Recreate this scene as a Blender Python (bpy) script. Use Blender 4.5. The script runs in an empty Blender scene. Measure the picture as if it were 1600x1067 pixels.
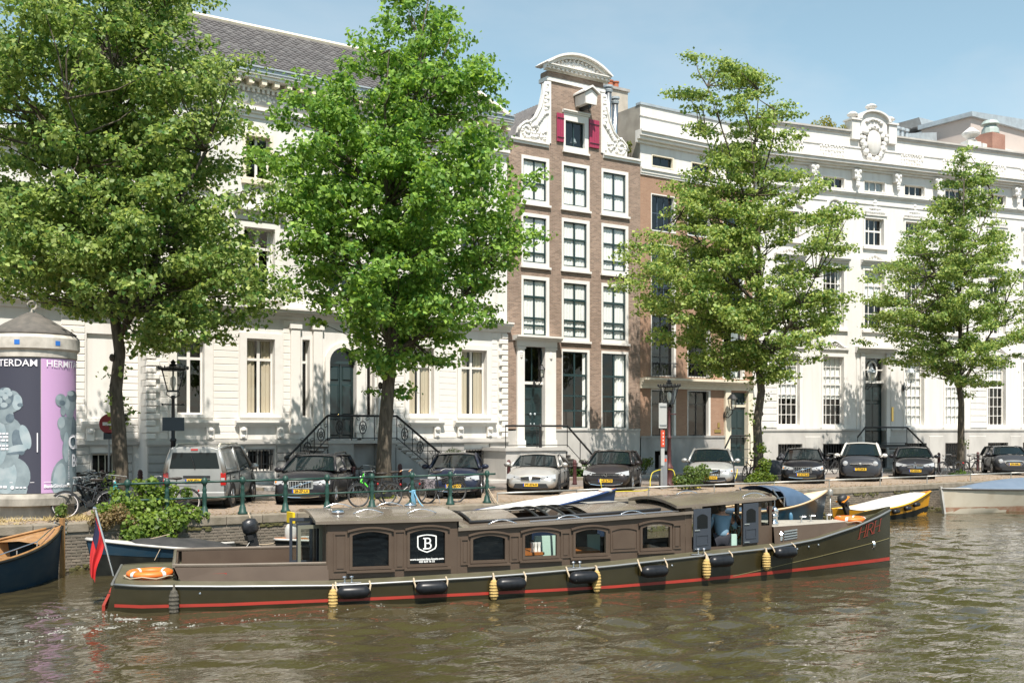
import bpy, math, random
import numpy as np
from math import sin, cos, pi, radians, sqrt, atan2, tan
from mathutils import Vector, Matrix, Euler

SC = bpy.context.scene
COL = SC.collection
# ------------------------------------------------------------------ camera, sky, sun, exposure
# world: x along the canal (to the right, going away), y across it towards the houses, z up; street z=0
FOC, PHI, EYE, HOR = 1700.0, radians(34), 2.3, 670.0
WATER = -1.15
DF, DQ = 41.0, 28.0            # house fronts, quay edge
SP, CP = sin(PHI), cos(PHI)

cam = bpy.data.cameras.new('camera')
cam.sensor_width = 36
cam.lens = 36 * FOC / 1600
cam.shift_y = (HOR - 533.5) / 1600
cam.clip_start, cam.clip_end = .1, 3000
cam_o = bpy.data.objects.new('camera', cam)
COL.objects.link(cam_o)
cam_o.location = (0, 0, EYE)
cam_o.rotation_euler = (pi / 2, 0, -PHI)
SC.camera = cam_o

SUN_VEC = Vector((-.42, -1, 1.85)).normalized()      # towards the sun
SUN_EL = math.asin(SUN_VEC.z)
SUN_AZ = atan2(SUN_VEC.x, SUN_VEC.y)                  # from +y, clockwise
world = bpy.data.worlds.new('World')
SC.world = world
world.use_nodes = True
_n, _l = world.node_tree.nodes, world.node_tree.links
_n.clear()
_sky = _n.new('ShaderNodeTexSky'); _sky.sky_type = 'NISHITA'; _sky.sun_disc = False
_sky.sun_elevation = SUN_EL; _sky.sun_rotation = SUN_AZ
_sky.altitude = 0; _sky.air_density = 1.0; _sky.dust_density = .35; _sky.ozone_density = 1.0
_bg = _n.new('ShaderNodeBackground'); _bg.inputs['Strength'].default_value = .105
_wo = _n.new('ShaderNodeOutputWorld')
# thin high cirrus, a slight whitening in long streaks
_tc = _n.new('ShaderNodeTexCoord'); _mp = _n.new('ShaderNodeMapping')
_mp.inputs['Rotation'].default_value = (.2, .55, .4); _mp.inputs['Scale'].default_value = (1.2, 5.5, 9)
_nz = _n.new('ShaderNodeTexNoise'); _nz.inputs['Scale'].default_value = 1.1; _nz.inputs['Detail'].default_value = 6
_nz.inputs['Roughness'].default_value = .55
_rp = _n.new('ShaderNodeMapRange'); _rp.inputs['From Min'].default_value = .46; _rp.inputs['From Max'].default_value = .85
_rp.inputs['To Max'].default_value = .34
_mx = _n.new('ShaderNodeMix'); _mx.data_type = 'RGBA'
_mx.inputs['B'].default_value = (4.4, 4.5, 4.6, 1)
_l.new(_tc.outputs['Generated'], _mp.inputs['Vector']); _l.new(_mp.outputs[0], _nz.inputs['Vector'])
_l.new(_nz.outputs['Fac'], _rp.inputs['Value']); _l.new(_rp.outputs[0], _mx.inputs['Factor'])
_hs = _n.new('ShaderNodeHueSaturation'); _hs.inputs['Saturation'].default_value = .82; _hs.inputs['Value'].default_value = .89; _hs.inputs['Hue'].default_value = .470
_l.new(_sky.outputs[0], _hs.inputs['Color']); _l.new(_hs.outputs[0], _mx.inputs['A']); _l.new(_mx.outputs['Result'], _bg.inputs['Color'])
_l.new(_bg.outputs[0], _wo.inputs['Surface'])

sun = bpy.data.lights.new('sun', 'SUN')
sun.energy = 4.3; sun.angle = radians(.55); sun.color = (1, .935, .845)
sun_o = bpy.data.objects.new('sun', sun); COL.objects.link(sun_o)
sun_o.rotation_euler = SUN_VEC.to_track_quat('Z', 'Y').to_euler()
sun_o.location = (0, 0, 60)

SC.view_settings.view_transform = 'Standard'
SC.view_settings.look = 'None'
SC.view_settings.exposure = .95
SC.view_settings.gamma = 1
SC.view_settings.use_curve_mapping = False
SC.render.engine = 'CYCLES'
SC.cycles.use_denoising = True
SC.cycles.max_bounces = 8
SC.cycles.transparent_max_bounces = 12
SC.cycles.caustics_reflective = False; SC.cycles.caustics_refractive = False

# ------------------------------------------------------------------ where a measured point of the photograph stands
def ray(px):
    u = (px - 800) / FOC
    return SP + u * CP, CP - u * SP
def fx(px, D=DF):
    a, b = ray(px); return D * a / b
def fz(px, py, D=DF):
    a, b = ray(px); return EYE + (HOR - py) / FOC * D / b
def onground(px, py, z=0.0):
    k = (EYE - z) * FOC / (py - HOR); a, b = ray(px)
    return Vector((k * a, k * b, z))

# ------------------------------------------------------------------ materials
MATS = {}
def lin(c):
    return tuple((v / 12.92 if v <= .04045 else ((v + .055) / 1.055) ** 2.4) for v in c)
def new_mat(name):
    m = bpy.data.materials.new(name); m.use_nodes = True
    n, l = m.node_tree.nodes, m.node_tree.links
    return m, n, l, n['Principled BSDF']
def M(name, col, rough=.6, metal=0.0, col2=None, scale=3.0, bump=0.0, bscale=40.0, spec=.5, coat=0.0, lo=.35, hi=.7, stretch=None, alpha=None, distort=0.0):
    if name in MATS: return MATS[name]
    m, n, l, p = new_mat(name)
    p.inputs['Base Color'].default_value = (*col, 1)
    p.inputs['Roughness'].default_value = rough
    p.inputs['Metallic'].default_value = metal
    p.inputs['Specular IOR Level'].default_value = spec
    p.inputs['Coat Weight'].default_value = coat
    p.inputs['Coat Roughness'].default_value = .06
    tc = n.new('ShaderNodeTexCoord'); src = tc.outputs['Object']
    if stretch:
        mp = n.new('ShaderNodeMapping'); mp.inputs['Scale'].default_value = stretch
        l.new(src, mp.inputs['Vector']); src = mp.outputs[0]
    if col2:
        nz = n.new('ShaderNodeTexNoise'); nz.inputs['Scale'].default_value = scale; nz.inputs['Detail'].default_value = 6
        nz.inputs['Distortion'].default_value = distort
        mr = n.new('ShaderNodeMapRange'); mr.inputs['From Min'].default_value = lo; mr.inputs['From Max'].default_value = hi
        mx = n.new('ShaderNodeMix'); mx.data_type = 'RGBA'
        mx.inputs['A'].default_value = (*col, 1); mx.inputs['B'].default_value = (*col2, 1)
        l.new(src, nz.inputs['Vector']); l.new(nz.outputs['Fac'], mr.inputs['Value'])
        l.new(mr.outputs[0], mx.inputs['Factor']); l.new(mx.outputs['Result'], p.inputs['Base Color'])
    if bump:
        nb = n.new('ShaderNodeTexNoise'); nb.inputs['Scale'].default_value = bscale; nb.inputs['Detail'].default_value = 4
        bp = n.new('ShaderNodeBump'); bp.inputs['Strength'].default_value = bump; bp.inputs['Distance'].default_value = .02
        l.new(src, nb.inputs['Vector']); l.new(nb.outputs['Fac'], bp.inputs['Height']); l.new(bp.outputs[0], p.inputs['Normal'])
    MATS[name] = m
    return m

def brick_mat(name, c1, c2, mortar, bw=.21, rh=.062, ms=.09, rough=.85, stain=None, flat=False, bump=.5):
    if name in MATS: return MATS[name]
    m, n, l, p = new_mat(name)
    p.inputs['Roughness'].default_value = rough
    ge = n.new('ShaderNodeNewGeometry'); sx = n.new('ShaderNodeSeparateXYZ'); cb = n.new('ShaderNodeCombineXYZ')
    l.new(ge.outputs['Position'], sx.inputs[0])
    if flat:
        l.new(sx.outputs['X'], cb.inputs['X']); l.new(sx.outputs['Y'], cb.inputs['Y'])
    else:
        ad = n.new('ShaderNodeMath'); ad.operation = 'ADD'
        l.new(sx.outputs['X'], ad.inputs[0]); l.new(sx.outputs['Y'], ad.inputs[1])
        l.new(ad.outputs[0], cb.inputs['X']); l.new(sx.outputs['Z'], cb.inputs['Y'])
    br = n.new('ShaderNodeTexBrick')
    br.inputs['Scale'].default_value = 1; br.inputs['Brick Width'].default_value = bw; br.inputs['Row Height'].default_value = rh
    br.inputs['Mortar Size'].default_value = ms * rh; br.inputs['Mortar Smooth'].default_value = .2
    br.inputs['Color1'].default_value = (*c1, 1); br.inputs['Color2'].default_value = (*c2, 1); br.inputs['Mortar'].default_value = (*mortar, 1)
    l.new(cb.outputs[0], br.inputs['Vector'])
    nz = n.new('ShaderNodeTexNoise'); nz.inputs['Scale'].default_value = .55; nz.inputs['Detail'].default_value = 8; nz.inputs['Roughness'].default_value = .65
    l.new(ge.outputs['Position'], nz.inputs['Vector'])
    mr = n.new('ShaderNodeMapRange'); mr.inputs['From Min'].default_value = .3; mr.inputs['From Max'].default_value = .75
    mr.inputs['To Min'].default_value = 0; mr.inputs['To Max'].default_value = .75
    mx = n.new('ShaderNodeMix'); mx.data_type = 'RGBA'
    mx.inputs['B'].default_value = (*(stain or tuple(v * .6 for v in c1)), 1)
    l.new(nz.outputs['Fac'], mr.inputs['Value']); l.new(mr.outputs[0], mx.inputs['Factor'])
    l.new(br.outputs['Color'], mx.inputs['A']); l.new(mx.outputs['Result'], p.inputs['Base Color'])
    bp = n.new('ShaderNodeBump'); bp.inputs['Strength'].default_value = bump; bp.inputs['Distance'].default_value = .01; bp.invert = True
    l.new(br.outputs['Fac'], bp.inputs['Height']); l.new(bp.outputs[0], p.inputs['Normal'])
    MATS[name] = m
    return m

def glass_mat(name, tint=(.95, .97, .97), dark=.0, refl=1.0):
    """clear window glass: Fresnel mirror over a tinted see-through sheet"""
    if name in MATS: return MATS[name]
    m = bpy.data.materials.new(name); m.use_nodes = True
    n, l = m.node_tree.nodes, m.node_tree.links; n.clear()
    o = n.new('ShaderNodeOutputMaterial'); mx = n.new('ShaderNodeMixShader'); tr = n.new('ShaderNodeBsdfTransparent'); gl = n.new('ShaderNodeBsdfGlossy')
    fr = n.new('ShaderNodeLayerWeight'); fr.inputs['Blend'].default_value = .5      # same from both sides of the pane
    pw_ = n.new('ShaderNodeMath'); pw_.operation = 'POWER'; pw_.inputs[1].default_value = 4.2
    ml = n.new('ShaderNodeMath'); ml.operation = 'MULTIPLY_ADD'; ml.inputs[1].default_value = .9 * refl; ml.inputs[2].default_value = .055 * refl; ml.use_clamp = True
    tr.inputs['Color'].default_value = (*tint, 1); gl.inputs['Roughness'].default_value = .02
    tc = n.new('ShaderNodeTexCoord'); nz = n.new('ShaderNodeTexNoise'); nz.inputs['Scale'].default_value = 1.3; bp = n.new('ShaderNodeBump'); bp.inputs['Strength'].default_value = .25; bp.inputs['Distance'].default_value = .05
    l.new(tc.outputs['Object'], nz.inputs['Vector']); l.new(nz.outputs['Fac'], bp.inputs['Height']); l.new(bp.outputs[0], gl.inputs['Normal'])
    l.new(fr.outputs['Facing'], pw_.inputs[0]); l.new(pw_.outputs[0], ml.inputs[0]); l.new(ml.outputs[0], mx.inputs['Fac'])
    l.new(tr.outputs[0], mx.inputs[1]); l.new(gl.outputs[0], mx.inputs[2]); l.new(mx.outputs[0], o.inputs['Surface'])
    MATS[name] = m
    return m

# ------------------------------------------------------------------ mesh builder
class MB:
    def __init__(s, org=(0, 0, 0)):
        s.v, s.f, s.org, s.mat = [], [], Vector(org), None
    def pts(s, vs):
        b = len(s.v)
        if s.mat is not None: vs = [s.mat @ Vector(v) for v in vs]
        s.v.extend(tuple(v) for v in vs); return b
    def add(s, vs, fs):
        b = s.pts(vs); s.f.extend(tuple(b + i for i in f) for f in fs); return s
    def quad(s, a, b, c, d): return s.add((a, b, c, d), ((0, 1, 2, 3),))
    def box(s, x0, x1, y0, y1, z0, z1):
        return s.add([(x0, y0, z0), (x1, y0, z0), (x1, y1, z0), (x0, y1, z0), (x0, y0, z1), (x1, y0, z1), (x1, y1, z1), (x0, y1, z1)],
                     [(0, 3, 2, 1), (4, 5, 6, 7), (0, 1, 5, 4), (1, 2, 6, 5), (2, 3, 7, 6), (3, 0, 4, 7)])
    def cbox(s, x0, x1, y0, y1, z0, z1, c=.02):
        """a box with its front (-y) edges chamfered"""
        return s.add([(x0, y0 + c, z0), (x1, y0 + c, z0), (x1, y1, z0), (x0, y1, z0), (x0, y0 + c, z1), (x1, y0 + c, z1), (x1, y1, z1), (x0, y1, z1),
                      (x0 + c, y0, z0 + c), (x1 - c, y0, z0 + c), (x1 - c, y0, z1 - c), (x0 + c, y0, z1 - c)],
                     [(0, 3, 2, 1), (4, 5, 6, 7), (1, 2, 6, 5), (3, 0, 4, 7), (8, 9, 10, 11), (0, 1, 9, 8), (1, 5, 10, 9), (5, 4, 11, 10), (4, 0, 8, 11)])
    def prism(s, poly, y0, y1, plane='xz'):
        """extrude a counter-clockwise (seen from -y) polygon in x,z between y0 and y1"""
        n = len(poly)
        if plane == 'xz': vs = [(x, y0, z) for x, z in poly] + [(x, y1, z) for x, z in poly]
        elif plane == 'xy': vs = [(x, y, y1) for x, y in poly] + [(x, y, y0) for x, y in poly]
        else: vs = [(y1, a, b) for a, b in poly] + [(y0, a, b) for a, b in poly]   # plane yz, along x
        fs = [tuple(range(n)), tuple(range(2 * n - 1, n - 1, -1))]
        fs += [(i, i + n, (i + 1) % n + n, (i + 1) % n) for i in range(n)]
        return s.add(vs, fs)
    def ring(s, outer, inner, y0, y1):
        """frame between two outlines of equal count, extruded along y"""
        n = len(outer)
        vs = [(x, y0, z) for x, z in outer] + [(x, y0, z) for x, z in inner] + [(x, y1, z) for x, z in outer] + [(x, y1, z) for x, z in inner]
        fs = []
        for i in range(n):
            j = (i + 1) % n
            fs += [(i, j, n + j, n + i), (2 * n + i, 2 * n + j, j, i), (n + i, n + j, 3 * n + j, 3 * n + i), (3 * n + i, 3 * n + j, 2 * n + j, 2 * n + i)]
        return s.add(vs, fs)
    def moulding(s, x0, x1, prof):
        """profile of (y,z) swept along x, capped"""
        return s.prism(prof, x0, x1, 'yz')
    def tube(s, pts, r, n=6, cap=True):
        pts = [Vector(p) for p in pts]
        rs = r if isinstance(r, (list, tuple)) else [r] * len(pts)
        vs, fs = [], []
        prev = None
        for i, p in enumerate(pts):
            d = (pts[min(i + 1, len(pts) - 1)] - pts[max(i - 1, 0)])
            d = d.normalized() if d.length > 1e-9 else Vector((0, 0, 1))
            if prev is None:
                a = d.orthogonal().normalized()
            else:
                a = prev - d * prev.dot(d)
                a = a.normalized() if a.length > 1e-6 else d.orthogonal().normalized()
            prev = a; b = d.cross(a)
            for k in range(n):
                t = 2 * pi * k / n
                vs.append(p + (a * cos(t) + b * sin(t)) * rs[i])
        for i in range(len(pts) - 1):
            for k in range(n):
                k2 = (k + 1) % n
                fs.append((i * n + k, i * n + k2, (i + 1) * n + k2, (i + 1) * n + k))
        if cap:
            fs.append(tuple(range(n - 1, -1, -1))); fs.append(tuple(range((len(pts) - 1) * n, len(pts) * n)))
        return s.add(vs, fs)
    def lathe(s, prof, n=16, c=(0, 0, 0), axis='z', a0=0.0, a1=2 * pi):
        """prof: (radius, height)"""
        full = abs(a1 - a0 - 2 * pi) < 1e-6
        m = n if full else n + 1
        vs = []
        for r, h in prof:
            for k in range(m):
                t = a0 + (a1 - a0) * k / n
                x, y, z = r * cos(t), r * sin(t), h
                if axis == 'y': x, y, z = x, h, -y
                elif axis == 'x': x, y, z = h, x, y
                vs.append((c[0] + x, c[1] + y, c[2] + z))
        fs = []
        for i in range(len(prof) - 1):
            for k in range(n):
                k2 = (k + 1) % m
                fs.append((i * m + k, i * m + k2, (i + 1) * m + k2, (i + 1) * m + k))
        if full and prof[0][0] > 1e-6: fs.append(tuple(range(n - 1, -1, -1)))
        if full and prof[-1][0] > 1e-6: fs.append(tuple(range((len(prof) - 1) * m, len(prof) * m)))
        return s.add(vs, fs)
    def ball(s, c, r, n=8, m=5):
        rx, ry, rz = r if isinstance(r, (tuple, list)) else (r, r, r)
        vs = [(c[0], c[1], c[2] - rz)]
        for i in range(1, m):
            t = -pi / 2 + pi * i / m
            for k in range(n):
                a = 2 * pi * k / n
                vs.append((c[0] + rx * cos(t) * cos(a), c[1] + ry * cos(t) * sin(a), c[2] + rz * sin(t)))
        vs.append((c[0], c[1], c[2] + rz))
        fs = [(0, 1 + (k + 1) % n, 1 + k) for k in range(n)]
        for i in range(m - 2):
            for k in range(n):
                a, b = 1 + i * n + k, 1 + i * n + (k + 1) % n
                fs.append((a, b, b + n, a + n))
        t = len(vs) - 1; b = 1 + (m - 2) * n
        fs += [(b + k, b + (k + 1) % n, t) for k in range(n)]
        return s.add(vs, fs)
    def loft(s, secs, closed=False, cap0=False, cap1=False):
        n = len(secs[0]); vs = [p for sec in secs for p in sec]; fs = []
        for i in range(len(secs) - 1):
            for k in range(n if closed else n - 1):
                k2 = (k + 1) % n
                fs.append((i * n + k, i * n + k2, (i + 1) * n + k2, (i + 1) * n + k))
        if cap0: fs.append(tuple(range(n - 1, -1, -1)))
        if cap1: fs.append(tuple(range((len(secs) - 1) * n, len(secs) * n)))
        return s.add(vs, fs)
    def build(s, name, mat, parent=None, smooth=False, kind=None, label=None, bevel=0, subsurf=0):
        me = bpy.data.meshes.new(name)
        o = s.org
        me.from_pydata([(v[0] - o.x, v[1] - o.y, v[2] - o.z) for v in s.v], [], s.f)
        if mat: me.materials.append(mat)
        if smooth: me.shade_smooth()
        me.update()
        ob = bpy.data.objects.new(name, me); COL.objects.link(ob)
        if parent is not None: ob.parent = parent
        else: ob.location = o
        if kind: ob['kind'] = kind
        if label: ob['label'] = label
        if bevel:
            b = ob.modifiers.new('bevel', 'BEVEL'); b.width = bevel; b.segments = 2; b.limit_method = 'ANGLE'
        if subsurf:
            q = ob.modifiers.new('sub', 'SUBSURF'); q.levels = subsurf; q.render_levels = subsurf
        return ob
def smooth_by_angle(ob, deg=40):
    me = ob.data
    me.shade_smooth()
    try: me.set_sharp_from_angle(angle=radians(deg))
    except Exception: pass
    return ob

def thing(name, label, cat, loc=(0, 0, 0), rz=0.0, group=None):
    o = bpy.data.objects.new(name, None); COL.objects.link(o)
    o.empty_display_size = .2
    o.location = loc; o.rotation_euler = (0, 0, rz)
    o['label'] = label; o['category'] = cat
    if group: o['group'] = group
    return o
def tag(o, label, cat, group=None):
    o['label'] = label; o['category'] = cat
    if group: o['group'] = group
    return o
def struct(o):
    o['kind'] = 'structure'; return o
CH = {}
def kids(o):
    return [c for c in COL.objects if c.parent == o]
def copy_tree(o, kidmap, parent=None):
    c = o.copy(); COL.objects.link(c)
    if parent is not None: c.parent = parent
    for ch in kidmap.get(o.name, ()):
        copy_tree(ch, kidmap, c)
    return c
def kid_map():
    d = {}
    for o in COL.objects:
        if o.parent: d.setdefault(o.parent.name, []).append(o)
    return d
def inst(me, name, parent, loc, rot=(0, 0, 0), sc=(1, 1, 1)):
    o = bpy.data.objects.new(name, me); COL.objects.link(o); o.parent = parent
    o.location = loc; o.rotation_euler = rot; o.scale = sc
    return o
def text_mesh(txt, size=1.0, shear=0.0, align='CENTER', extrude=0.0, bold=0.0):
    cu = bpy.data.curves.new('lettering', 'FONT'); cu.body = txt; cu.size = size; cu.shear = shear
    cu.align_x = align; cu.align_y = 'CENTER'; cu.extrude = extrude; cu.offset = bold; cu.resolution_u = 3
    ob = bpy.data.objects.new('lettering', cu); COL.objects.link(ob)
    dg = bpy.context.evaluated_depsgraph_get(); dg.update()
    me = bpy.data.meshes.new_from_object(ob.evaluated_get(dg))
    vs = [tuple(v.co) for v in me.vertices]; fs = [tuple(p.vertices) for p in me.polygons]
    bpy.data.objects.remove(ob); bpy.data.curves.remove(cu); bpy.data.meshes.remove(me)
    return vs, fs
R = random.Random(7)
# ------------------------------------------------------------------ materials of the setting
m_stucco = M('white_stucco', (.67, .65, .615), .75, col2=(.50, .475, .43), scale=1.0, lo=.46, hi=.95, bump=.12, bscale=30, stretch=(2.2, 2.2, .25))
m_stucco2 = M('white_paint_wall', (.655, .635, .605), .7, col2=(.49, .465, .42), scale=1.2, lo=.47, hi=.97, bump=.1, bscale=24, stretch=(2.2, 2.2, .25))
m_stone_block = M('painted_stone', (.71, .68, .635), .8, col2=(.69, .66, .61), scale=2.5, lo=.4, hi=.85, bump=.15, bscale=60)
m_trim = M('white_trim', (.70, .675, .635), .6, col2=(.60, .575, .53), scale=3, lo=.5, hi=.9)
m_cream = M('cream_trim', (.70, .63, .50), .6, col2=(.58, .52, .41), scale=4, lo=.45, hi=.9)
m_zinc = M('zinc', (.42, .47, .50), .45, col2=(.33, .36, .38), scale=2, metal=.3)
m_grey = M('grey_stone', (.36, .345, .325), .8, col2=(.22, .21, .20), scale=1.6, lo=.35, hi=.8, bump=.2, bscale=50, stretch=(1, 1, .6))
m_grey2 = M('pale_grey_stone', (.46, .44, .41), .8, col2=(.30, .285, .265), scale=1.4, lo=.38, hi=.85, bump=.2, bscale=40, stretch=(1, 1, .5))
m_brickB = brick_mat('brown_brick', (.20, .135, .098), (.38, .262, .195), (.42, .37, .32), stain=(.165, .115, .085))
m_brickC = brick_mat('red_brown_brick', (.31, .17, .105), (.38, .225, .145), (.42, .33, .26), stain=(.27, .165, .11))
m_door = M('dark_green_paint', (.010, .026, .028), .3, coat=.3)
m_sash = M('dark_sash', (.018, .04, .042), .35)
m_glass = glass_mat('window_glass')
m_glass_dk = glass_mat('window_glass_dark', tint=(.55, .6, .62), refl=1.3)
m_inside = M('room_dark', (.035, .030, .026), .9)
m_curtain = M('white_curtain', (.84, .83, .80), .9)
m_beige = M('beige_curtain', (.52, .44, .32), .9)
m_iron = M('black_iron', (.012, .013, .014), .45)
m_slate = M('slate', (.105, .098, .096), .55, col2=(.165, .155, .15), scale=9, lo=.4, hi=.7)
m_pantile = M('pantile', (.085, .08, .08), .6, col2=(.16, .15, .145), scale=6)
m_terra = M('terracotta', (.36, .115, .055), .8)
m_shutter = M('raspberry_paint', (.30, .028, .072), .5)
m_plaster = M('weathered_plaster', (.44, .40, .34), .9, col2=(.30, .27, .23), scale=1.5, bump=.2, bscale=20)
m_brass = M('brass', (.6, .42, .15), .3, metal=1)

def wall_cells(mb, x0, x1, z0, z1, yf, holes, depth=.3):
    xs = sorted({x0, x1, *[min(max(h[i], x0), x1) for h in holes for i in (0, 1)]})
    zs = sorted({z0, z1, *[min(max(h[i], z0), z1) for h in holes for i in (2, 3)]})
    for j in range(len(zs) - 1):
        run = None
        for i in range(len(xs) - 1):
            cx, cz = (xs[i] + xs[i + 1]) / 2, (zs[j] + zs[j + 1]) / 2
            solid = not any(h[0] < cx < h[1] and h[2] < cz < h[3] for h in holes)
            if solid:
                if run is None: run = xs[i]
            if run is not None and (not solid or i == len(xs) - 2):
                e = xs[i + 1] if solid else xs[i]
                mb.quad((run, yf, zs[j]), (e, yf, zs[j]), (e, yf, zs[j + 1]), (run, yf, zs[j + 1])); run = None
    for a, b, c, d in holes:
        y2 = yf + depth
        mb.quad((a, yf, c), (a, yf, d), (a, y2, d), (a, y2, c)); mb.quad((b, yf, d), (b, yf, c), (b, y2, c), (b, y2, d))
        mb.quad((a, yf, d), (b, yf, d), (b, y2, d), (a, y2, d)); mb.quad((b, yf, c), (a, yf, c), (a, y2, c), (b, y2, c))

def curtain_sheet(mb, x0, x1, z0, z1, y, n=None, amp=.025):
    n = n or max(4, int((x1 - x0) / .05))
    top, bot = [], []
    for i in range(n + 1):
        t = i / n; w = amp * sin(i * 1.9) + amp * .5 * sin(i * .77 + 1)
        top.append((x0 + (x1 - x0) * t, y + w * .7, z1)); bot.append((x0 + (x1 - x0) * t, y + w * 1.3, z0))
    mb.loft([bot, top])

def window(root, org, x0, x1, z0, z1, yf=DF, fl=.09, fr=.09, fb=.09, ft=.09, frame=None, sash=None, xs=(.5,), zs=(), sw=.05, bar=.03, wide=(), rec=.14,
           proud=.03, joined=False, curtain=None, sill=0.0, glass=None, name='window', inner_frame=True, label=None):
    """a framed opening: window > sash, pane, curtain, window_sill"""
    frame, sash, glass = frame or m_trim, sash or m_sash, glass or m_glass
    w = MB(org)
    a, b, c, d = x0 + fl, x1 - fr, z0 + fb, z1 - ft
    ya, yb = yf - proud, yf + rec + .07
    w.box(x0, a, ya, yb, z0, z1); w.box(b, x1, ya, yb, z0, z1); w.box(a, b, ya, yb, z0, c); w.box(a, b, ya, yb, d, z1)
    wo = w.build(name, frame, root, label=label)
    s = MB(org); y0, y1 = yf + rec - .03, yf + rec + .03
    s.box(a, a + sw, y0, y1, c, d); s.box(b - sw, b, y0, y1, c, d); s.box(a + sw, b - sw, y0, y1, c, c + sw); s.box(a + sw, b - sw, y0, y1, d - sw, d)
    gx0, gx1, gz0, gz1 = a + sw, b - sw, c + sw, d - sw
    X = [gx0 + (gx1 - gx0) * t for t in xs]; Z = [gz0 + (gz1 - gz0) * t for t in zs]
    hb = []
    for i, z in enumerate(Z):
        h = (.05 if i in wide else bar / 2); hb.append((z - h, z + h)); s.box(gx0, gx1, y0, y1, z - h, z + h)
    edges = [gz0] + [e for h in hb for e in h] + [gz1]
    for x in X:
        for i in range(0, len(edges), 2):
            s.box(x - bar / 2, x + bar / 2, y0 + .002, y1 - .002, edges[i], edges[i + 1])
    s.build('sash', sash, wo)
    xe = [gx0] + [e for x in X for e in (x - bar / 2, x + bar / 2)] + [gx1]
    g = MB(org)
    for i in range(0, len(xe), 2):
        for j in range(0, len(edges), 2):
            if not joined: g = MB(org)
            g.quad((xe[i], yf + rec, edges[j]), (xe[i + 1], yf + rec, edges[j]), (xe[i + 1], yf + rec, edges[j + 1]), (xe[i], yf + rec, edges[j + 1]))
            if not joined: g.build('pane', glass, wo)
    if joined: g.build('panes', glass, wo)
    yc = yf + rec + .05
    if curtain:
        k = MB(org); W = gx1 - gx0; H = gz1 - gz0; cm = m_curtain
        if curtain == 'blind': curtain_sheet(k, gx0 - .1, gx1 + .1, gz0, gz1 + .1, yc, amp=.012)
        elif curtain == 'drapes':
            cm = m_beige; curtain_sheet(k, gx0 - .1, gx0 + W * .36, gz0 - .1, gz1 + .1, yc); curtain_sheet(k, gx1 - W * .36, gx1 + .1, gz0 - .1, gz1 + .1, yc)
        elif curtain == 'side': curtain_sheet(k, gx0 + W * .6, gx1 + .1, gz0 - .1, gz1 + .1, yc, amp=.05)
        elif curtain == 'edges':
            curtain_sheet(k, gx0 - .05, gx0 + W * .05, gz0, gz1 + .1, yc); curtain_sheet(k, gx1 - W * .11, gx1 + .05, gz0, gz1 + .1, yc)
        elif isinstance(curtain, float): curtain_sheet(k, gx0 - .1, gx1 + .1, gz0 + H * (1 - curtain), gz1 + .1, yc, amp=.012)
        k.build('curtain', cm, wo)
    if sill:
        q = MB(org); q.box(x0 - .06, x1 + .06, yf - proud - .09, yf + .03, z0 - sill, z0 - .003); q.build('window_sill', frame, wo)
    return wo
def hole(x0, x1, z0, z1, e=.006): return (x0 + e, x1 - e, z0 + e, z1 - e)

def cornice_prof(y, z, parts):
    """stepped moulding: list of (projection, height), bottom to top, closed at the wall"""
    pr = [(y + .02, z)]
    for p, h in parts:
        pr += [(y - p, z)]; z += h; pr += [(y - p, z)]
    pr += [(y + .02, z)]
    out = [pr[0]]
    for q in pr[1:]:
        if q != out[-1]: out.append(q)
    return out[::-1]

def carve(mb, pts, y, r, n=6, rng=R):
    """relief of small lobes along a path, to read as carved leaves"""
    for i, (x, z) in enumerate(pts):
        k = r * rng.uniform(.75, 1.25)
        mb.ball((x, y, z), (k, k * .7, k), n, 4)

def scroll(cx, cz, r0, r1, a0, turns, n=18):
    return [(cx + (r0 + (r1 - r0) * i / n) * cos(a0 + turns * 2 * pi * i / n), cz + (r0 + (r1 - r0) * i / n) * sin(a0 + turns * 2 * pi * i / n)) for i in range(n + 1)]

# ================================================================== HOUSE A: wide white mansion on the left
ax0, ax1 = fx(230), fx(793) - .02
orgA = ((ax0 + ax1) / 2, DF, 0)
A = thing('mansion', 'wide white stone mansion with grey basement, scalloped slate roof and iron double stairs', 'house', orgA)
zpl = fz(400, 690)                    # top of the grey basement
zc1 = fz(400, 492); zc1t = fz(400, 478)
zeave = fz(400, 116)
holesA = []
gA = [(264, 332, 516, 652, 'A1'), (374, 441, 519, 652, 'A2'), (632, 685, 534, 653, 'A5'), (714, 767, 538, 653, 'A6')]
for a, b, t, bt, nm in gA:
    x0, x1, z0, z1 = fx(a), fx(b), fz(a, bt), fz(a, t)
    s = .28 if nm in ('A1', 'A2') else .2
    holesA.append(hole(x0 + .0, x1, z0, z1))
    window(A, orgA, x0, x1, z0, z1, fl=s, fr=s + .05, fb=.12, ft=.22, sash=m_trim, xs=(.5,), zs=(.74,), sw=.07, bar=.12, wide=(0,), rec=.26, proud=.07,
           curtain='drapes' if nm != 'A1' else None, glass=m_glass_dk if nm == 'A1' else m_glass)
    q = MB(orgA); q.moulding(x0 - .2, x1 + .2, cornice_prof(DF, z0 - .36, [(.12, .08), (.2, .08), (.26, .1)]))
    for c in (x0 + .12, x1 - .12):
        q.prism([(c - .13, z0 - .82), (c + .13, z0 - .82), (c + .15, z0 - .36), (c - .15, z0 - .36)], DF - .14, DF + .01)
        q.ball((c, DF - .16, z0 - .47), (.12, .1, .1), 8, 5); q.ball((c, DF - .12, z0 - .74), (.09, .08, .08), 8, 5)
    q.build('window_sill', m_stone_block, A)
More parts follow.
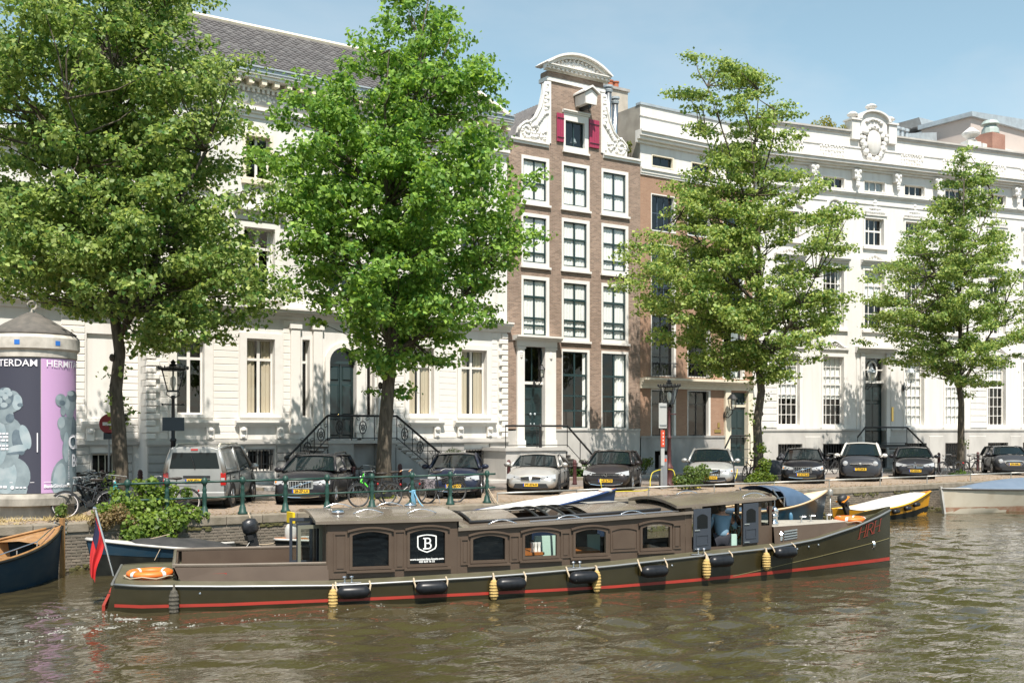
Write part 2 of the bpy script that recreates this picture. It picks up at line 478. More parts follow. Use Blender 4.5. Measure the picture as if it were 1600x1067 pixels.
for a, b in ((470, 486), (571, 587)):
    x0, x1, z0, z1 = fx(a), fx(b), fz(a, 655), fz(a, 527)
    holesA.append(hole(x0, x1, z0, z1))
    window(A, orgA, x0, x1, z0, z1, fl=.06, fr=.06, sash=m_trim, xs=(), zs=(.72,), wide=(0,), rec=.3, proud=.02, curtain=None)
    for c in (x0 - .26, x1 + .26):
        q = MB(orgA); q.cbox(c - .2, c + .2, DF - .14, DF + .02, z0 - .25, z1 + .32); q.box(c - .25, c + .25, DF - .18, DF + .02, z1 + .325, z1 + .5)
        q.box(c - .24, c + .24, DF - .18, DF + .02, z0 - .55, z0 - .255); q.build('pilaster', m_stone_block, A)
# door with arched head
dx0, dx1, dz0, dzs = fx(514), fx(556), fz(530, 688), fz(530, 566)
dr = (dx1 - dx0) / 2; dcx = (dx0 + dx1) / 2
holesA.append((dx0, dx1, dz0, dzs + dr))
q = MB(orgA)
arc = [(dcx + dr * cos(t), dzs + dr * sin(t)) for t in [pi * i / 12 for i in range(13)]]
for i in range(12):                                             # spandrels closing the square hole into an arch
    (xa, za), (xb, zb) = arc[i], arc[i + 1]
    q.quad((xa, DF, za), (xa, DF, dzs + dr), (xb, DF, dzs + dr), (xb, DF, zb)); q.quad((xa, DF, za), (xb, DF, zb), (xb, DF + .3, zb), (xa, DF + .3, za))
q.build('arch', m_stucco, A)
q = MB(orgA)
out = [(dx1 + .2, dz0)] + [(dcx + (dr + .2) * cos(pi * i / 12), dzs + (dr + .2) * sin(pi * i / 12)) for i in range(13)] + [(dx0 - .2, dz0)]
inn = [(dx1, dz0)] + arc + [(dx0, dz0)]
for i in range(len(out) - 1):
    o1, o2, i1, i2 = out[i], out[i + 1], inn[i], inn[i + 1]
    q.quad((i1[0], DF - .1, i1[1]), (o1[0], DF - .1, o1[1]), (o2[0], DF - .1, o2[1]), (i2[0], DF - .1, i2[1]))
    q.quad((o1[0], DF - .1, o1[1]), (o1[0], DF + .01, o1[1]), (o2[0], DF + .01, o2[1]), (o2[0], DF - .1, o2[1]))
    q.quad((i1[0], DF + .06, i1[1]), (i1[0], DF - .1, i1[1]), (i2[0], DF - .1, i2[1]), (i2[0], DF + .06, i2[1]))
q.build('door_surround', m_stone_block, A)
q = MB(orgA); q.box(dx0, dx1, DF + .24, DF + .3, dz0, dzs + dr)
do = q.build('door', m_door, A)
q = MB(orgA)
for s in (-1, 1):
    for z0, z1 in ((.06, .28), (.33, .72), (.77, .95)):
        H = dzs - dz0; c0, c1 = sorted((dcx + s * .08, dcx + s * (dr - .1)))
        q.cbox(c0, c1, DF + .19, DF + .25, dz0 + H * z0, dz0 + H * z1, .05)
q.box(dcx - .03, dcx + .03, DF + .2, DF + .25, dz0, dzs); q.box(dx0, dx1, DF + .16, DF + .25, dzs - .06, dzs + .06)
q.build('door_panel', m_door, do)
q = MB(orgA); q.ball((dcx - .12, DF + .15, dz0 + 1.05), .045); q.build('handle', m_brass, do)
# basement openings
for a, b, t, bt in ((385, 429, 701, 738), (556, 592, 706, 737), (726, 762, 701, 743), (275, 318, 701, 738)):
    x0, x1, z0, z1 = fx(a), fx(b), fz(a, bt), fz(a, t)
    holesA.append(hole(x0, x1, z0, z1))
    wo = window(A, orgA, x0, x1, z0, z1, fl=.05, fr=.05, fb=.05, ft=.05, frame=m_grey, sash=m_trim, xs=(.5,), zs=(), rec=.32, proud=.02, name='basement_window')
    q = MB(orgA)
    for i in range(7): xx = x0 + (x1 - x0) * (i + 1) / 8; q.box(xx - .015, xx + .015, DF + .06, DF + .09, z0 + .05, z1 - .05)
    q.box(x0 + .05, x1 - .05, DF + .05, DF + .058, z0 + .3, z0 + .34); q.box(x0 + .05, x1 - .05, DF + .05, DF + .058, z1 - .25, z1 - .21)
    q.build('bars', m_iron, wo)
# upper floors
for a, t, bt in ((290, 344, 462), (405, 348, 462), (535, 356, 464), (660, 360, 468), (738, 364, 470)):
    x0 = fx(a) - .85; x1 = fx(a) + .85; z0, z1 = fz(a, bt), fz(a, t)
    holesA.append(hole(x0, x1, z0, z1))
    window(A, orgA, x0, x1, z0, z1, fl=.22, fr=.22, fb=.14, ft=.22, sash=m_trim, xs=(.5,), zs=(.7,), sw=.07, bar=.12, wide=(0,), rec=.26, proud=.07, sill=.16, curtain='edges')
    q = MB(orgA); q.moulding(x0 - .2, x1 + .2, cornice_prof(DF, z1 + .05, [(.1, .25), (.18, .1), (.3, .12)])); q.build('window_hood', m_trim, A)
for a, t, bt in ((300, 207, 286), (403, 209, 283), (535, 229, 297), (662, 246, 309), (738, 257, 317)):
    x0 = fx(a) - .62; x1 = fx(a) + .62; z0, z1 = fz(a, bt), fz(a, t)
    holesA.append(hole(x0, x1, z0, z1))
    window(A, orgA, x0, x1, z0, z1, fl=.13, fr=.13, fb=.1, ft=.13, frame=m_cream, sash=m_trim, xs=(.5,), zs=(), sw=.06, bar=.1, rec=.24, proud=.05, sill=.16)
q = MB(orgA); wall_cells(q, ax0, ax1, 0, zeave - .1, DF, holesA, .3)
q.quad((ax0, DF, 0), (ax0, DF, zeave), (ax0, DF + 14, zeave), (ax0, DF + 14, 0)); q.quad((ax1, DF, 0), (ax1, DF + 14, 0), (ax1, DF + 14, zeave), (ax1, DF, zeave))
q.quad((ax0, DF + 14, 0), (ax0, DF + 14, zeave), (ax1, DF + 14, zeave), (ax1, DF + 14, 0))
q.build('wall', m_stucco, A)
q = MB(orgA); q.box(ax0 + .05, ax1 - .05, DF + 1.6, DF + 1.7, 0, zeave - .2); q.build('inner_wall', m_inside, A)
# rusticated courses of the ground floor: every block its own piece
nC = 18; ch = (zc1 - .15 - zpl - .12) / nC
piers = [(249, 263), (333, 373), (442, 458), (590, 631), (686, 713), (768, 777)]
for a, b in piers:
    for k in range(nC):
        q = MB(orgA); z = zpl + .12 + k * ch
        q.cbox(fx(a) + .01, fx(b) - .01, DF - .025, DF + .02, z + .007, z + ch - .007, .014); q.build('stone_block', m_stone_block, A)
for k in range(nC + 1):                                         # quoins at both corners
    z = zpl + .1 + k * ch * 18 / 19; lg = k % 2
    q = MB(orgA); q.cbox(ax0 - .07, fx(249 if lg else 243), DF - .11, DF + .02, z + .015, z + ch * .93 - .012, .03)
    q.box(ax0 - .07, ax0 + .01, DF + .021, DF + (.7 if lg else .4), z + .015, z + ch * .93 - .012); q.build('quoin', m_stone_block, A)
    q = MB(orgA); q.cbox(fx(779 if lg else 783), ax1, DF - .11, DF + .02, z + .015, z + ch * .93 - .012, .03); q.build('quoin', m_stone_block, A)
# basement courses
for k in range(5):
    h = (zpl - .15) / 5.0; z = .02 + k * h
    segs = [(230, 273), (320, 383), (431, 505), (612, 724), (764, 793)] if k >= 0 else []
    for a, b in segs:
        n = max(1, round((fx(b) - fx(a)) / 1.1)); w = (fx(b) - fx(a)) / n
        for i in range(n):
            q = MB(orgA); q.cbox(fx(a) + i * w + .008, fx(a) + (i + 1) * w - .008, DF - .1, DF + .02, z + .01, z + h - .012, .02); q.build('basement_stone', m_grey if k else m_grey2, A)
q = MB(orgA); q.moulding(ax0 - .05, ax1 - .003, cornice_prof(DF, zpl - .14, [(.14, .06), (.2, .1), (.1, .08)])); q.build('plinth', m_grey2, A)
q = MB(orgA); q.moulding(ax0 - .2, ax1 + .12, cornice_prof(DF, zc1 - .1, [(.1, .14), (.2, .1), (.36, .1), (.42, .08)])); q.build('cornice', m_trim, A)
# top: architrave, frieze with rosettes, modillions, gutter
za = fz(400, 181); zf = fz(400, 165); zm = fz(400, 146)
q = MB(orgA); q.moulding(ax0 - .1, ax1 + .02, cornice_prof(DF, za - .1, [(.06, .16), (.14, .1), (.22, .14)])); q.build('cornice', m_trim, A)
q = MB(orgA); q.box(ax0 - .02, ax1 - .01, DF - .05, DF + .01, zf + .01, zm - .01); q.build('frieze', m_grey2, A)
q = MB(orgA); x = ax0 + .6
while x < ax1 - .4:
    q.lathe([(.30, 0), (.30, .04), (.22, .05), (.16, .03), (.1, .06), (0, .07)], 12, (x, DF - .05, (zf + zm) / 2), 'y') if False else q.ball((x, DF - .05, (zf + zm) / 2), (.2, .05, .2), 10, 5)
    for s in (-1, 1): carve(q, scroll(x + s * .55, (zf + zm) / 2, .22, .05, 0, 1.2, 9), DF - .05, .05)
    x += 1.55
q.build('frieze_carving', m_trim, A, kind='stuff')
q = MB(orgA); x = ax0
while x < ax1 - .15: q.box(x, x + .1, DF - .16, DF - .002, zm + .002, zm + .14); x += .2
q.build('dentils', m_trim, A, kind='stuff')
q = MB(orgA); x = ax0 + .1
while x < ax1 - .2: q.box(x, x + .2, DF - .5, DF - .002, zm + .22, zm + .42); x += .52
q.build('modillions', m_cream, A, kind='stuff')
q = MB(orgA); q.moulding(ax0 - .5, ax1 - .05, cornice_prof(DF, zm + .14, [(.16, .08)])); q.build('cornice', m_trim, A)
q = MB(orgA); q.moulding(ax0 - .55, ax1 - .05, cornice_prof(DF, zm + .425, [(.55, .12), (.62, .08)])); q.build('cornice', m_trim, A)
q = MB(orgA); q.moulding(ax0 - .6, ax1 - .05, cornice_prof(DF, zm + .63, [(.66, .16), (.72, .06)])); q.build('gutter', m_zinc, A)
# roof: hipped on the right, scalloped slates laid one by one on the near slope
ze, ye = zm + .86, DF - .45
yr, zr = DF + 2.5, fz(330, 30, DF + 2.5)
rx1 = fx(700, DF + 2.5)
q = MB(orgA)
q.quad((ax0 - .4, ye, ze), (ax1 - .2, ye, ze), (rx1, yr, zr), (ax0 - .4, yr, zr)); q.add([(ax1 - .2, ye, ze), (ax1 - .2, DF + 10, ze), (rx1, DF + 8, zr), (rx1, yr, zr)], [(0, 1, 2, 3)])
q.quad((ax0 - .4, yr, zr), (rx1, yr, zr), (rx1, DF + 8, zr), (ax0 - .4, DF + 8, zr)); q.quad((ax0 - .4, DF + 8, zr), (rx1, DF + 8, zr), (ax1 - .2, DF + 10, ze), (ax0 - .4, DF + 10, ze))
roofA = q.build('roof', m_slate, A)
sl = Vector((0, yr - ye, zr - ze)); L = sl.length; sl.normalize(); nrm = Vector((0, -sl.z, sl.y))
tw, te = .30, .19                                                # slate width, exposure
def slate_mesh(seed):
    rg = random.Random(seed); vs = []
    pr = [(-tw * .49, te * 1.5), (-tw * .49, te * .5)] + [(-tw * .49 * cos(t), te * .5 - tw * .5 * sin(t)) for t in [pi * i / 6 for i in range(1, 6)]] + [(tw * .49, te * .5), (tw * .49, te * 1.5)]
    lift = rg.uniform(.036, .05)
    n = len(pr)
    for dz in (0, 1):
        for a, b in pr:
            k = 1 - (b + tw * .5) / (te * 1.5 + tw * .5)
            p = Vector((a, 0, 0)) + sl * b + nrm * (.004 + lift * k + .012 * dz); vs.append(p)
    me = bpy.data.meshes.new('slate'); me.from_pydata(vs, [], [tuple(range(2 * n - 1, n - 1, -1))[::-1]] + [(i, (i + 1) % n, (i + 1) % n + n, i + n) for i in range(n)]); me.update()
    return me
m_slates = [M('slate_%d' % i, c, .5) for i, c in enumerate(((.10, .092, .09), (.112, .105, .102), (.093, .087, .085), (.13, .122, .118)))]
slates = [slate_mesh(i) for i in range(4)]
for me, mm in zip(slates, m_slates): me.materials.append(mm)
rest = MB(orgA); cnt = 0
rows = int((L - .1) / te)
vx0, vx1 = fx(322, 42), fx(545, 42)
cand = []
for r in range(rows):
    d = .03 + r * te; off = (r % 2) * tw / 2
    xe = ax1 - .2 + (rx1 - ax1 + .2) * d / L
    x = ax0 - .3 + off
    while x < xe - .15:
        cand.append((x, d)); x += tw
inv = [c for c in cand if vx0 < c[0] < vx1]
R.shuffle(inv); near = sorted(inv, key=lambda c: -c[1] * 1.0 - abs(c[0] - (vx0 + vx1) / 2) * .02)[:300]; nset = set(near)
for x, d in cand:
    b = Vector((x, ye, ze)) + sl * d
    k = R.choice((0, 0, 0, 1, 1, 2, 2, 3))
    if (x, d) in nset: inst(slates[k], 'slate', roofA, b - Vector(orgA))
    else:
        me = slates[k]; rest.add([b + v.co for v in me.vertices], [tuple(p.vertices) for p in me.polygons])
rest.build('slates', m_slates[0], roofA, kind='stuff')
q = MB(orgA); q.tube([(ax0 - .4, yr, zr + .03), (rx1, yr, zr + .03)], .12, 8); q.tube([(rx1, yr, zr + .03), (ax1 - .2, ye, ze + .06)], .1, 8); q.build('ridge', m_cream, roofA)

# stairs of the mansion: two flights meeting at a landing, iron railings
ys0, ys1 = DF - 1.75, DF - .12
lx0, lx1 = fx(512, ys0), fx(620, ys0)
sx0, sx1 = fx(448, ys0), fx(692, ys0)
zl = 1.84
q = MB(orgA); q.box(lx0 + .002, lx1 - .002, ys0 - .06, ys1, zl - .12, zl); q.build('landing', m_grey2, A)
q = MB(orgA); q.box(lx0 + .05, fx(553, ys0), ys0 + .02, ys1, 0, zl - .122); q.box(fx(595, ys0), lx1 - .05, ys0 + .02, ys1, 0, zl - .122); q.box(fx(553, ys0) + .002, fx(595, ys0) - .002, ys0 + .6, ys1, 0, zl - .122)
q.build('landing_base', m_grey, A)
for (xa, xb) in ((lx0, sx0), (lx1, sx1)):
    for i in range(10):
        z = zl - (i + 1) * (zl - .12) / 10.5; t0, t1 = i / 10, (i + 1) / 10
        a, b = sorted((xa + (xb - xa) * t0, xa + (xb - xa) * (t1 + .03)))
        q = MB(orgA); q.box(a, b, ys0 - .02, ys1, z - .06, z); q.build('step', m_grey2, A)
    q = MB(orgA); a, b = xa, xb
    poly = [(a, 0), (b, 0), (b, .1), (a, zl - .3)] if b > a else [(b, 0), (a, 0), (a, zl - .3), (b, .1)]
    q.prism(poly, ys0 + .05, ys0 + .25); q.build('stair_side', m_grey, A)
def iron_rail(root, org, p0, p1, y, h=.98, posts=3, med=True, mm=None):
    q = MB(org); (xa, za), (xb, zb) = p0, p1
    q.tube([(xa, y, za + h), (xb, y, zb + h)], .045, 6)
    q.tube([(xa, y, za + .1), (xb, y, zb + .1)], .018, 5)
    for i in range(posts + 1):
        t = i / posts; x, z = xa + (xb - xa) * t, za + (zb - za) * t
        q.tube([(x, y, z - .02), (x, y, z + h)], .02, 5)
        if i < posts and med:
            x2, z2 = xa + (xb - xa) * (t + .5 / posts), za + (zb - za) * (t + .5 / posts) + h * .53
            ell = [(x2 + .15 * cos(k * pi / 6), y, z2 + .25 * sin(k * pi / 6)) for k in range(13)]; q.tube(ell, .022, 5, False)
            ell = [(x2 + .07 * cos(k * pi / 4), y, z2 + .12 * sin(k * pi / 4)) for k in range(9)]; q.tube(ell, .018, 4, False)
            q.tube([(x2, y, z2 - .45), (x2, y, z2 + .42)], .014, 4)
            for k in range(6): q.tube([(x2, y, z2), (x2 + .14 * cos(k * pi / 3 + .5), y, z2 + .23 * sin(k * pi / 3 + .5))], .012, 4)
            for sg in (-1, 1):
                q.tube([(x2 + sg * (.2 + (.1 - .008 * k) * cos(k * .8)), y, z2 + .33 + (.1 - .008 * k) * sin(k * .8)) for k in range(10)], .014, 4)
    return q.build('railing', mm or m_iron, root)
iron_rail(A, orgA, (lx0, zl), (lx1, zl), ys0, posts=3)
iron_rail(A, orgA, (lx0, zl), (sx0, .2), ys0, posts=3); iron_rail(A, orgA, (lx1, zl), (sx1, .2), ys0, posts=3)
q = MB(orgA)
for sx in (sx0, sx1):
    q.ball((sx, ys0, 1.2), .11, 8, 6); q.tube([(sx, ys0, 0), (sx, ys0, 1.12)], .035, 6)
q.build('newel', m_iron, A)

# ================================================================== left wing, set back
lw0, lwy = fx(-260, DF + 1.2), DF + 1.2
orgL = ((lw0 + ax0) / 2, lwy, 0)
LW = thing('house_wing', 'lower set back white stone wing behind the advertising column', 'house', orgL)
hl = []
for a, b in ((135, 188), (20, 74)):
    x0, x1, z0, z1 = fx(a, lwy), fx(b, lwy), fz(a, 654, lwy), fz(a, 520, lwy)
    hl.append(hole(x0, x1, z0, z1))
    q = MB(orgL); q.box(x0 - .05, x1 + .05, lwy + .1, lwy + .16, z0 - .05, z1 + .05); q.build('blind_window', m_stucco, LW)
    q = MB(orgL); q.moulding(x0 - .2, x1 + .2, cornice_prof(lwy, z0 - .36, [(.12, .08), (.2, .08), (.26, .1)]))
    for c in (x0 + .12, x1 - .12):
        q.prism([(c - .13, z0 - .82), (c + .13, z0 - .82), (c + .15, z0 - .36), (c - .15, z0 - .36)], lwy - .14, lwy + .01); q.ball((c, lwy - .16, z0 - .47), (.12, .1, .1), 8, 5)
    q.build('window_sill', m_stone_block, LW)
bx0, bx1, bz0, bz1 = fx(142, lwy), fx(182, lwy), fz(150, 745, lwy), fz(150, 707, lwy)
hl.append(hole(bx0, bx1, bz0, bz1))
window(LW, orgL, bx0, bx1, bz0, bz1, lwy, fl=.05, fr=.05, fb=.05, ft=.05, frame=m_grey, sash=m_cream, xs=(.33, .66), rec=.3, proud=.02, name='basement_window')
for a, t, bt in ((30, 330, 450), (150, 335, 450)):
    x0, x1, z0, z1 = fx(a, lwy) - .7, fx(a, lwy) + .7, fz(a, bt, lwy), fz(a, t, lwy)
    hl.append(hole(x0, x1, z0, z1)); window(LW, orgL, x0, x1, z0, z1, lwy, fl=.18, fr=.18, sash=m_trim, xs=(.5,), zs=(.7,), sw=.07, bar=.1, rec=.24, proud=.05, sill=.16)
zwt = fz(100, 215, lwy)
q = MB(orgL); wall_cells(q, lw0, ax0, 0, zwt, lwy, hl, .3); q.quad((lw0, lwy, 0), (lw0, lwy, zwt), (lw0, lwy + 12, zwt), (lw0, lwy + 12, 0)); q.quad((lw0, lwy, zwt), (ax0, lwy, zwt), (ax0, lwy + 12, zwt), (lw0, lwy + 12, zwt)); q.build('wall', m_stucco, LW)
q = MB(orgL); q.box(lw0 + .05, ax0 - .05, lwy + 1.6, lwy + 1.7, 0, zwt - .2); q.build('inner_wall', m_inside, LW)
q = MB(orgL); q.moulding(lw0, ax0 - .01, cornice_prof(lwy, zpl - .14, [(.14, .06), (.2, .1), (.1, .08)])); q.build('plinth', m_grey2, LW)
q = MB(orgL); q.moulding(lw0, ax0 - .01, cornice_prof(lwy, zc1 - .1, [(.1, .14), (.2, .1), (.36, .1), (.42, .08)])); q.build('cornice', m_trim, LW)
q = MB(orgL); q.moulding(lw0, ax0 - .01, cornice_prof(lwy, zwt - .5, [(.2, .2), (.45, .2), (.55, .2)])); q.build('cornice', m_trim, LW)
for k in range(nC):
    for a, b in ((95, 133), (190, 216)):
        q = MB(orgL); z = zpl + .12 + k * ch; q.cbox(fx(a, lwy) + .01, min(fx(b, lwy), ax0) - .01, lwy - .03, lwy + .02, z + .012, z + ch - .012, .018); q.build('stone_block', m_stone_block, LW)
for k in range(5):
    h = (zpl - .15) / 5; z = .02 + k * h
    for a, b in ((70, 105), (106, 140), (184, 207)):
        q = MB(orgL); q.cbox(fx(a, lwy) + .008, min(fx(b, lwy), ax0) - .008, lwy - .08, lwy + .02, z + .01, z + h - .012, .02); q.build('basement_stone', m_grey2, LW)

# ================================================================== HOUSE B: brick neck-gable house
bx0, bx1 = fx(793), fx(1000)
orgB = ((bx0 + bx1) / 2, DF, 0)
B = thing('gable_house', 'tall narrow brown brick house with white neck gable and raspberry shutters', 'house', orgB)
zsh = fz(970, 252); nx0, nx1 = fx(857), fx(941.5); znk = fz(900, 136)
zb = lambda y: fz(900, y)
hB = []; cols = ((814.5, 858, 903), (877.5, 921, 900), (939.5, 981.5, 900))
rowsB = ((256, 328, (), ((.42,))), (343, 423, (), (.2, .62)), (438, 533, (), (.16, .3, .70)), (546, 670, (), (.22, .42, .70)))
for ci, (a, b, _) in enumerate(cols):
    for ri, (t, bt, _, zs) in enumerate(rowsB):
        if ri == 3 and ci == 0: continue
        x0, x1, z0, z1 = fx(a), fx(b), zb(bt), zb(t)
        hB.append(hole(x0, x1, z0, z1))
        zsl = zs if isinstance(zs, tuple) else (zs,)
        wd = (len(zsl) - 1,) if ri >= 2 else ()
        window(B, orgB, x0, x1, z0, z1, fl=.11 if ri < 3 else .05, fr=.17 if ri < 3 else .13, fb=.17 if ri < 3 else .04, ft=.16 if ri < 3 else .12, xs=(.5,), zs=zsl, sw=.055, bar=.075, wide=wd, rec=.07, proud=.02,
               curtain='blind' if ri < 3 else ('side' if ci == 2 else 'edges'), sill=.1 if ri < 3 else 0)
# attic window, shutters, hoist hood
x0, x1, z0, z1 = fx(880), fx(919), zb(238), zb(180)
hB.append(hole(x0, x1, z0, z1))
window(B, orgB, x0, x1, z0, z1, fl=.12, fr=.22, fb=.22, ft=.34, xs=(.5,), zs=(), sw=.05, bar=.05, rec=.15, proud=.03, glass=m_glass_dk)
q = MB(orgB); q.moulding(x0 - .06, x1 + .06, cornice_prof(DF, z1 + .003, [(.08, .08), (.14, .06)])); q.box(x0 - .05, x1 + .05, DF - .1, DF + .02, z0 - .1, z0 - .003); q.build('window_sill', m_trim, B)
q = MB(orgB); lx = (x0 + x1) / 2 + .18; q.lathe([(.04, 0), (.04, .2), (.015, .22), (.015, .35)], 8, (lx, DF + .45, z0 + .22)); q.lathe([(.17, .33), (.09, .56)], 10, (lx, DF + .45, z0 + .22)); q.box(x0 + .1, x1 - .1, DF + .3, DF + .6, z0 + .15, z0 + .22); q.build('attic_lamp', m_curtain, B)
for a, b, s in ((868, 880, -1), (921, 940, 1)):
    q = MB(orgB); a, b, zz0, zz1 = fx(a), fx(b), zb(227), zb(183)
    if s < 0: a = x0 - .42; b = x0 - .01
    else: a = x1 + .02; b = x1 + .62
    n = 4
    for i in range(n): q.cbox(a + (b - a) * i / n + .004, a + (b - a) * (i + 1) / n - .004, DF - .09, DF - .045, zz0, zz1, .008)
    q.box(a, b, DF - .1, DF - .092, zz0 + .15, zz0 + .24); q.box(a, b, DF - .1, DF - .092, zz1 - .28, zz1 - .19)
    sh = q.build('shutter', m_shutter, B)
    q = MB(orgB)
    for zz in (zz0 + .2, zz1 - .23): q.box(a + .02, b - .02, DF - .112, DF - .101, zz - .02, zz + .02)
    q.build('hinge', m_iron, sh)
q = MB(orgB); hx = (fx(893) + fx(922)) / 2; hz = zb(166)
q.prism([(hx - .32, hz - .05), (hx + .32, hz - .05), (hx + .36, hz + .42), (hx, hz + .66), (hx - .36, hz + .42)], DF - .8, DF)
q.prism([(hx - .46, hz + .44), (hx, hz + .72), (hx + .46, hz + .44), (hx + .46, hz + .52), (hx, hz + .82), (hx - .46, hz + .52)], DF - .92, DF)
q.build('hoist_hood', m_trim, B)
q = MB(orgB); q.box(hx - .08, hx + .08, DF - .7, DF, hz - .2, hz - .055); q.tube([(hx, DF - .6, hz - .2), (hx, DF - .6, hz - .33), (hx + .05, DF - .6, hz - .38)], .02, 5); q.build('hoist_beam', m_iron, B)
# door with pilasters and hood
px0, px1 = fx(806.5), fx(867); o0, o1 = fx(818), fx(850)
zdt, zd0 = zb(546), zb(697)
hB.append((px0 + .01, px1 - .01, zd0, zb(532)))
for a, b in ((px0, o0), (o1, px1)):
    q = MB(orgB); q.cbox(a, b, DF - .12, DF + .25, zd0, zdt + .02, .02); q.box(a - .03, b + .03, DF - .15, DF + .25, zd0 - .01, zd0 + .3); q.box(a - .03, b + .03, DF - .16, DF + .25, zdt - .1, zdt)
    carve(q, [((a + b) / 2, zdt - .28 - .09 * i) for i in range(3)], DF - .13, .08); q.build('pilaster', m_trim, B)
q = MB(orgB); q.box(px0 - .04, px1 + .04, DF - .14, DF + .25, zdt + .023, zdt + .28); q.moulding(px0 - .2, px1 + .22, cornice_prof(DF, zdt + .283, [(.2, .07), (.34, .07), (.46, .08)])); q.build('door_hood', m_trim, B)
q = MB(orgB); zt = zb(600); q.box(o0, o1, DF + .18, DF + .24, zd0, zt - .07); dB = q.build('door', m_door, B)
q = MB(orgB); mid = (o0 + o1) / 2
for s in (-1, 1):
    for k in range(4):
        H = zt - .07 - zd0; c0, c1 = sorted((mid + s * .06, mid + s * (o1 - o0) * .44)); q.cbox(c0, c1, DF + .14, DF + .185, zd0 + H * (.04 + .24 * k), zd0 + H * (.22 + .24 * k), .03)
q.build('door_panel', m_door, dB)
q = MB(orgB)
for s in (-1, 1): q.ball((mid + s * .12, DF + .1, zd0 + 1.5), .06); q.ball((mid + s * .1, DF + .12, zd0 + 1.05), .04)
q.build('handle', m_zinc, dB)
q = MB(orgB); q.box(o0, o1, DF + .1, DF + .24, zt - .068, zt + .06); q.build('door_transom', m_trim, B)
q = MB(orgB); q.box(o0, o0 + .05, DF + .16, DF + .22, zt + .062, zdt); q.box(o1 - .05, o1, DF + .16, DF + .22, zt + .062, zdt); q.box(mid - .02, mid + .02, DF + .16, DF + .22, zt + .062, zdt); fl_ = q.build('fanlight', m_sash, B)
q = MB(orgB); q.quad((o0, DF + .19, zt + .06), (o1, DF + .19, zt + .06), (o1, DF + .19, zdt), (o0, DF + .19, zdt)); q.build('pane', m_glass_dk, fl_)
# walls
zst = zb(670)
q = MB(orgB); wall_cells(q, bx0, bx1, zst, zsh, DF, hB, .3)
wall_cells(q, nx0, nx1, zsh, znk + .5, DF, [h for h in hB if h[2] > zsh - 1 and h[3] > zsh], .3)
q.quad((nx0, DF, zsh), (nx0, DF, znk + .5), (nx0, DF + .6, znk + .5), (nx0, DF + .6, zsh)); q.quad((nx1, DF, zsh), (nx1, DF + .6, zsh), (nx1, DF + .6, znk + .5), (nx1, DF, znk + .5))
q.quad((nx1, DF + .6, zsh), (nx0, DF + .6, zsh), (nx0, DF + .6, znk + .5), (nx1, DF + .6, znk + .5))
q.quad((bx0, DF, 0), (bx0, DF, zsh), (bx0, DF + 12, zsh), (bx0, DF + 12, 0)); q.quad((bx1, DF, 0), (bx1, DF + 12, 0), (bx1, DF + 12, zsh), (bx1, DF, zsh)); q.quad((bx1, DF + 12, 0), (bx0, DF + 12, 0), (bx0, DF + 12, zsh), (bx1, DF + 12, zsh))
q.build('wall', m_brickB, B)
q = MB(orgB); wall_cells(q, bx0, bx1, 0, zst - .08, DF, [(max(h[0], bx0), h[1], h[2], zst - .08) for h in hB if h[2] < zst - .5 and h[2] < 3] + [(fx(938), fx(980), zb(742), zb(709))], .3); q.moulding(fx(868), bx1, cornice_prof(DF, zst - .08, [(.05, .08)])); q.build('plinth', m_grey2, B)
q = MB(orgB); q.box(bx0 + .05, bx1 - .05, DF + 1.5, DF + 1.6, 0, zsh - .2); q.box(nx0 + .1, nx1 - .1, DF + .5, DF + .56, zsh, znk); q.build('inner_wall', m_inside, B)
q = MB(orgB)
for i in range(9):                                              # grille of the arched basement light
    xx = fx(938) + (fx(980) - fx(938)) * i / 8; q.box(xx - .015, xx + .015, DF + .05, DF + .08, zb(742), zb(709))
q.box(fx(938), fx(980), DF + .2, DF + .22, zb(742), zb(709)); q.build('basement_window', m_iron, B)
q = MB(orgB); q.ring([(fx(934) + (fx(984) - fx(934)) * t, zb(709) + .06 + .22 * sin(pi * t)) for t in [i / 8 for i in range(9)]] + [(fx(984), zb(711)), (fx(934), zb(711))], [(fx(938) + (fx(980) - fx(938)) * t, zb(709) + .16 * sin(pi * t) - .05) for t in [i / 8 for i in range(9)]] + [(fx(980), zb(710)), (fx(938), zb(710))], DF - .06, DF + .01); q.build('basement_arch', m_grey2, B)
# shoulder copings, claw pieces with carving
for x0, x1 in ((bx0, nx0 - .02), (nx1 + .02, bx1)):
    q = MB(orgB); q.moulding(x0, x1, cornice_prof(DF, zsh + .004, [(.06, .12), (.13, .1)])); q.build('coping', m_trim, B)
zw0 = zsh + .24
def claw(sg, xin, xout):
    W = abs(xout - xin); H = znk - zw0 - .1
    prof = [(0, H), (.10, H), (.16, H * .8), (.26, H * .58), (.42, H * .4), (.62, H * .3), (.8, H * .27), (.95, H * .2), (1.0, H * .1), (.96, 0), (0, 0)]
    P = lambda t, h: (xin + sg * t * W, zw0 + h)
    poly = [P(t, h) for t, h in prof]
    if sg > 0: poly = poly[::-1]
    q = MB(orgB); q.prism(poly, DF - .02, DF + .28); wp = q.build('claw_piece', m_trim, B)
    q = MB(orgB)
    cx, cz = P(.74, H * .14)
    carve(q, scroll(cx, cz, .42, .06, pi / 2, 1.6 * sg, 22), DF - .03, .085)
    edge = [P(.06 + .02 * (i % 2), H * (.97 - .06 * i)) for i in range(9)] + [P(.16 + .05 * i, H * (.46 - .035 * i)) for i in range(7)]
    carve(q, edge, DF - .03, .13)
    carve(q, [P(R.uniform(.1, .55), H * R.uniform(.04, .25)) for _ in range(18)], DF - .03, .09)
    q.tube([(x, DF - .03, z) for x, z in [P(t + .01, h) for t, h in prof[1:9]]], .06, 6)
    q.build('carving', m_trim, wp, smooth=True, kind='stuff')
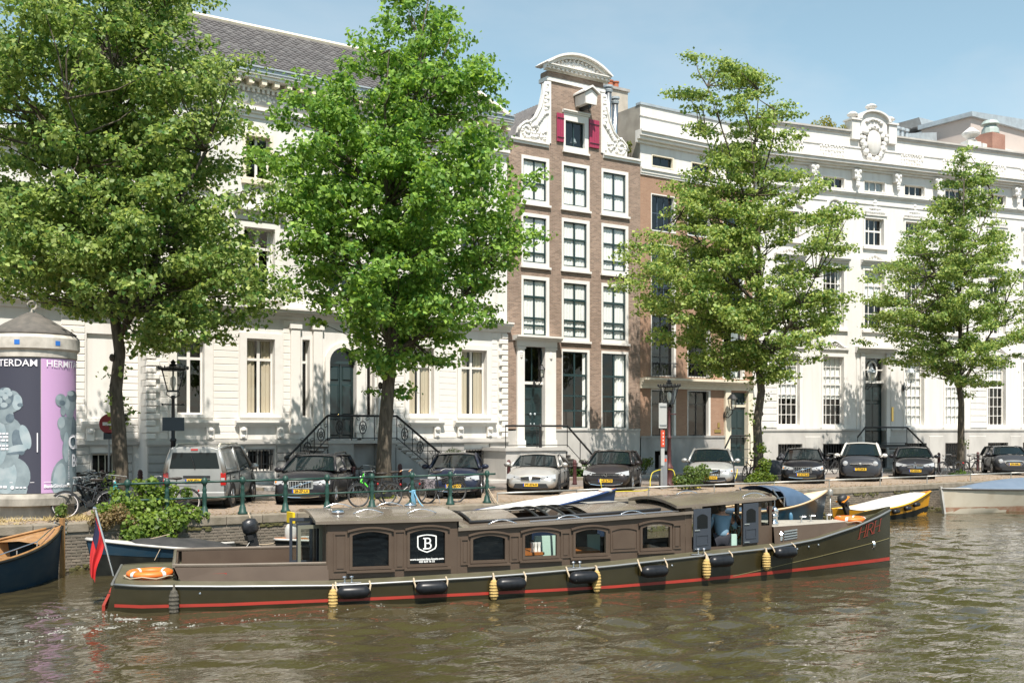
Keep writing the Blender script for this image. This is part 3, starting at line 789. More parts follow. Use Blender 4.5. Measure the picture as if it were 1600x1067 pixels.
claw(-1, nx0, fx(811)); claw(1, nx1, fx(980))
q = MB(orgB); q.box(nx0 - .1, nx0 + .12, DF - .05, DF + .3, zsh + .23, znk - .02); q.box(nx1 - .12, nx1 + .1, DF - .05, DF + .3, zsh + .23, znk - .02); q.build('neck_edging', m_trim, B)
q = MB(orgB); q.box(nx0 - .12, nx1 + .12, DF - .07, DF + .62, znk, znk + .18); q.build('string_course', m_trim, B)
zt0 = zb(121)
q = MB(orgB); q.box(nx0 - .02, nx1 + .02, DF - .03, DF + .62, znk + .182, zt0); q.build('neck_brick', m_brickB, B)
q = MB(orgB); q.moulding(nx0 - .28, nx1 + .28, cornice_prof(DF, zt0 + .002, [(.08, .06), (.2, .09), (.30, .07), (.36, .05)])); q.build('cornice', m_trim, B)
q = MB(orgB); x = nx0 - .2
while x < nx1 + .1: q.box(x, x + .12, DF - .28, DF - .19, zt0 + .065, zt0 + .15); x += .26
q.build('dentils', m_trim, B, kind='stuff')
zt1 = zt0 + .275; hw = (nx1 - nx0) / 2 + .34; cxm = (nx0 + nx1) / 2; rise = zb(89) - zt1
Rr = (hw * hw + rise * rise) / (2 * rise); a_ = math.asin(hw / Rr)
arcp = lambda r, t: (cxm + r * sin(t), zt1 + rise - Rr + r * cos(t))
ts = [-a_ + 2 * a_ * i / 16 for i in range(17)]
q = MB(orgB); q.prism([arcp(Rr - .2, t) for t in ts if arcp(Rr - .2, t)[1] > zt1 - .001][::-1] or [], DF - .1, DF + .55); q.build('tympanum', m_trim, B)
q = MB(orgB)
for i in range(16):
    for (r0, r1, y0) in ((Rr - .22, Rr - .08, DF - .26), (Rr - .079, Rr + .02, DF - .42)):
        p = [arcp(r0, ts[i]), arcp(r0, ts[i + 1]), arcp(r1, ts[i + 1]), arcp(r1, ts[i])]
        q.prism([(x, max(z, zt1 - .02)) for x, z in p], y0, DF + .6)
q.build('pediment', m_trim, B)
q = MB(orgB); carve(q, [(cxm + (i - 7) * .13, zt1 + .10 + .04 * (i % 2) + .14 * (1 - abs(i - 7) / 7)) for i in range(15)] + [(cxm + (i - 5) * .14, zt1 + .12) for i in range(11)], DF - .12, .11)
for t in ts[2:-2]: x, z = arcp(Rr - .3, t); q.box(x - .05, x + .05, DF - .2, DF - .1, z - .05, z + .05)
q.build('carving', m_trim, B, smooth=True, kind='stuff')
# roof behind the gable
q = MB(orgB); zrB = znk - .15; yb0, yb1 = DF + .62, DF + 11
for x0, s in ((bx0 + .1, 1), (bx1 - .1, -1)):
    q.quad((x0, yb0, zsh - .1), (cxm, yb0, zrB), (cxm, yb1, zrB), (x0, yb1, zsh - .1))
q.add([(bx0 + .1, yb0, zsh - .1), (bx1 - .1, yb0, zsh - .1), (cxm, yb0, zrB)], [(0, 1, 2)])
rB = q.build('roof', m_pantile, B)
q = MB(orgB)
for i in range(24):                                             # tile rolls running down the left slope
    y = yb0 + .2 + i * .24
    q.tube([(bx0 + .1, y, zsh - .06), (cxm, y, zrB + .04)], .07, 5)
q.build('pantiles', m_pantile, rB, kind='stuff')
# stoop
yq0 = DF - 1.9; qx0, qx1 = fx(790, yq0), fx(888, yq0); zlb = fz(840, 699, yq0)
q = MB(orgB); q.box(qx0, qx1, yq0, DF - .003, zlb - .14, zlb); q.build('landing', m_grey2, B)
q = MB(orgB); q.box(qx0 + .08, qx1 - .08, yq0 + .08, DF - .003, 0, zlb - .143); q.build('landing_base', m_grey2, B)
sxe = fx(928, yq0)
for i in range(7):
    q = MB(orgB); a = qx1 + .003 + (sxe - qx1) * i / 7; z = zlb - (i + 1) * (zlb - .12) / 7.6; q.box(a, a + (sxe - qx1) / 7 - .003, yq0 + .1, DF - .3, max(0, z - .16), z); q.build('step', m_grey2, B)
iron_rail(B, orgB, (qx0 + .05, zlb), (qx1, zlb), yq0 + .08, h=.95, posts=2, med=False); iron_rail(B, orgB, (qx1, zlb), (sxe, .15), yq0 + .08, h=.95, posts=2, med=False)
q = MB(orgB); q.lathe([(.07, 0), (.06, .9), (.09, .93), (.09, 1.02), (.05, 1.05), (.03, 1.12)], 10, (sxe, yq0 + .08, 0)); q.lathe([(.07, 0), (.06, .9), (.09, .93), (.05, 1.05)], 10, (fx(846, yq0), yq0 + .08, zlb)); q.build('newel', m_iron, B)

# chimney and flues between the gable and the white attic
ychm = DF + 2.2
cz1 = fz(960, 140, ychm); cxa, cxb = fx(942, ychm), fx(981, ychm)
CHM = thing('chimney', 'weathered plaster chimney with three orange pots beside the neck gable', 'chimney', ((cxa + cxb) / 2, ychm, zsh - .3))
oc = CHM.location
q = MB(oc); q.box(cxa, cxb, ychm, ychm + 1.0, zsh - .3, cz1); q.build('shaft', m_plaster, CHM)
q = MB(oc); q.box(cxa - .08, cxb + .08, ychm - .08, ychm + 1.08, cz1 + .003, cz1 + .14); q.build('cap', m_grey, CHM)
for i in range(3):
    q = MB(oc); q.lathe([(.16, 0), (.14, .35), (.18, .36), (.18, .42)], 10, (fx(952 + 9 * i, ychm), ychm + .4, cz1 + .143)); q.build('chimney_pot', m_terra, CHM)
for i, (p, t, h) in enumerate(((950.5, 145, .16), (961, 163, .15))):
    yy = DF + 1.0; zt_ = fz(p, t, yy); x = fx(p, yy)
    FL = thing('flue_pipe', ('tall silver flue pipe nearest the white neck gable', 'shorter silver flue pipe beside the weathered chimney wall')[i], 'flue pipe', (x, yy, zsh - .1), group='silver flue pipes by the gable')
    q = MB(FL.location); q.lathe([(h, zsh - .1), (h, zt_)], 12, (x, yy, 0)); q.build('pipe', M('steel', (.55, .58, .6), .3, 1), FL, smooth=True)
    q = MB(FL.location); q.lathe([(h + .03, zt_), (h + .06, zt_ + .12), (h - .02, zt_ + .2), (h + .08, zt_ + .24), (h + .08, zt_ + .34), (.02, zt_ + .38)], 12, (x, yy, 0)); q.build('cowl', m_zinc, FL)

# ================================================================== HOUSE C: red-brown brick with white attic storey
cx0, cx1 = fx(1000) + .01, fx(1176)
orgC = ((cx0 + cx1) / 2, DF, 0)
C = thing('brick_house', 'red brown brick house with white attic storey and cream shop cornice', 'house', orgC)
zc = lambda y: fz(1030, y)
hC = []
colsC = ((1017, 1056), (1074, 1110), (1129, 1163))
rowsC = ((304, 362, (.5,)), (381, 478, (.33, .66)), (491, 588, (.3, .62)), (608, 683, (.72,)))
for ci, (a, b) in enumerate(colsC):
    for ri, (t, bt, zs) in enumerate(rowsC):
        if ri == 3 and ci == 2: continue
        x0, x1, z0, z1 = fx(a), fx(b), zc(bt), zc(t); hC.append(hole(x0, x1, z0, z1))
        window(C, orgC, x0, x1, z0, z1, fl=.05, fr=.14, fb=.05, ft=.05, xs=(.33, .66) if ri < 2 else (.5,), zs=zs, sw=.06, bar=.04, rec=.2, proud=.015, sash=m_iron if ri > 1 else M('blue_grey_sash', (.06, .085, .12), .4),
               glass=m_glass_dk, curtain='side' if (ri == 2 and ci == 2) else None)
# attic storey
ztop = zc(170); zcor = zc(222); zbt = zc(277)
ha = []
for a, b in ((1018, 1053), (1080, 1112), (1133, 1162)):
    x0, x1, z0, z1 = fx(a), fx(b), zc(262), zc(243); ha.append(hole(x0, x1, z0, z1)); window(C, orgC, x0, x1, z0, z1, fl=.05, fr=.1, fb=.06, ft=.06, frame=m_cream, xs=(.5,), sw=.04, rec=.15, proud=.02, glass=m_glass_dk)
q = MB(orgC); wall_cells(q, cx0, cx1, zbt, ztop, DF, ha, .3); q.build('attic_wall', m_stucco2, C)
q = MB(orgC); q.moulding(cx0, cx1, cornice_prof(DF, zbt - .02, [(.06, .1), (.1, .16), (.16, .1)])); q.build('cornice', m_trim, C)
q = MB(orgC); q.moulding(cx0 - .3, cx1, cornice_prof(DF, zcor - .25, [(.12, .15), (.3, .15), (.42, .18), (.5, .1)])); q.build('cornice', m_trim, C)
q = MB(orgC); q.moulding(cx0 - .02, cx1, cornice_prof(DF, ztop - .55, [(.05, .06)])); q.build('cornice', m_trim, C)
q = MB(orgC); q.box(cx0 - .03, cx1, DF - .06, DF + .3, ztop + .003, ztop + .12); q.build('parapet_coping', m_zinc, C)
q = MB(orgC); q.quad((cx0, DF, zsh - 3), (cx0, DF, ztop), (cx0, DF + 9, ztop), (cx0, DF + 9, zsh - 3)); q.quad((cx0, DF + .2, ztop - .05), (cx1, DF + .2, ztop - .05), (cx1, DF + 9, ztop - .05), (cx0, DF + 9, ztop - .05)); q.quad((cx1, DF, 0), (cx1, DF + 9, 0), (cx1, DF + 9, ztop), (cx1, DF, ztop)); q.quad((cx1, DF + 9, 0), (cx0, DF + 9, 0), (cx0, DF + 9, ztop), (cx1, DF + 9, ztop)); q.build('side_wall', m_plaster, C)
zsc = zc(684)
dCx0, dCx1 = fx(1138), fx(1168); hC.append((dCx0, dCx1, .12, zc(610)))
q = MB(orgC); wall_cells(q, cx0, cx1, zsc, zbt - .02, DF, hC, .3); q.build('wall', m_brickC, C)
q = MB(orgC); wall_cells(q, cx0, cx1, 0, zsc, DF - .06, [(dCx0, dCx1, .12, zsc), (fx(1022), fx(1048), .3, 1.2)], .3); q.moulding(cx0, dCx0 - .3, cornice_prof(DF - .06, zsc + .002, [(.05, .1)])); q.build('plinth', m_grey, C)
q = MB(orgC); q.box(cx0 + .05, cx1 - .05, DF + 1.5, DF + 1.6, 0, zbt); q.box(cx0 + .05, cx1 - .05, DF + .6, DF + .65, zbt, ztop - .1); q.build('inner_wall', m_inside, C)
q = MB(orgC); z0 = zc(607); q.moulding(cx0 - .02, cx1 - .05, cornice_prof(DF, z0, [(.1, .18), (.16, .12), (.3, .1), (.44, .12)])); q.build('shop_cornice', m_cream, C)
q = MB(orgC); zd = zc(634); q.box(dCx0 + .08, dCx1 - .08, DF + .15, DF + .2, .13, zd); dC = q.build('door', m_door, C)
q = MB(orgC); mid = (dCx0 + dCx1) / 2
for s in (-1, 1):
    for k in range(3): c0, c1 = sorted((mid + s * .06, mid + s * .42)); q.cbox(c0, c1, DF + .11, DF + .155, .3 + (zd - .4) / 3 * k, .2 + (zd - .4) / 3 * (k + 1), .03)
q.build('door_panel', m_door, dC)
q = MB(orgC); q.box(dCx0, dCx1, DF + .08, DF + .2, zd + .002, zd + .12)
for a, b in ((fx(1131), dCx0 + .08), (dCx1 - .08, fx(1174))): q.cbox(a, b, DF - .16, DF + .2, .12, z0 - .003, .03)
q.build('pilaster', m_cream, C)
q = MB(orgC)
for i in range(5):
    xx = dCx0 + .1 + (dCx1 - dCx0 - .2) * (i + .5) / 5; q.tube([(xx + .1 * cos(k * pi / 4), DF + .12, zd + .35 + .2 * sin(k * pi / 4)) for k in range(9)], .02, 4)
q.box(dCx0, dCx1, DF + .14, DF + .15, zd + .12, zc(610)); q.build('grille', m_sash, C)
for a, b in colsC[:2]:
    q = MB(orgC); zr0 = zc(589)
    q.tube([(fx(a), DF - .1, zr0 + .7), (fx(b), DF - .1, zr0 + .7)], .022, 5); q.tube([(fx(a), DF - .1, zr0 + .1), (fx(b), DF - .1, zr0 + .1)], .016, 5)
    for i in range(9): xx = fx(a) + (fx(b) - fx(a)) * i / 8; q.tube([(xx, DF - .1, zr0), (xx, DF - .1, zr0 + .7)], .012, 4)
    q.build('balcony_railing', m_iron, C)
q = MB(orgC); q.box(fx(1116), fx(1126), DF - .03, DF, zc(676), zc(671)); q.box(fx(1121), fx(1124), DF - .03, DF, zc(668), zc(660)); q.build('letter_slot', m_brass, C)
iron_rail(C, orgC, (fx(1128, DF - 1.3), .2), (fx(1142, DF - 1.3), 1.15), DF - 1.3, h=.8, posts=1, med=False); iron_rail(C, orgC, (fx(1142, DF - 1.3), 1.15), (fx(1172, DF - 1.3), 1.15), DF - 1.3, h=.8, posts=2, med=False)
q = MB(orgC); q.box(fx(1138, DF - 1.3), fx(1176, DF - 1.3), DF - 1.35, DF - .064, 0, .35); q.build('landing', m_grey, C)

# ================================================================== HOUSE D: long ornate white house on the right
# the street bends here: this front stands 11.5 degrees further round; measured along its own plane
DA = radians(-11.5); P0x, P0y = cx1 + .01, DF
def fr_(px, Dd=DF):
    a, b = ray(px); n = Dd - DF; qx, qy = P0x - sin(DA) * n, P0y + cos(DA) * n
    s = (b * qx - a * qy) / (a * sin(DA) - b * cos(DA)); return P0x + s, (qx + s * cos(DA)) / a
fx_keep, fz_keep = fx, fz
def fx(px, D=DF): return fr_(px, D)[0]
def fz(px, py, D=DF): return EYE + (HOR - py) / FOC * fr_(px, D)[1]
def bend_world(x, y, z=0.0): return Vector((P0x + (x - P0x) * cos(DA) - (y - P0y) * sin(DA), P0y + (x - P0x) * sin(DA) + (y - P0y) * cos(DA), z))
ex0, ex1 = P0x, fx(1760)
orgD = (ex0, DF, 0)
D = thing('ornate_house', 'long white plastered house with carved crest on the parapet and green door', 'house', orgD, DA)
hD = []
zg = lambda y, p=1300: fz(p, y)
zp, zcD = fz(1400, 219), fz(1400, 270)
bays = [1233.5, 1303, 1367, 1429.5, 1492, 1558, 1612, 1668, 1720]
ww = .86
for i, p in enumerate(bays):
    X = fx(p)
    # ground floor
    z0, z1 = fz(1300, 667), fz(1300, 552)
    if i != 2:
        x0, x1 = X - ww, X + ww; hD.append(hole(x0, x1, z0, z1))
        window(D, orgD, x0, x1, z0, z1, fl=.12, fr=.2, fb=.1, ft=.18, sash=m_trim, xs=(.25, .5, .75), zs=(.14, .29, .44, .6, .72, .86), wide=(3,), sw=.06, bar=.035, rec=.26, proud=.04, joined=True,
               curtain=.62 if i < 2 else ('blind' if i < 5 else .3), glass=m_glass, sill=.14)
        q = MB(orgD); zz = z1 + .1
        q.moulding(x0 - .1, x1 + .1, cornice_prof(DF, zz, [(.06, .1), (.12, .08)]))
        q.tube([(X + (k - 8) * .11, DF - .05, zz + .35 + .22 * cos((k - 8) * .38) * (1 - abs(k - 8) / 20)) for k in range(17)], .06, 5)
        carve(q, [(X + (k - 3) * .16, zz + .33 + .1 * (1 - abs(k - 3) / 3)) for k in range(7)], DF - .03, .07); q.build('window_ornament', m_stucco2, D, smooth=False)
    # first floor
    z0, z1 = fz(1365, 516), fz(1365, 418); x0, x1 = X - ww, X + ww; hD.append(hole(x0, x1, z0, z1))
    window(D, orgD, x0, x1, z0, z1, fl=.12, fr=.2, fb=.1, ft=.18, sash=m_trim, xs=(.25, .5, .75) if i != 2 else (.33, .66), zs=(.25, .5, .75), wide=(1,), sw=.06, bar=.04, rec=.26, proud=.04, joined=True, curtain=.55 if i % 2 == 0 else 'edges', sill=.14)
    q = MB(orgD); q.moulding(x0 - .15, x1 + .15, cornice_prof(DF, z1 + .1, [(.08, .12), (.2, .1), (.28, .08)])); carve(q, [(X + (k - 3) * .18, z1 + .5 + .18 * (1 - abs(k - 3) / 3)) for k in range(7)], DF - .03, .1); q.build('window_hood', m_stucco2, D)
    # second floor
    z0, z1 = fz(1365, 386), fz(1365, 338); x0, x1 = X - .8, X + .8; hD.append(hole(x0, x1, z0, z1))
    window(D, orgD, x0, x1, z0, z1, fl=.1, fr=.18, fb=.1, ft=.14, sash=m_trim, xs=(.33, .66), zs=(.55,), sw=.06, bar=.05, wide=(0,), rec=.26, proud=.04, joined=True, sill=.14, glass=m_glass_dk)
    q = MB(orgD)
    if i % 2 == 0 and i != 2 or i == 1:
        q.tube([(X - .85, DF - .06, z1 + .12), (X - .62, DF - .06, z1 + .22)] + [(X + .5 * cos(pi - k * pi / 8), DF - .06, z1 + .32 + .42 * sin(k * pi / 8)) for k in range(9)] + [(X + .62, DF - .06, z1 + .22), (X + .85, DF - .06, z1 + .12)], .1, 6)
        carve(q, [(X + .2 * cos(k), z1 + .4 + .1 * sin(k)) for k in range(6)], DF - .03, .08)
    else:
        carve(q, [(X + (k - 4) * .16, z1 + .22) for k in range(9)] + [(X + (k - 2) * .16, z1 + .42) for k in range(5)] + [(X, z1 + .62), (X, z1 + .78)], DF - .03, .12)
        q.moulding(X - .85, X + .85, cornice_prof(DF, z1 + .02, [(.1, .08)]))
    q.build('window_ornament', m_stucco2, D)
    # attic lights below the cornice
    z0, z1 = fz(1300, 294), fz(1300, 275); x0, x1 = X - .8, X + .8; hD.append(hole(x0, x1, z0, z1))
    window(D, orgD, x0, x1, z0, z1, fl=.05, fr=.1, fb=.05, ft=.06, frame=m_trim, sash=m_trim, xs=(.33, .66), sw=.04, bar=.05, rec=.2, proud=.02, joined=True, glass=m_glass_dk, curtain='blind' if i == 2 else None)
    if i < 8:                                                   # consoles carrying the cornice
        cxx = (X + fx(bays[i + 1])) / 2
        q = MB(orgD); zt_ = zcD - .12
        q.prism([(cxx - .2, zt_ - .5), (cxx + .2, zt_ - .5), (cxx + .24, zt_), (cxx - .24, zt_)], DF - .3, DF + .01)
        carve(q, [(cxx - .14, zt_ - .15), (cxx + .14, zt_ - .15), (cxx, zt_ - .3), (cxx - .1, zt_ - .45), (cxx + .1, zt_ - .45), (cxx, zt_ - .62), (cxx, zt_ - .78), (cxx, zt_ - .9)], DF - .3, .12); q.build('console', m_stucco2, D)
# door bay
X = fx(1367); e0, e1 = X - .72, X + .72; ez0 = fz(1367, 694); ezt = fz(1367, 597); ezt2 = fz(1367, 560)
hD.append((e0, e1, ez0, ezt2))
q = MB(orgD); q.box(e0, e1, DF + .3, DF + .36, ez0, ezt - .06); dD = q.build('door', m_door, D)
q = MB(orgD)
for s in (-1, 1):
    for a, b in ((.04, .22), (.27, .66), (.7, .94)): c0, c1 = sorted((X + s * .06, X + s * .62)); H = ezt - ez0; q.cbox(c0, c1, DF + .25, DF + .305, ez0 + H * a, ez0 + H * b, .04)
q.build('door_panel', m_door, dD)
q = MB(orgD); q.box(e0, e1, DF + .1, DF + .36, ezt - .058, ezt + .07); zc_ = (ezt + ezt2) / 2 + .03
q.ring([(X + .36 * cos(k * pi / 10), zc_ + .52 * sin(k * pi / 10)) for k in range(20)], [(X + .27 * cos(k * pi / 10), zc_ + .42 * sin(k * pi / 10)) for k in range(20)], DF + .2, DF + .27)
q.box(e0, X - .36, DF + .21, DF + .26, zc_ - .03, zc_ + .03); q.box(X + .36, e1, DF + .21, DF + .26, zc_ - .03, zc_ + .03); fD = q.build('fanlight', m_trim, D)
q = MB(orgD); q.quad((e0, DF + .3, ezt + .07), (e1, DF + .3, ezt + .07), (e1, DF + .3, ezt2), (e0, DF + .3, ezt2)); q.build('pane', m_glass_dk, fD)
for s in (-1, 1):
    q = MB(orgD); a, b = sorted((X + s * .74, X + s * 1.05)); q.cbox(a, b, DF - .1, DF + .02, ez0 - .6, ezt2 + .3, .03); q.cbox(*sorted((X + s * 1.1, X + s * 1.3)), DF - .05, DF + .02, ez0 - .6, ezt2 + .3, .02); q.build('pilaster', m_stucco2, D)
q = MB(orgD); q.moulding(X - 1.4, X + 1.4, cornice_prof(DF, ezt2 + .303, [(.14, .12), (.24, .1), (.36, .1)])); q.build('door_hood', m_stucco2, D)
q = MB(orgD); q.box(X + 1.12, X + 1.26, DF - .09, DF - .052, ez0 + 1.3, ez0 + 2.1); q.build('name_plate', m_brass, D)
zsD = fz(1300, 673)
hb = []
for p in bays:
    if p == 1367: hb.append((fx(1352), fx(1384), .12, fz(1367, 701))); continue
    hb.append((fx(p) - .8, fx(p) + .8, fz(1300, 733), fz(1300, 693)))
q = MB(orgD); wall_cells(q, ex0, ex1, zsD, zp, DF, hD, .4); q.quad((ex0, DF, 0), (ex0, DF, zp), (ex0, DF + 12, zp), (ex0, DF + 12, 0)); q.quad((ex1, DF, 0), (ex1, DF + 12, 0), (ex1, DF + 12, zp), (ex1, DF, zp)); q.quad((ex1, DF + 12, 0), (ex0, DF + 12, 0), (ex0, DF + 12, zp), (ex1, DF + 12, zp)); q.quad((ex0, DF + .3, zp - .2), (ex1, DF + .3, zp - .2), (ex1, DF + 12, zp - .2), (ex0, DF + 12, zp - .2)); q.build('wall', m_stucco2, D)
q = MB(orgD); wall_cells(q, ex0, ex1, 0, zsD, DF - .08, [h for h in hb] + [(e0, e1, ez0, zsD)], .4); q.moulding(ex0, e0 - .4, cornice_prof(DF - .08, zsD + .002, [(.06, .1)])); q.moulding(e1 + .4, ex1, cornice_prof(DF - .08, zsD + .002, [(.06, .1)]))
for i in range(len(bays) - 1):
    a, b = fx(bays[i]) + .95, fx(bays[i + 1]) - .95
    if b - a > .4: q.cbox(a, b, DF - .11, DF - .075, .35, zsD - .3, .03)
q.build('plinth', m_grey2, D)
for h in hb:
    q = MB(orgD); q.quad((h[0], DF + .2, h[2]), (h[1], DF + .2, h[2]), (h[1], DF + .2, h[3]), (h[0], DF + .2, h[3])); w = q.build('basement_window', m_glass_dk, D)
    q = MB(orgD)
    for k in range(9): xx = h[0] + (h[1] - h[0]) * (k + .5) / 9; q.box(xx - .018, xx + .018, DF + .02, DF + .05, h[2], h[3])
    for zz in (.25, .6): q.box(h[0], h[1], DF + .055, DF + .075, h[2] + (h[3] - h[2]) * zz, h[2] + (h[3] - h[2]) * zz + .03)
    q.build('bars', m_zinc if h[2] > .2 else m_iron, w)
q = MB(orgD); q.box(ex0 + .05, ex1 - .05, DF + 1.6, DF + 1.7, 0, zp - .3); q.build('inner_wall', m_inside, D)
q = MB(orgD); q.moulding(ex0 - .05, ex1, cornice_prof(DF, zcD - .14, [(.14, .12), (.3, .12), (.48, .16), (.56, .1)])); zq = fz(1300, 300); q.moulding(ex0, ex1, cornice_prof(DF, zq - .1, [(.05, .06), (.12, .08), (.18, .08)])); q.moulding(ex0, ex1, cornice_prof(DF, zq - .5, [(.05, .08)]))
q.moulding(ex0, ex1, cornice_prof(DF, zp - .75, [(.05, .08)])); q.build('cornice', m_stucco2, D)
q = MB(orgD); q.moulding(ex0, ex1, cornice_prof(DF, zp + .002, [(.1, .1), (.16, .1)])); q.box(ex0, ex1, DF + .021, DF + .4, zp + .002, zp + .2); q.build('parapet_coping', m_grey2, D)
for p in (1235, 1300, 1425, 1490, 1555, 1610):                   # carved panels of the parapet
    X = fx(p); q = MB(orgD); zz = (zp - .75 + zcD + .36) / 2 + .1
    for r in range(3):
        carve(q, [(X + (k - 4) * .19, zz + (r - 1) * .2 + R.uniform(-.04, .04)) for k in range(9)], DF - .01, .085)
    q.build('parapet_carving', m_stucco2, D, kind='stuff')
# rusticated strip at its left corner and between bays 5-6
for k in range(13):
    z = zsD + .15 + k * .36
    for a, b in ((1190, 1214), (1516, 1541)):
        q = MB(orgD); q.cbox(fx(a), fx(b), DF - .04, DF + .02, z + .012, z + .345, .025); q.build('stone_block', m_stucco2, D)
# the crest
X = fx(1363); zq = zp + .2
q = MB(orgD); a = .95
arch = [(X + a * cos(pi * k / 10), zq + 1.0 + .75 * sin(pi * k / 10)) for k in range(11)]
q.prism([(X - a, zq), (X + a, zq)] + arch, DF - .12, DF + .4)
for k in range(10):
    (xa, za), (xb, zb_) = arch[k], arch[k + 1]
    q.prism([(xb, zb_), (xa, za), (X + (xa - X) * 1.16, zq + 1.0 + (za - zq - 1.0) * 1.18), (X + (xb - X) * 1.16, zq + 1.0 + (zb_ - zq - 1.0) * 1.18)][::-1], DF - .3, DF + .45)
cr = q.build('crest', m_stucco2, D)
for s in (-1, 1):
    q = MB(orgD); c = X + s * 1.3; q.box(c - .28, c + .28, DF - .2, DF + .42, zq - .5, zq + .85); q.box(c - .36, c + .36, DF - .28, DF + .48, zq + .853, zq + 1.0)
    q.lathe([(.2, 0), (.26, .06), (.12, .12), (.14, .18), (.3, .34), (.32, .42), (.2, .58), (.05, .68)], 10, (c, DF + .1, zq + 1.002)); q.build('finial', m_stucco2, cr, smooth=False)
q = MB(orgD); q.lathe([(.28, 0), (.3, .08), (.16, .16), (.3, .32), (.34, .42), (.24, .56), (.04, .68)], 10, (X, DF + .1, zq + 1.88)); q.build('finial', m_stucco2, cr)
q = MB(orgD); q.ball((X, DF - .12, zq - .55), (.5, .22, .75), 12, 8); q.build('shield', m_stucco2, cr, smooth=True)
q = MB(orgD)
carve(q, [(X + .66 * cos(k * .42), zq - .55 + .95 * sin(k * .42)) for k in range(15)], DF - .12, .18); carve(q, [(X + .5 * cos(k * .5 + .3), zq + .75 + .35 * sin(k * .5 + .3)) for k in range(6)] + [(X, zq + .55), (X - .2, zq + .4), (X + .2, zq + .4)], DF - .16, .13)
carve(q, [(X - .95 + .1 * k, zq - .1 - .25 * k) for k in range(5)] + [(X + .95 - .1 * k, zq - .1 - .25 * k) for k in range(5)], DF - .1, .18); carve(q, [(X, zq - 1.7), (X - .2, zq - 1.6), (X + .2, zq - 1.6)], DF - .03, .12)
q.build('carving', m_stucco2, cr, smooth=True, kind='stuff')
for ob_ in [cr] + kids(cr):
    for v in ob_.data.vertices:
        if v.co.z > zq: v.co.z = zq + (v.co.z - zq) * .66
X = fx(1521); q = MB(orgD); q.box(X - .5, X + .5, DF - .1, DF + .5, zp + .2, zp + .5); q.lathe([(.3, 0), (.36, .08), (.16, .18), (.48, .4), (.52, .52), (.3, .7), (.1, .86)], 12, (X, DF + .2, zp + .502)); q.build('urn', m_stucco2, D)
# steps and rail at the green door
yk = DF - 1.7; X0, X1 = fx(1352, yk), fx(1417, yk); zlk = ez0
q = MB(orgD); q.box(X0, X1, yk, DF - .09, zlk - .14, zlk); q.box(X0, X0 + .5, yk + .5, DF - .09, 0, zlk - .143); q.build('landing', m_iron, D)
iron_rail(D, orgD, (X0, zlk), (X1, zlk), yk, h=.95, posts=2, med=False); iron_rail(D, orgD, (X1, zlk), (fx(1452, yk), .2), yk, h=.95, posts=2, med=False); iron_rail(D, orgD, (X0, zlk), (fx(1340, yk), .9), yk, h=.95, posts=1, med=False)
for i in range(6):
    q = MB(orgD); a = X1 + (fx(1452, yk) - X1) * i / 6; z = zlk - (i + 1) * (zlk - .12) / 6.5; q.box(a + .003, a + (fx(1452, yk) - X1) / 6, yk + .05, DF - .3, z - .08, z); q.build('step', m_grey, D)

fx, fz = fx_keep, fz_keep
# ================================================================== buildings beyond, top right
m_far = M('far_plaster', (.42, .37, .33), .9, col2=(.36, .31, .28), scale=.5)
m_far2 = M('far_plaster_pink', (.50, .43, .39), .9, col2=(.44, .38, .345), scale=.5)
yb = 62
def far_block(label, px0, px1, ztop_py, dep, y, mm, roof=None, slope=0.0):
    x0, x1 = fx(px0, y), fx(px1, y); zt = fz(px0, ztop_py, y)
    F_ = thing('building', label, 'building', ((x0 + x1) / 2, y, 0)); o = F_.location
    q = MB(o); q.box(x0, x1, y, y + dep, 0, zt); q.build('wall', mm, F_)
    q = MB(o); q.prism([(x0 - .3, zt), (x1 + .3, zt), (x1 + .3, zt + .35 + slope), (x0 - .3, zt + .35)], y - .3, y + dep + .3); q.build('roof', roof or m_zinc, F_)
    return F_, o, x0, x1, zt
F1, o1_, x0, x1, zt = far_block('beige block with flat grey roof beyond the ornate parapet', 1456, 1545, 209, 9, 62, m_far)
q = MB(o1_); q.prism([(x0, zt + .4), (x1, zt + .4), (x1, zt + 3.0), (x0 + 4, zt + 1.2)], 62.3, 70); q.build('upper_wall', m_far, F1)
q = MB(o1_); q.prism([(x0 + .6, zt + 1.2), (x0 + 4.2, zt + 1.3), (x0 + 4.4, zt + 1.9), (x0 + .2, zt + 1.9)], 63.5, 66.5); q.build('roof_vent', m_zinc, F1)
F2, o2_, x0, x1, zt = far_block('pinkish plaster building far right with pale roof edges', 1534, 1760, 232, 8, 55, m_far2, m_trim)
q = MB(o2_); q.box(x0 + 1.5, x1, 57, 62, zt + .36, zt + 3.4); q.build('upper_wall', m_far2, F2)
q = MB(o2_); q.prism([(x0 + 1.2, zt + 3.403), (x1, zt + 3.403), (x1, zt + 5.4), (x0 + 1.2, zt + 3.8)], 56.7, 62.2); q.build('upper_roof', m_zinc, F2)
q = MB(o2_); q.box(x0 + .3, x0 + 2.2, 54.2, 55.8, zt - .3, zt + 1.3); c2 = q.build('chimney', brick_mat('far_brick', (.36, .17, .12), (.4, .2, .14), (.45, .36, .3)), F2)
q = MB(o2_); q.lathe([(.6, 0), (.75, .1), (.7, .5), (.5, .8), (.8, .9), (.6, 1.2), (.1, 1.3)], 12, (x0 + 1.25, 55, zt + 1.303)); q.build('chimney_cowl', M('pale_green_metal', (.34, .40, .37), .5), c2)
F3, o3_, x0, x1, zt = far_block('low zinc roofed building left of the beige block', 1412, 1456, 217, 6, 60, m_zinc, m_zinc, .8)
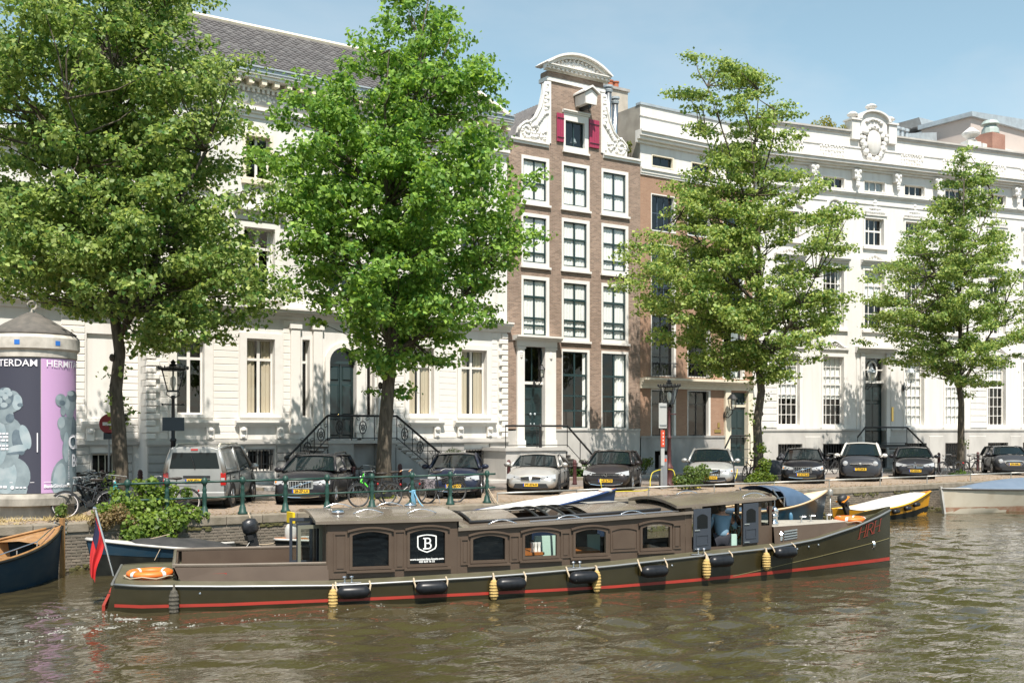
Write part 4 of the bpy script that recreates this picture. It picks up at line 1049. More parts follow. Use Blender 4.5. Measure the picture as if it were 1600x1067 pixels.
for i, p in enumerate((1402, 1409, 1416)):
    yy = 52; zz = fz(p, 203 + 2 * i, yy); q = MB((fx(p, yy), yy, zz - 4)); q.lathe([(.16, zz - 4), (.16, zz), (.24, zz + .02), (.24, zz + .2), (.05, zz + .28)], 10, (fx(p, yy), yy, 0))
    tag(q.build('vent_pipe', m_zinc), ('leftmost thin metal vent pipe behind the carved crest', 'middle thin metal vent pipe right of the carved crest', 'rightmost thin metal vent pipe before the zinc roof')[i], 'vent pipe', 'thin vent pipes behind the parapet')
# ================================================================== ground, street, quay, water
m_pave = brick_mat('street_klinker', (.20, .15, .115), (.26, .20, .155), (.16, .14, .12), bw=.22, rh=.11, ms=.06, stain=(.33, .255, .18), flat=True, bump=.35)
m_road = brick_mat('road_klinker', (.17, .145, .13), (.215, .185, .16), (.13, .12, .11), bw=.22, rh=.11, ms=.06, stain=(.14, .12, .11), flat=True, bump=.35)
m_side = brick_mat('sidewalk_slabs', (.33, .31, .29), (.37, .345, .32), (.2, .19, .18), bw=.3, rh=.3, ms=.02, stain=(.27, .25, .23), flat=True, bump=.2)
m_cope = M('coping_stone', (.235, .20, .155), .9, col2=(.13, .11, .075), scale=3, lo=.35, hi=.75, bump=.3, bscale=30)
m_mortar = M('quay_mortar', (.19, .165, .13), .95, col2=(.20, .185, .15), scale=3, bump=.3, bscale=30)
m_soil = M('soil', (.10, .08, .055), .95, col2=(.16, .125, .08), scale=4, bump=.4, bscale=30)

q = MB(); q.quad((-400, DQ + .25, -.006), (900, DQ + .25, -.006), (900, 900, -.006), (-400, 900, -.006)); struct(q.build('ground', m_pave))
q = MB(); q.add([(-60, 34.6, 0), (P0x - .5, 34.6, 0), (P0x + 60, 24, 0), (P0x + 60, 26.4, 0), (P0x - .5, 38.7, 0), (-60, 38.7, 0)], [(0, 1, 4, 5), (1, 2, 3, 4)]); struct(q.build('road', m_road))
q = MB(); q.box(-60, P0x + .5, 38.9, 41.9, -.05, .12); struct(q.build('sidewalk', m_side))
q = MB((P0x, P0y, 0)); q.box(P0x - .3, P0x + 110, 38.9, 41.9, -.05, .124); so_ = struct(q.build('sidewalk', m_side)); so_.rotation_euler = (0, 0, DA)
for k in range(96):                                              # kerb stones along the sidewalk
    x = 2 + k * 1.0
    q = MB((x, 38.7, 0)); q.cbox(x + .006, x + .994, 38.72, 38.898, -.03, .127, .015); ko_ = q.build('kerb_stone', m_grey2 if k % 3 else m_cope, None, kind='structure')
    if x > P0x - .6: ko_.location = bend_world(x, 38.7); ko_.rotation_euler = (0, 0, DA)

# quay wall: bricks one by one, the nearest as separate pieces
QW = thing('quay_wall', 'weathered brick canal wall with stone coping along the street', 'wall', (20, DQ, WATER))
oq = QW.location
q = MB(oq); q.box(-60, 160, DQ + .002, DQ + .55, WATER - 1.5, -.23); q.build('wall_core', m_mortar, QW)
m_qb = []
for i, c in enumerate(((.185, .155, .12), (.165, .14, .108), (.205, .172, .132), (.145, .125, .095))):
    m_qb.append(M('quay_brick_%d' % i, c, .9, col2=tuple(v * .62 for v in c), scale=2.2, bump=.3, bscale=60))
bl, bh = .235, .075
bm = []
for i in range(4):
    q = MB(); q.cbox(0, bl - .016, -.016, .04, 0, bh - .013, .006); o = q.build('brick', m_qb[i]); bm.append(o.data); bpy.data.objects.remove(o)
restq = [MB(oq) for _ in range(4)]
rowsq = [WATER - .10 + i * bh for i in range(13)]
cnt = 0
for r, z in enumerate(rowsq):
    x = -3 + (r % 2) * bl / 2
    while x < 62:
        k = R.choice((0, 0, 1, 1, 2, 3)); dy = R.uniform(-.006, .008)
        px = 800 + FOC * ((x * CP - DQ * SP) / (x * SP + DQ * CP))
        if z > WATER - .02 and 385 < px < 462 and cnt < 300:
            inst(bm[k], 'brick', QW, Vector((x, DQ + dy, z)) - oq); cnt += 1
        else:
            me = bm[k]; restq[k].add([(v.co.x + x, v.co.y + DQ + dy, v.co.z + z) for v in me.vertices], [tuple(p.vertices) for p in me.polygons])
        x += bl
for k in range(4): restq[k].build('bricks', m_qb[k], QW, kind='stuff')
x = -3; k = 0
while x < 62:
    w = R.uniform(.95, 1.35); dz = R.uniform(-.006, .006)
    q = MB(oq); q.box(x + .006, x + w - .006, DQ - .05 + R.uniform(-.008, .008), DQ + .5, -.225, dz); q.build('coping_stone', m_cope, QW, bevel=.02); x += w
m_moss = M('moss', (.055, .06, .018), .95, col2=(.10, .085, .03), scale=8)
q = MB(oq)
for _ in range(2600):                                            # algae and moss along the waterline and under the coping
    x = R.uniform(0, 58); low = R.random() < .6
    z = WATER + abs(R.gauss(0, .07)) if low else -.24 - abs(R.gauss(0, .07)); 
    if not low and (sin(x * .9) + sin(x * 2.3 + 1)) < .2: continue
    r = R.uniform(.02, .07); q.ball((x, DQ - .03, z), (r * 1.6, .02, r * .7), 5, 3)
q.build('moss', m_moss, QW, kind='stuff')

# water: a wide sheet, rippled in relief where the camera looks
mw, nw, lw_, pw = new_mat('canal_water')
pw.inputs['Base Color'].default_value = (.047, .038, .018, 1)
pw.inputs['Roughness'].default_value = .035; pw.inputs['IOR'].default_value = 1.5
ge = nw.new('ShaderNodeNewGeometry'); mp = nw.new('ShaderNodeMapping'); mp.inputs['Rotation'].default_value = (0, 0, -.45); mp.inputs['Scale'].default_value = (1, 2.1, 1)
n1 = nw.new('ShaderNodeTexNoise'); n1.inputs['Scale'].default_value = 3.4; n1.inputs['Detail'].default_value = 1.6; n1.inputs['Roughness'].default_value = .55; n1.inputs['Distortion'].default_value = .6
bp = nw.new('ShaderNodeBump'); bp.inputs['Strength'].default_value = .5; bp.inputs['Distance'].default_value = .032
lw_.new(ge.outputs['Position'], mp.inputs['Vector']); lw_.new(mp.outputs[0], n1.inputs['Vector']); lw_.new(n1.outputs['Fac'], bp.inputs['Height']); lw_.new(bp.outputs[0], pw.inputs['Normal'])
q = MB()
X0, X1, Y0, Y1 = -2.0, 54.0, 5.0, DQ + .05
for a, b, c, d in ((-400, X0, -60, Y1), (X1, 900, -60, Y1), (X0, X1, -60, Y0)): q.quad((a, c, WATER), (b, c, WATER), (b, d, WATER), (a, d, WATER))
nx, ny = 620, 256
xs_ = np.linspace(X0, X1, nx); ys_ = np.linspace(Y0, Y1, ny)
GX, GY = np.meshgrid(xs_, ys_)
rng = np.random.RandomState(3)
H = np.zeros_like(GX)
for _ in range(46):                                              # wind ripples, mostly along the canal
    lam = rng.uniform(.45, 1.7); th = rng.normal(-.25, .55) + (pi if rng.rand() < .3 else 0) + pi / 2 * 1.0
    k = 2 * pi / lam; H += .0038 * lam ** .8 * np.sin(k * (GX * cos(th) + GY * sin(th)) + rng.uniform(0, 6.28))
Hm = .55 + .6 * (np.sin(GX * .33 + GY * .21 + 1) * np.sin(GX * .12 - GY * .35) + .3)
H *= np.clip(Hm, .25, 1.25) * (1 + 1.1 * np.exp(-((GX - 13.5) ** 2 / 40 + (GY - 10) ** 2 / 14)))
bx_, by_ = 5.6, 22.6                                             # the boat's stern: wash spreading behind and beside it
for (ox, oy, dirx, diry, sgn) in ((bx_, by_ - 1.6, .95, -.30, 1), (bx_ - 1, by_ - 2.4, .8, -.6, 1)):
    s_ = (GX - ox) * dirx + (GY - oy) * diry; t_ = -(GX - ox) * diry + (GY - oy) * dirx
    d_ = np.abs(t_ + 1.3) - .0
    H += .016 * np.exp(-((s_ - 4.5) / 5.0) ** 2) * np.exp(-np.clip(-t_, 0, 99) / 2.6) * np.sin(9.5 * t_ + 1.2 * np.sin(1.1 * s_) + .8 * np.sin(2.3 * s_ + t_)) * (t_ < .2)
tx = np.clip((bx_ + 1.0 - GX) / 2.5, 0, 1)
H += tx * np.exp(-((GY - by_ + (bx_ - GX) * .05) / 2.6) ** 2) * .022 * (np.sin(7 * GX + 3 * np.sin(2.2 * GY)) * np.sin(6 * GY + 2 * np.sin(3 * GX)))
edge = np.minimum.reduce([GX - X0, X1 - GX, GY - Y0]); H *= np.clip(edge / .6, 0, 1)
b = len(q.v)
P3 = np.stack([GX, GY, WATER + H], -1).reshape(-1, 3)
q.v.extend(map(tuple, P3.tolist()))
idx = np.arange(nx * ny).reshape(ny, nx) + b
F4 = np.stack([idx[:-1, :-1], idx[:-1, 1:], idx[1:, 1:], idx[1:, :-1]], -1).reshape(-1, 4)
q.f.extend(map(tuple, F4.tolist()))
struct(q.build('water', mw, None, smooth=True))
q = MB(); q.quad((-400, -62, WATER - 2.2), (900, -62, WATER - 2.2), (900, 30, WATER - 2.2), (-400, 30, WATER - 2.2)); struct(q.build('canal_bed', m_soil))

m_foam = M('foam', (.36, .355, .32), .6)
q = MB((bx_, by_ - 1.7, WATER)); rg = random.Random(5)
def hgt(x, y):
    i = int((x - X0) / (X1 - X0) * (nx - 1)); j = int((y - Y0) / (Y1 - Y0) * (ny - 1))
    return WATER + (H[j, i] if 0 <= i < nx and 0 <= j < ny else 0)
streaks = [((168, 962), (262, 975), .1, 150), ((60, 990), (215, 975), .22, 120), ((0, 1000), (130, 985), .3, 60), ((20, 968), (150, 960), .35, 40), ((0, 1030), (60, 1000), .35, 30), ((200, 985), (420, 965), .15, 30), ((420, 962), (620, 944), .12, 20), ((520, 985), (590, 975), .12, 8), ((640, 960), (900, 938), .1, 10)]
for (a, b, sp, n) in streaks:
    pa, pb = onground(*a, WATER), onground(*b, WATER)
    for _ in range(n * 3):
        t = rg.random() ** .8; p = pa.lerp(pb, t); p.x += rg.gauss(0, sp); p.y += rg.gauss(0, sp * .5) + .12 * sin(t * 14 + sp * 9)
        if sin(p.x * 7 + 3 * sin(p.y * 5)) < -.1: continue
        r = abs(rg.gauss(0, .006)) + .003
        q.ball((p.x, p.y, hgt(p.x, p.y) + r * .1), (r * rg.uniform(1, 2.6), r, r * rg.uniform(.3, .8)), 5, 3)
q.build('foam', m_foam, None, kind='stuff')

# dry grass and litter on the quay strip
m_dry = M('dry_grass', (.42, .31, .13), .9, col2=(.30, .24, .10), scale=6)
q = MB((6, 29, 0)); rg = random.Random(9)
for _ in range(2600):
    x, y = rg.uniform(3.2, 8.4), rg.triangular(28.3, 30.2, 28.9)
    if (sin(x * 2.1) + sin(y * 5 + x)) < -.4: continue
    a = rg.uniform(0, 6.28); l = rg.uniform(.06, .26); h = rg.uniform(.02, .15); w = .008
    q.add([(x - w, y, 0), (x + w, y, 0), (x + l * cos(a), y + l * sin(a), h)], [(0, 1, 2)])
q.build('dry_grass', m_dry, None, kind='stuff')
m_litter = M('leaf_litter', (.34, .22, .09), .9, col2=(.22, .16, .07), scale=3)
q = MB((25, 29, 0))
for _ in range(5200):
    x = rg.uniform(4, 58); y = rg.uniform(28.3, 34.5) if rg.random() < .7 else rg.uniform(28.3, 29.4); r = rg.uniform(.02, .05); a = rg.uniform(0, 6.28)
    q.add([(x + r * cos(a), y + r * sin(a), .004), (x - r * sin(a), y + r * cos(a) * .7, .012), (x - r * cos(a), y - r * sin(a), .006), (x + r * sin(a), y - r * cos(a) * .7, .015)], [(0, 1, 2, 3)])
q.build('fallen_leaves', m_litter, None, kind='stuff')

# ================================================================== trees
def leaf_mat(name, trans=.35):
    m = bpy.data.materials.new(name); m.use_nodes = True
    n, l = m.node_tree.nodes, m.node_tree.links; n.clear()
    o = n.new('ShaderNodeOutputMaterial'); at_ = n.new('ShaderNodeAttribute'); at_.attribute_name = 'leafcol'
    d = n.new('ShaderNodeBsdfPrincipled'); d.inputs['Roughness'].default_value = .5; d.inputs['Specular IOR Level'].default_value = .35
    t = n.new('ShaderNodeBsdfTranslucent'); mx = n.new('ShaderNodeMixShader'); mx.inputs[0].default_value = trans + .08
    hs = n.new('ShaderNodeHueSaturation'); hs.inputs['Hue'].default_value = .490; hs.inputs['Saturation'].default_value = 1.1; hs.inputs['Value'].default_value = 1.5
    l.new(at_.outputs['Color'], d.inputs['Base Color']); l.new(at_.outputs['Color'], hs.inputs['Color']); l.new(hs.outputs[0], t.inputs['Color'])
    l.new(d.outputs[0], mx.inputs[1]); l.new(t.outputs[0], mx.inputs[2]); l.new(mx.outputs[0], o.inputs['Surface'])
    return m
m_leaf = leaf_mat('leaf')
m_bark = M('bark', (.115, .095, .07), .95, col2=(.055, .045, .033), scale=5, lo=.4, hi=.65, bump=.7, bscale=14, stretch=(3, 3, .6))

def leaves_mesh(name, parent, org, P, N, size, colA, colB, rs, tilt=.95, aspect=.85):
    """P leaf centres, N preferred normals; folded kite-shaped leaves with their own colours"""
    n = len(P)
    nrm = N + rs.normal(0, tilt, (n, 3)); nrm /= np.linalg.norm(nrm, axis=1)[:, None] + 1e-9
    t = rs.normal(0, 1, (n, 3)); t[:, 2] -= .5; t -= nrm * np.sum(t * nrm, 1)[:, None]; t /= np.linalg.norm(t, axis=1)[:, None] + 1e-9
    s = np.cross(nrm, t)
    sz = size * rs.uniform(.5, 1.45, (n, 1)); w = sz * aspect * .5
    fold = nrm * sz * .12
    V = np.stack([P - t * sz * .5, P - t * sz * .05 + s * w + fold, P + t * sz * .55, P - t * sz * .05 - s * w + fold], 1).reshape(-1, 3) - np.array(org)
    ix = np.arange(n) * 4
    F = np.concatenate([np.stack([ix, ix + 1, ix + 2], 1), np.stack([ix, ix + 2, ix + 3], 1)], 1).reshape(-1, 3)
    me = bpy.data.meshes.new(name)
    me.vertices.add(len(V)); me.vertices.foreach_set('co', V.astype(np.float32).ravel())
    me.loops.add(len(F) * 3); me.loops.foreach_set('vertex_index', F.astype(np.int32).ravel())
    me.polygons.add(len(F)); me.polygons.foreach_set('loop_start', np.arange(0, len(F) * 3, 3, dtype=np.int32))
    me.update(calc_edges=True)
    k = np.clip(rs.normal(.5, .28, n), 0, 1)[:, None] if not callable(colB) else None
    c = np.array(colA) * (1 - k) + np.array(colB) * k
    c *= rs.uniform(.75, 1.3, (n, 1))
    ca = me.color_attributes.new('leafcol', 'FLOAT_COLOR', 'POINT')
    cc = np.ones((n, 4)); cc[:, :3] = c
    ca.data.foreach_set('color', np.repeat(cc, 4, 0).astype(np.float32).ravel())
    me.materials.append(m_leaf)
    ob = bpy.data.objects.new(name, me); COL.objects.link(ob); ob.parent = parent; ob['kind'] = 'stuff'
    if parent is None: ob.location = org
    return ob

def tree(name, label, trunk_px, D, profile, trunk_r, fork_py, nclump, nleaf, size, colA, colB, seed, forks=3, lean=0.0, tip=None, flat=.55, clump=(.5, 1.0), shell=.55, trunk_top=.8, shoots=0, dens=None):
    rs = np.random.RandomState(seed); rg = random.Random(seed)
    x0 = fx(trunk_px, D); base = Vector((x0, D, 0))
    T = thing(name, label, 'tree', base)
    zd = D / ray(trunk_px)[1]                                    # depth along the view axis
    mpp = zd / FOC
    rt = Vector((CP, -SP, 0)); fw = Vector((SP, CP, 0))
    prof = sorted([(EYE + (HOR - y) * mpp, (a - trunk_px) * mpp, (b - trunk_px) * mpp) for y, a, b in profile])
    zs = [p[0] for p in prof]; L_ = [p[1] for p in prof]; R_ = [p[2] for p in prof]
    def env(z): return np.interp(z, zs, L_), np.interp(z, zs, R_)
    zf = EYE + (HOR - fork_py) * mpp; ztop = zs[-1]; zlow = zs[0]
    # clumps through the crown's volume
    C = []
    zz = np.linspace(zlow, ztop, 60); wts = np.array([max(env(z)[1] - env(z)[0], .2) ** 1.5 for z in zz]); wts /= wts.sum()
    while len(C) < nclump:
        z = rs.choice(zz, p=wts) + rs.uniform(-.15, .15); a, b = env(z); c = (a + b) / 2; h = (b - a) / 2
        r = rs.uniform(0, 1) ** shell; th = rs.uniform(0, 2 * pi)
        cl = rs.uniform(*clump) * (.6 + .4 * min(1, h / 2))
        hh = max(h * (1.0 if rs.rand() < .8 else rs.uniform(1, 1.22)) - cl * .45, .05)
        u = r * cos(th) * hh + c; v = r * sin(th) * min(hh, 3.6)
        p = base + rt * u + fw * v; p.z = z
        C.append((p, cl))
    # trunk and limbs
    q = MB(base)
    cz = [base + Vector((0, 0, z)) + rt * (lean * z / ztop) for z in np.linspace(-.1, ztop * trunk_top, 12)]
    rr = [trunk_r * (1.25 if i == 0 else 1) * max(.08, 1 - (i / 11) ** 1.1 * .93) if True else 0 for i in range(12)]
    cz = [p + Vector((rg.uniform(-1, 1), rg.uniform(-1, 1), 0)) * .05 * min(i, 4) for i, p in enumerate(cz)]
    q.tube(cz, rr, 10)
    for _ in range(5):
        a = rg.uniform(0, 6.28); z = rg.uniform(.5, zf); q.ball((base.x + trunk_r * .8 * cos(a), base.y + trunk_r * .8 * sin(a), z), (trunk_r * .35, trunk_r * .35, trunk_r * .5), 6, 4)
    T_trunk = q.build('trunk', m_bark, T, smooth=True)
    q = MB(base)
    mains = []
    for i in range(forks * 3):
        a = 2 * pi * i / (forks * 3) + rg.uniform(-.4, .4); z0 = zf + (ztop - zf) * .62 * (i / (forks * 3)) * rg.uniform(.6, 1.2) - (.0 if i else .1)
        ztar = min(ztop * .95, z0 + (ztop - zf) * rg.uniform(.22, .5)); ea, eb = env(ztar); h = (eb - ea) / 2 * .72; c = (ea + eb) / 2
        s = base + Vector((0, 0, z0)) + rt * (lean * z0 / ztop); e = base + rt * (c + h * cos(a)) + fw * (min(h, 3) * sin(a)); e.z = ztar
        pts = [s.lerp(e, t) + Vector((rg.uniform(-.12, .12), rg.uniform(-.12, .12), (-.35 * sin(pi * t)) * .6 + .0)) * (1 if 0 < t < 1 else 0) for t in (0, .25, .5, .75, 1)]
        r0 = trunk_r * .5 * (1 - .5 * i / (forks * 3))
        q.tube(pts, [r0, r0 * .8, r0 * .6, r0 * .4, r0 * .2], 7); mains.extend(pts[1:])
    axis = [p for p in cz if p.z > zf] or cz[-3:]
    for p, cl in C:
        if rg.random() < .55:
            b0 = min(mains + axis, key=lambda m: (m - p).length + (1.2 if m.z > p.z else 0)); md = b0.lerp(p, .55) + Vector((rg.uniform(-.15, .15), rg.uniform(-.15, .15), -.1))
            q.tube([b0, md, p], [.035, .022, .008], 4, False)
    q.build('limbs', m_bark, T, smooth=True)
    # leaves
    w = np.array([c[1] ** 1.6 for c in C]); ids = rs.choice(len(C), nleaf, p=w / w.sum())
    ctr = np.array([tuple(c[0]) for c in C])[ids]; cl = np.array([c[1] for c in C])[ids][:, None]
    d = rs.normal(0, 1, (nleaf, 3)); d /= np.linalg.norm(d, axis=1)[:, None]
    rad = rs.uniform(0, 1, (nleaf, 1)) ** .58
    off = d * rad * cl * np.array([1, 1, flat]); off[:, 2] -= .25 * (off[:, 0] ** 2 + off[:, 1] ** 2) / cl[:, 0]     # sprays droop at their rim
    P = ctr + off
    oc = ctr - np.array(tuple(base)); oc[:, 2] = np.abs(oc[:, :2]).sum(1) * .22; oc /= np.linalg.norm(oc, axis=1)[:, None] + 1e-6
    P = P + oc * np.sum(off * oc, 1)[:, None] * .75; dn = P[:, 2] < (EYE + (HOR - max(p[0] for p in profile)) * mpp); P[dn, 2] += .3
    far = rs.rand(nleaf) < .035; P[far] += rs.normal(0, .2, (far.sum(), 3))
    N = d * .7 + np.array([0, -.15, .7])
    if shoots:                                                   # epicormic sprigs on the trunk
        k = shoots; zz = rs.uniform(.8, zf, k); an = rs.uniform(0, 6.28, k)
        cc = np.stack([base.x + np.cos(an) * (trunk_r + .1), base.y + np.sin(an) * (trunk_r + .1), zz], 1)
        P2 = np.repeat(cc, 14, 0) + rs.normal(0, .12, (k * 14, 3)); P = np.concatenate([P, P2]); N = np.concatenate([N, rs.normal(0, 1, (k * 14, 3)) + [0, 0, .5]])
    hue = np.clip(rs.normal(.5, .3, len(C)), 0, 1)
    leaves_mesh('crown', T, tuple(base), P, N, size, colA, colB, rs)
    return T

prof1 = [(-60, 90, 330), (-20, 20, 340), (30, 0, 336), (70, -20, 336), (110, -40, 395), (150, -50, 398), (190, -60, 372), (230, -60, 385), (280, -70, 388), (330, -80, 395), (380, -80, 425), (430, -80, 448), (462, -40, 442), (480, 95, 430), (505, 120, 408), (530, 140, 380), (552, 170, 300)]
tree('linden_tree', 'largest pale green linden at left edge, trunk beside the no entry sign', 186, 32.6, prof1, .24, 520, 560, 108000, .13, (.055, .145, .03), (.34, .41, .12), 11, forks=4, flat=.5, clump=(.32, .8), shell=.55, shoots=10)
prof2 = [(-40, 640, 690), (0, 590, 700), (40, 552, 735), (100, 538, 768), (150, 480, 782), (200, 405, 792), (240, 405, 800), (300, 398, 812), (350, 410, 862), (390, 418, 842), (430, 425, 806), (470, 440, 792), (510, 470, 782), (545, 520, 745), (590, 560, 655), (625, 575, 645)]
tree('maple_tree', 'tall bright green maple standing before the iron double stairs', 602, 32.8, prof2, .27, 560, 520, 70000, .15, (.06, .165, .032), (.29, .43, .085), 22, forks=4, flat=.6, clump=(.28, .7), shell=.6, lean=.2)
prof3 = [(88, 1062, 1085), (110, 1052, 1190), (150, 1050, 1212), (195, 1075, 1265), (240, 1085, 1245), (280, 1060, 1270), (320, 1040, 1310), (355, 985, 1345), (395, 965, 1338), (430, 935, 1325), (465, 950, 1325), (500, 1005, 1322), (535, 1020, 1300), (565, 1075, 1272), (600, 1130, 1215)]
tree('linden_tree', 'loose yellowish linden in front of the shop cornice, right of the red lamp post', 1184, 32.8, prof3, .22, 575, 420, 76000, .125, (.065, .16, .032), (.40, .46, .13), 33, forks=4, flat=.42, clump=(.3, .72), shell=.6, shoots=14)
prof4 = [(222, 1502, 1516), (260, 1482, 1540), (300, 1468, 1562), (340, 1440, 1568), (375, 1395, 1575), (410, 1365, 1592), (450, 1352, 1612), (490, 1345, 1618), (525, 1352, 1615), (560, 1395, 1605), (600, 1465, 1570), (622, 1485, 1530)]
tree('linden_tree', 'rightmost small linden with thin dark trunk before the ornate house', 1500, 32.8, prof4, .19, 600, 340, 56000, .12, (.065, .16, .032), (.38, .44, .13), 44, forks=3, flat=.42, clump=(.28, .68), shell=.6, shoots=5)
# a neighbour of the row beyond the right edge: its shade falls into the picture
tree('linden_tree', 'linden beyond the right edge whose shade falls on the plinth', 1790, 32.8, [(y, a + 290, b + 290) for y, a, b in prof4], .19, 600, 120, 18000, .13, (.055, .10, .018), (.17, .20, .05), 55, forks=3)

def bush(name, label, cat, blobs, n, size, colA, colB, seed, stems=True, group=None):
    rs = np.random.RandomState(seed); rg = random.Random(seed)
    c0 = Vector(blobs[0][0]); T = thing(name, label, cat, (c0.x, c0.y, 0), group=group)
    if stems:
        q = MB((c0.x, c0.y, 0))
        for c, r in blobs:
            for _ in range(4): q.tube([(c0.x + rg.uniform(-.3, .3), c0.y + rg.uniform(-.1, .2), max(0, -.02)), Vector(c) + Vector((rg.uniform(-.2, .2), 0, -.1))], [.014, .006], 4, False)
        q.build('stems', m_bark, T)
    w = np.array([b[1] ** 2 for b in blobs]); ids = rs.choice(len(blobs), n, p=w / w.sum())
    ctr = np.array([b[0] for b in blobs])[ids]; rad = np.array([b[1] for b in blobs])[ids][:, None]
    d = rs.normal(0, 1, (n, 3)); d /= np.linalg.norm(d, axis=1)[:, None]
    P = ctr + d * rad * rs.uniform(.0, 1, (n, 1)) ** .4
    leaves_mesh('foliage', T, (c0.x, c0.y, 0), P, d + np.array([0, -.3, .6]), size, colA, colB, rs)
    return T
def bl_at(px, py, D, r): return ((fx(px, D), D, fz(px, py, D)), r)
bush('quay_bush', 'leafy bush spilling over the coping above the tarpaulin covered boat', 'bush',
     [bl_at(p, y, D, r * .84) for p, y, D, r in ((225, 800, 28.6, .55), (195, 790, 28.5, .5), (175, 808, 28.3, .4), (250, 785, 28.7, .5), (232, 770, 28.8, .45), (215, 825, 27.8, .5), (245, 822, 27.7, .45), (270, 805, 28.1, .4), (290, 800, 28, .3), (265, 770, 28.7, .3), (292, 770, 28.6, .2), (215, 757, 28.8, .2), (310, 798, 28.0, .14), (322, 805, 28.0, .12), (180, 770, 28.8, .2), (238, 752, 28.8, .18), (205, 840, 27.7, .35), (240, 842, 27.7, .35), (280, 815, 27.8, .28), (308, 808, 28.0, .16), (160, 800, 28.3, .3), (262, 838, 27.75, .28))], 4600, .10, (.055, .11, .018), (.24, .33, .06), 61)
bush('dry_bush', 'browned seeding weed beside the leafy quay bush', 'bush', [bl_at(p, y, D, r) for p, y, D, r in ((185, 802, 27.95, .26), (165, 815, 27.9, .24), (150, 812, 27.95, .2), (200, 812, 27.9, .2))], 1300, .06, (.16, .12, .05), (.26, .19, .09), 62)
bush('weed_clump', 'bushy weeds at the quay edge left of the silver estate car', 'plant', [bl_at(p, y, 30.2, r) for p, y, r in ((1085, 745, .4), (1070, 752, .3), (1098, 738, .35), (1060, 752, .25), (1075, 735, .2))], 1500, .09, (.05, .10, .02), (.15, .2, .05), 63, group='weeds growing along the quay')
bush('weed_clump', 'leafy weeds around the trunk of the linden behind the blue sloop', 'plant', [bl_at(p, y, 32.0, r) for p, y, r in ((1190, 745, .45), (1178, 752, .35), (1205, 750, .3), (1195, 725, .3), (1190, 700, .22), (1172, 752, .25))], 1800, .09, (.05, .11, .015), (.17, .22, .03), 64, group='weeds growing along the quay')
bush('weed_clump', 'low weeds at the foot of the rightmost linden', 'plant', [bl_at(p, y, 32.3, r) for p, y, r in ((1500, 741, .3), (1488, 744, .22), (1512, 745, .22))], 700, .09, (.05, .12, .015), (.12, .2, .03), 65, group='weeds growing along the quay')
bush('weed_clump', 'yellow green weeds at the foot of the maple behind two bicycles', 'plant', [bl_at(p, y, 32.3, r) for p, y, r in ((598, 778, .25), (610, 780, .22), (585, 780, .18))], 600, .08, (.08, .14, .015), (.22, .24, .03), 66, group='weeds growing along the quay')
bush('potted_shrub', 'clipped dark shrub behind the navy saloon roof', 'shrub', [bl_at(p, y, 39.6, r) for p, y, r in ((708, 711, .34), (698, 714, .28), (719, 714, .28))], 1400, .05, (.02, .045, .01), (.06, .08, .02), 67)
bush('climbing_plant', 'green leafy plant by the brick house step behind the silver coupe', 'plant', [bl_at(p, y, 39.5, r) for p, y, r in ((905, 735, .4), (912, 728, .35), (898, 738, .3), (910, 742, .35))], 1200, .08, (.03, .08, .015), (.09, .16, .03), 68)
bush('climbing_plant', 'yellow green plant at the grey plinth right of the black hatchback', 'plant', [bl_at(p, y, 39.6, r) for p, y, r in ((1005, 725, .3), (1014, 722, .25), (998, 724, .2))], 600, .08, (.06, .11, .015), (.16, .19, .03), 69)
bush('roof_plant', 'yellowing plants growing along the white parapet top', 'plant', [bl_at(p, y, fr_(p)[1] * ray(p)[1] + .3, r) for p, y, r in ((1275, 198, .35), (1290, 192, .4), (1300, 200, .35), (1318, 204, .35), (1265, 202, .25))], 900, .1, (.10, .13, .02), (.32, .28, .04), 70)
bush('roof_plant', 'small plant growing behind the right scroll of the gable', 'plant', [bl_at(p, y, 41.5, r) for p, y, r in ((981, 235, .2), (983, 226, .18))], 250, .08, (.06, .11, .015), (.2, .2, .04), 71)
bush('weed_clump', 'small weed sprouting beside the advertising column base', 'plant', [bl_at(95, 800, 28.6, .16), bl_at(98, 792, 28.6, .1)], 160, .08, (.06, .12, .02), (.16, .2, .05), 72, group='weeds growing along the quay')
# ================================================================== cars
def paint(name, c, metal=.0, rough=.28):
    return M(name, c, rough + .08, metal, coat=.2, spec=.25, col2=tuple(v * .86 + .006 for v in c), scale=3, lo=.4, hi=.8)
m_cglass = M('car_glass', (.008, .014, .016), .05, spec=.28)
m_tyre = M('tyre_rubber', (.02, .02, .02), .8)
m_rim = M('alloy_rim', (.5, .5, .51), .3, .9)
m_rim_dk = M('dark_rim', (.06, .06, .065), .35, .8)
m_blk = M('black_plastic', (.018, .018, .019), .5)
m_chrome = M('chrome', (.75, .75, .76), .12, 1)
m_lamp = M('headlight_glass', (.40, .41, .42), .2, .1, coat=.6)
m_amber = M('amber_glass', (.7, .25, .03), .2)
m_red = M('tail_light_red', (.38, .012, .012), .15, coat=1)
m_plate = M('yellow_plate', (.78, .47, .02), .5)
m_plblue = M('plate_blue', (.01, .05, .32), .5)
m_ink = M('black_ink', (.015, .015, .015), .6)
m_skirt = M('under_shadow_black', (.01, .01, .01), .9)

def put_text(txt, size, mat, parent, org, basis, loc, name='lettering', bold=.0, shear=0.0, bend=None, align='CENTER'):
    vs, fs = text_mesh(txt, size, shear, align, bold=bold)
    q = MB(org); ex, ey = Vector(basis[0]), Vector(basis[1]); L0 = Vector(loc)
    pts = [L0 + ex * v[0] + ey * v[1] for v in vs]
    if bend: pts = [bend(v[0], v[1]) for v in vs]
    q.add(pts, fs)
    return q.build(name, mat, parent)

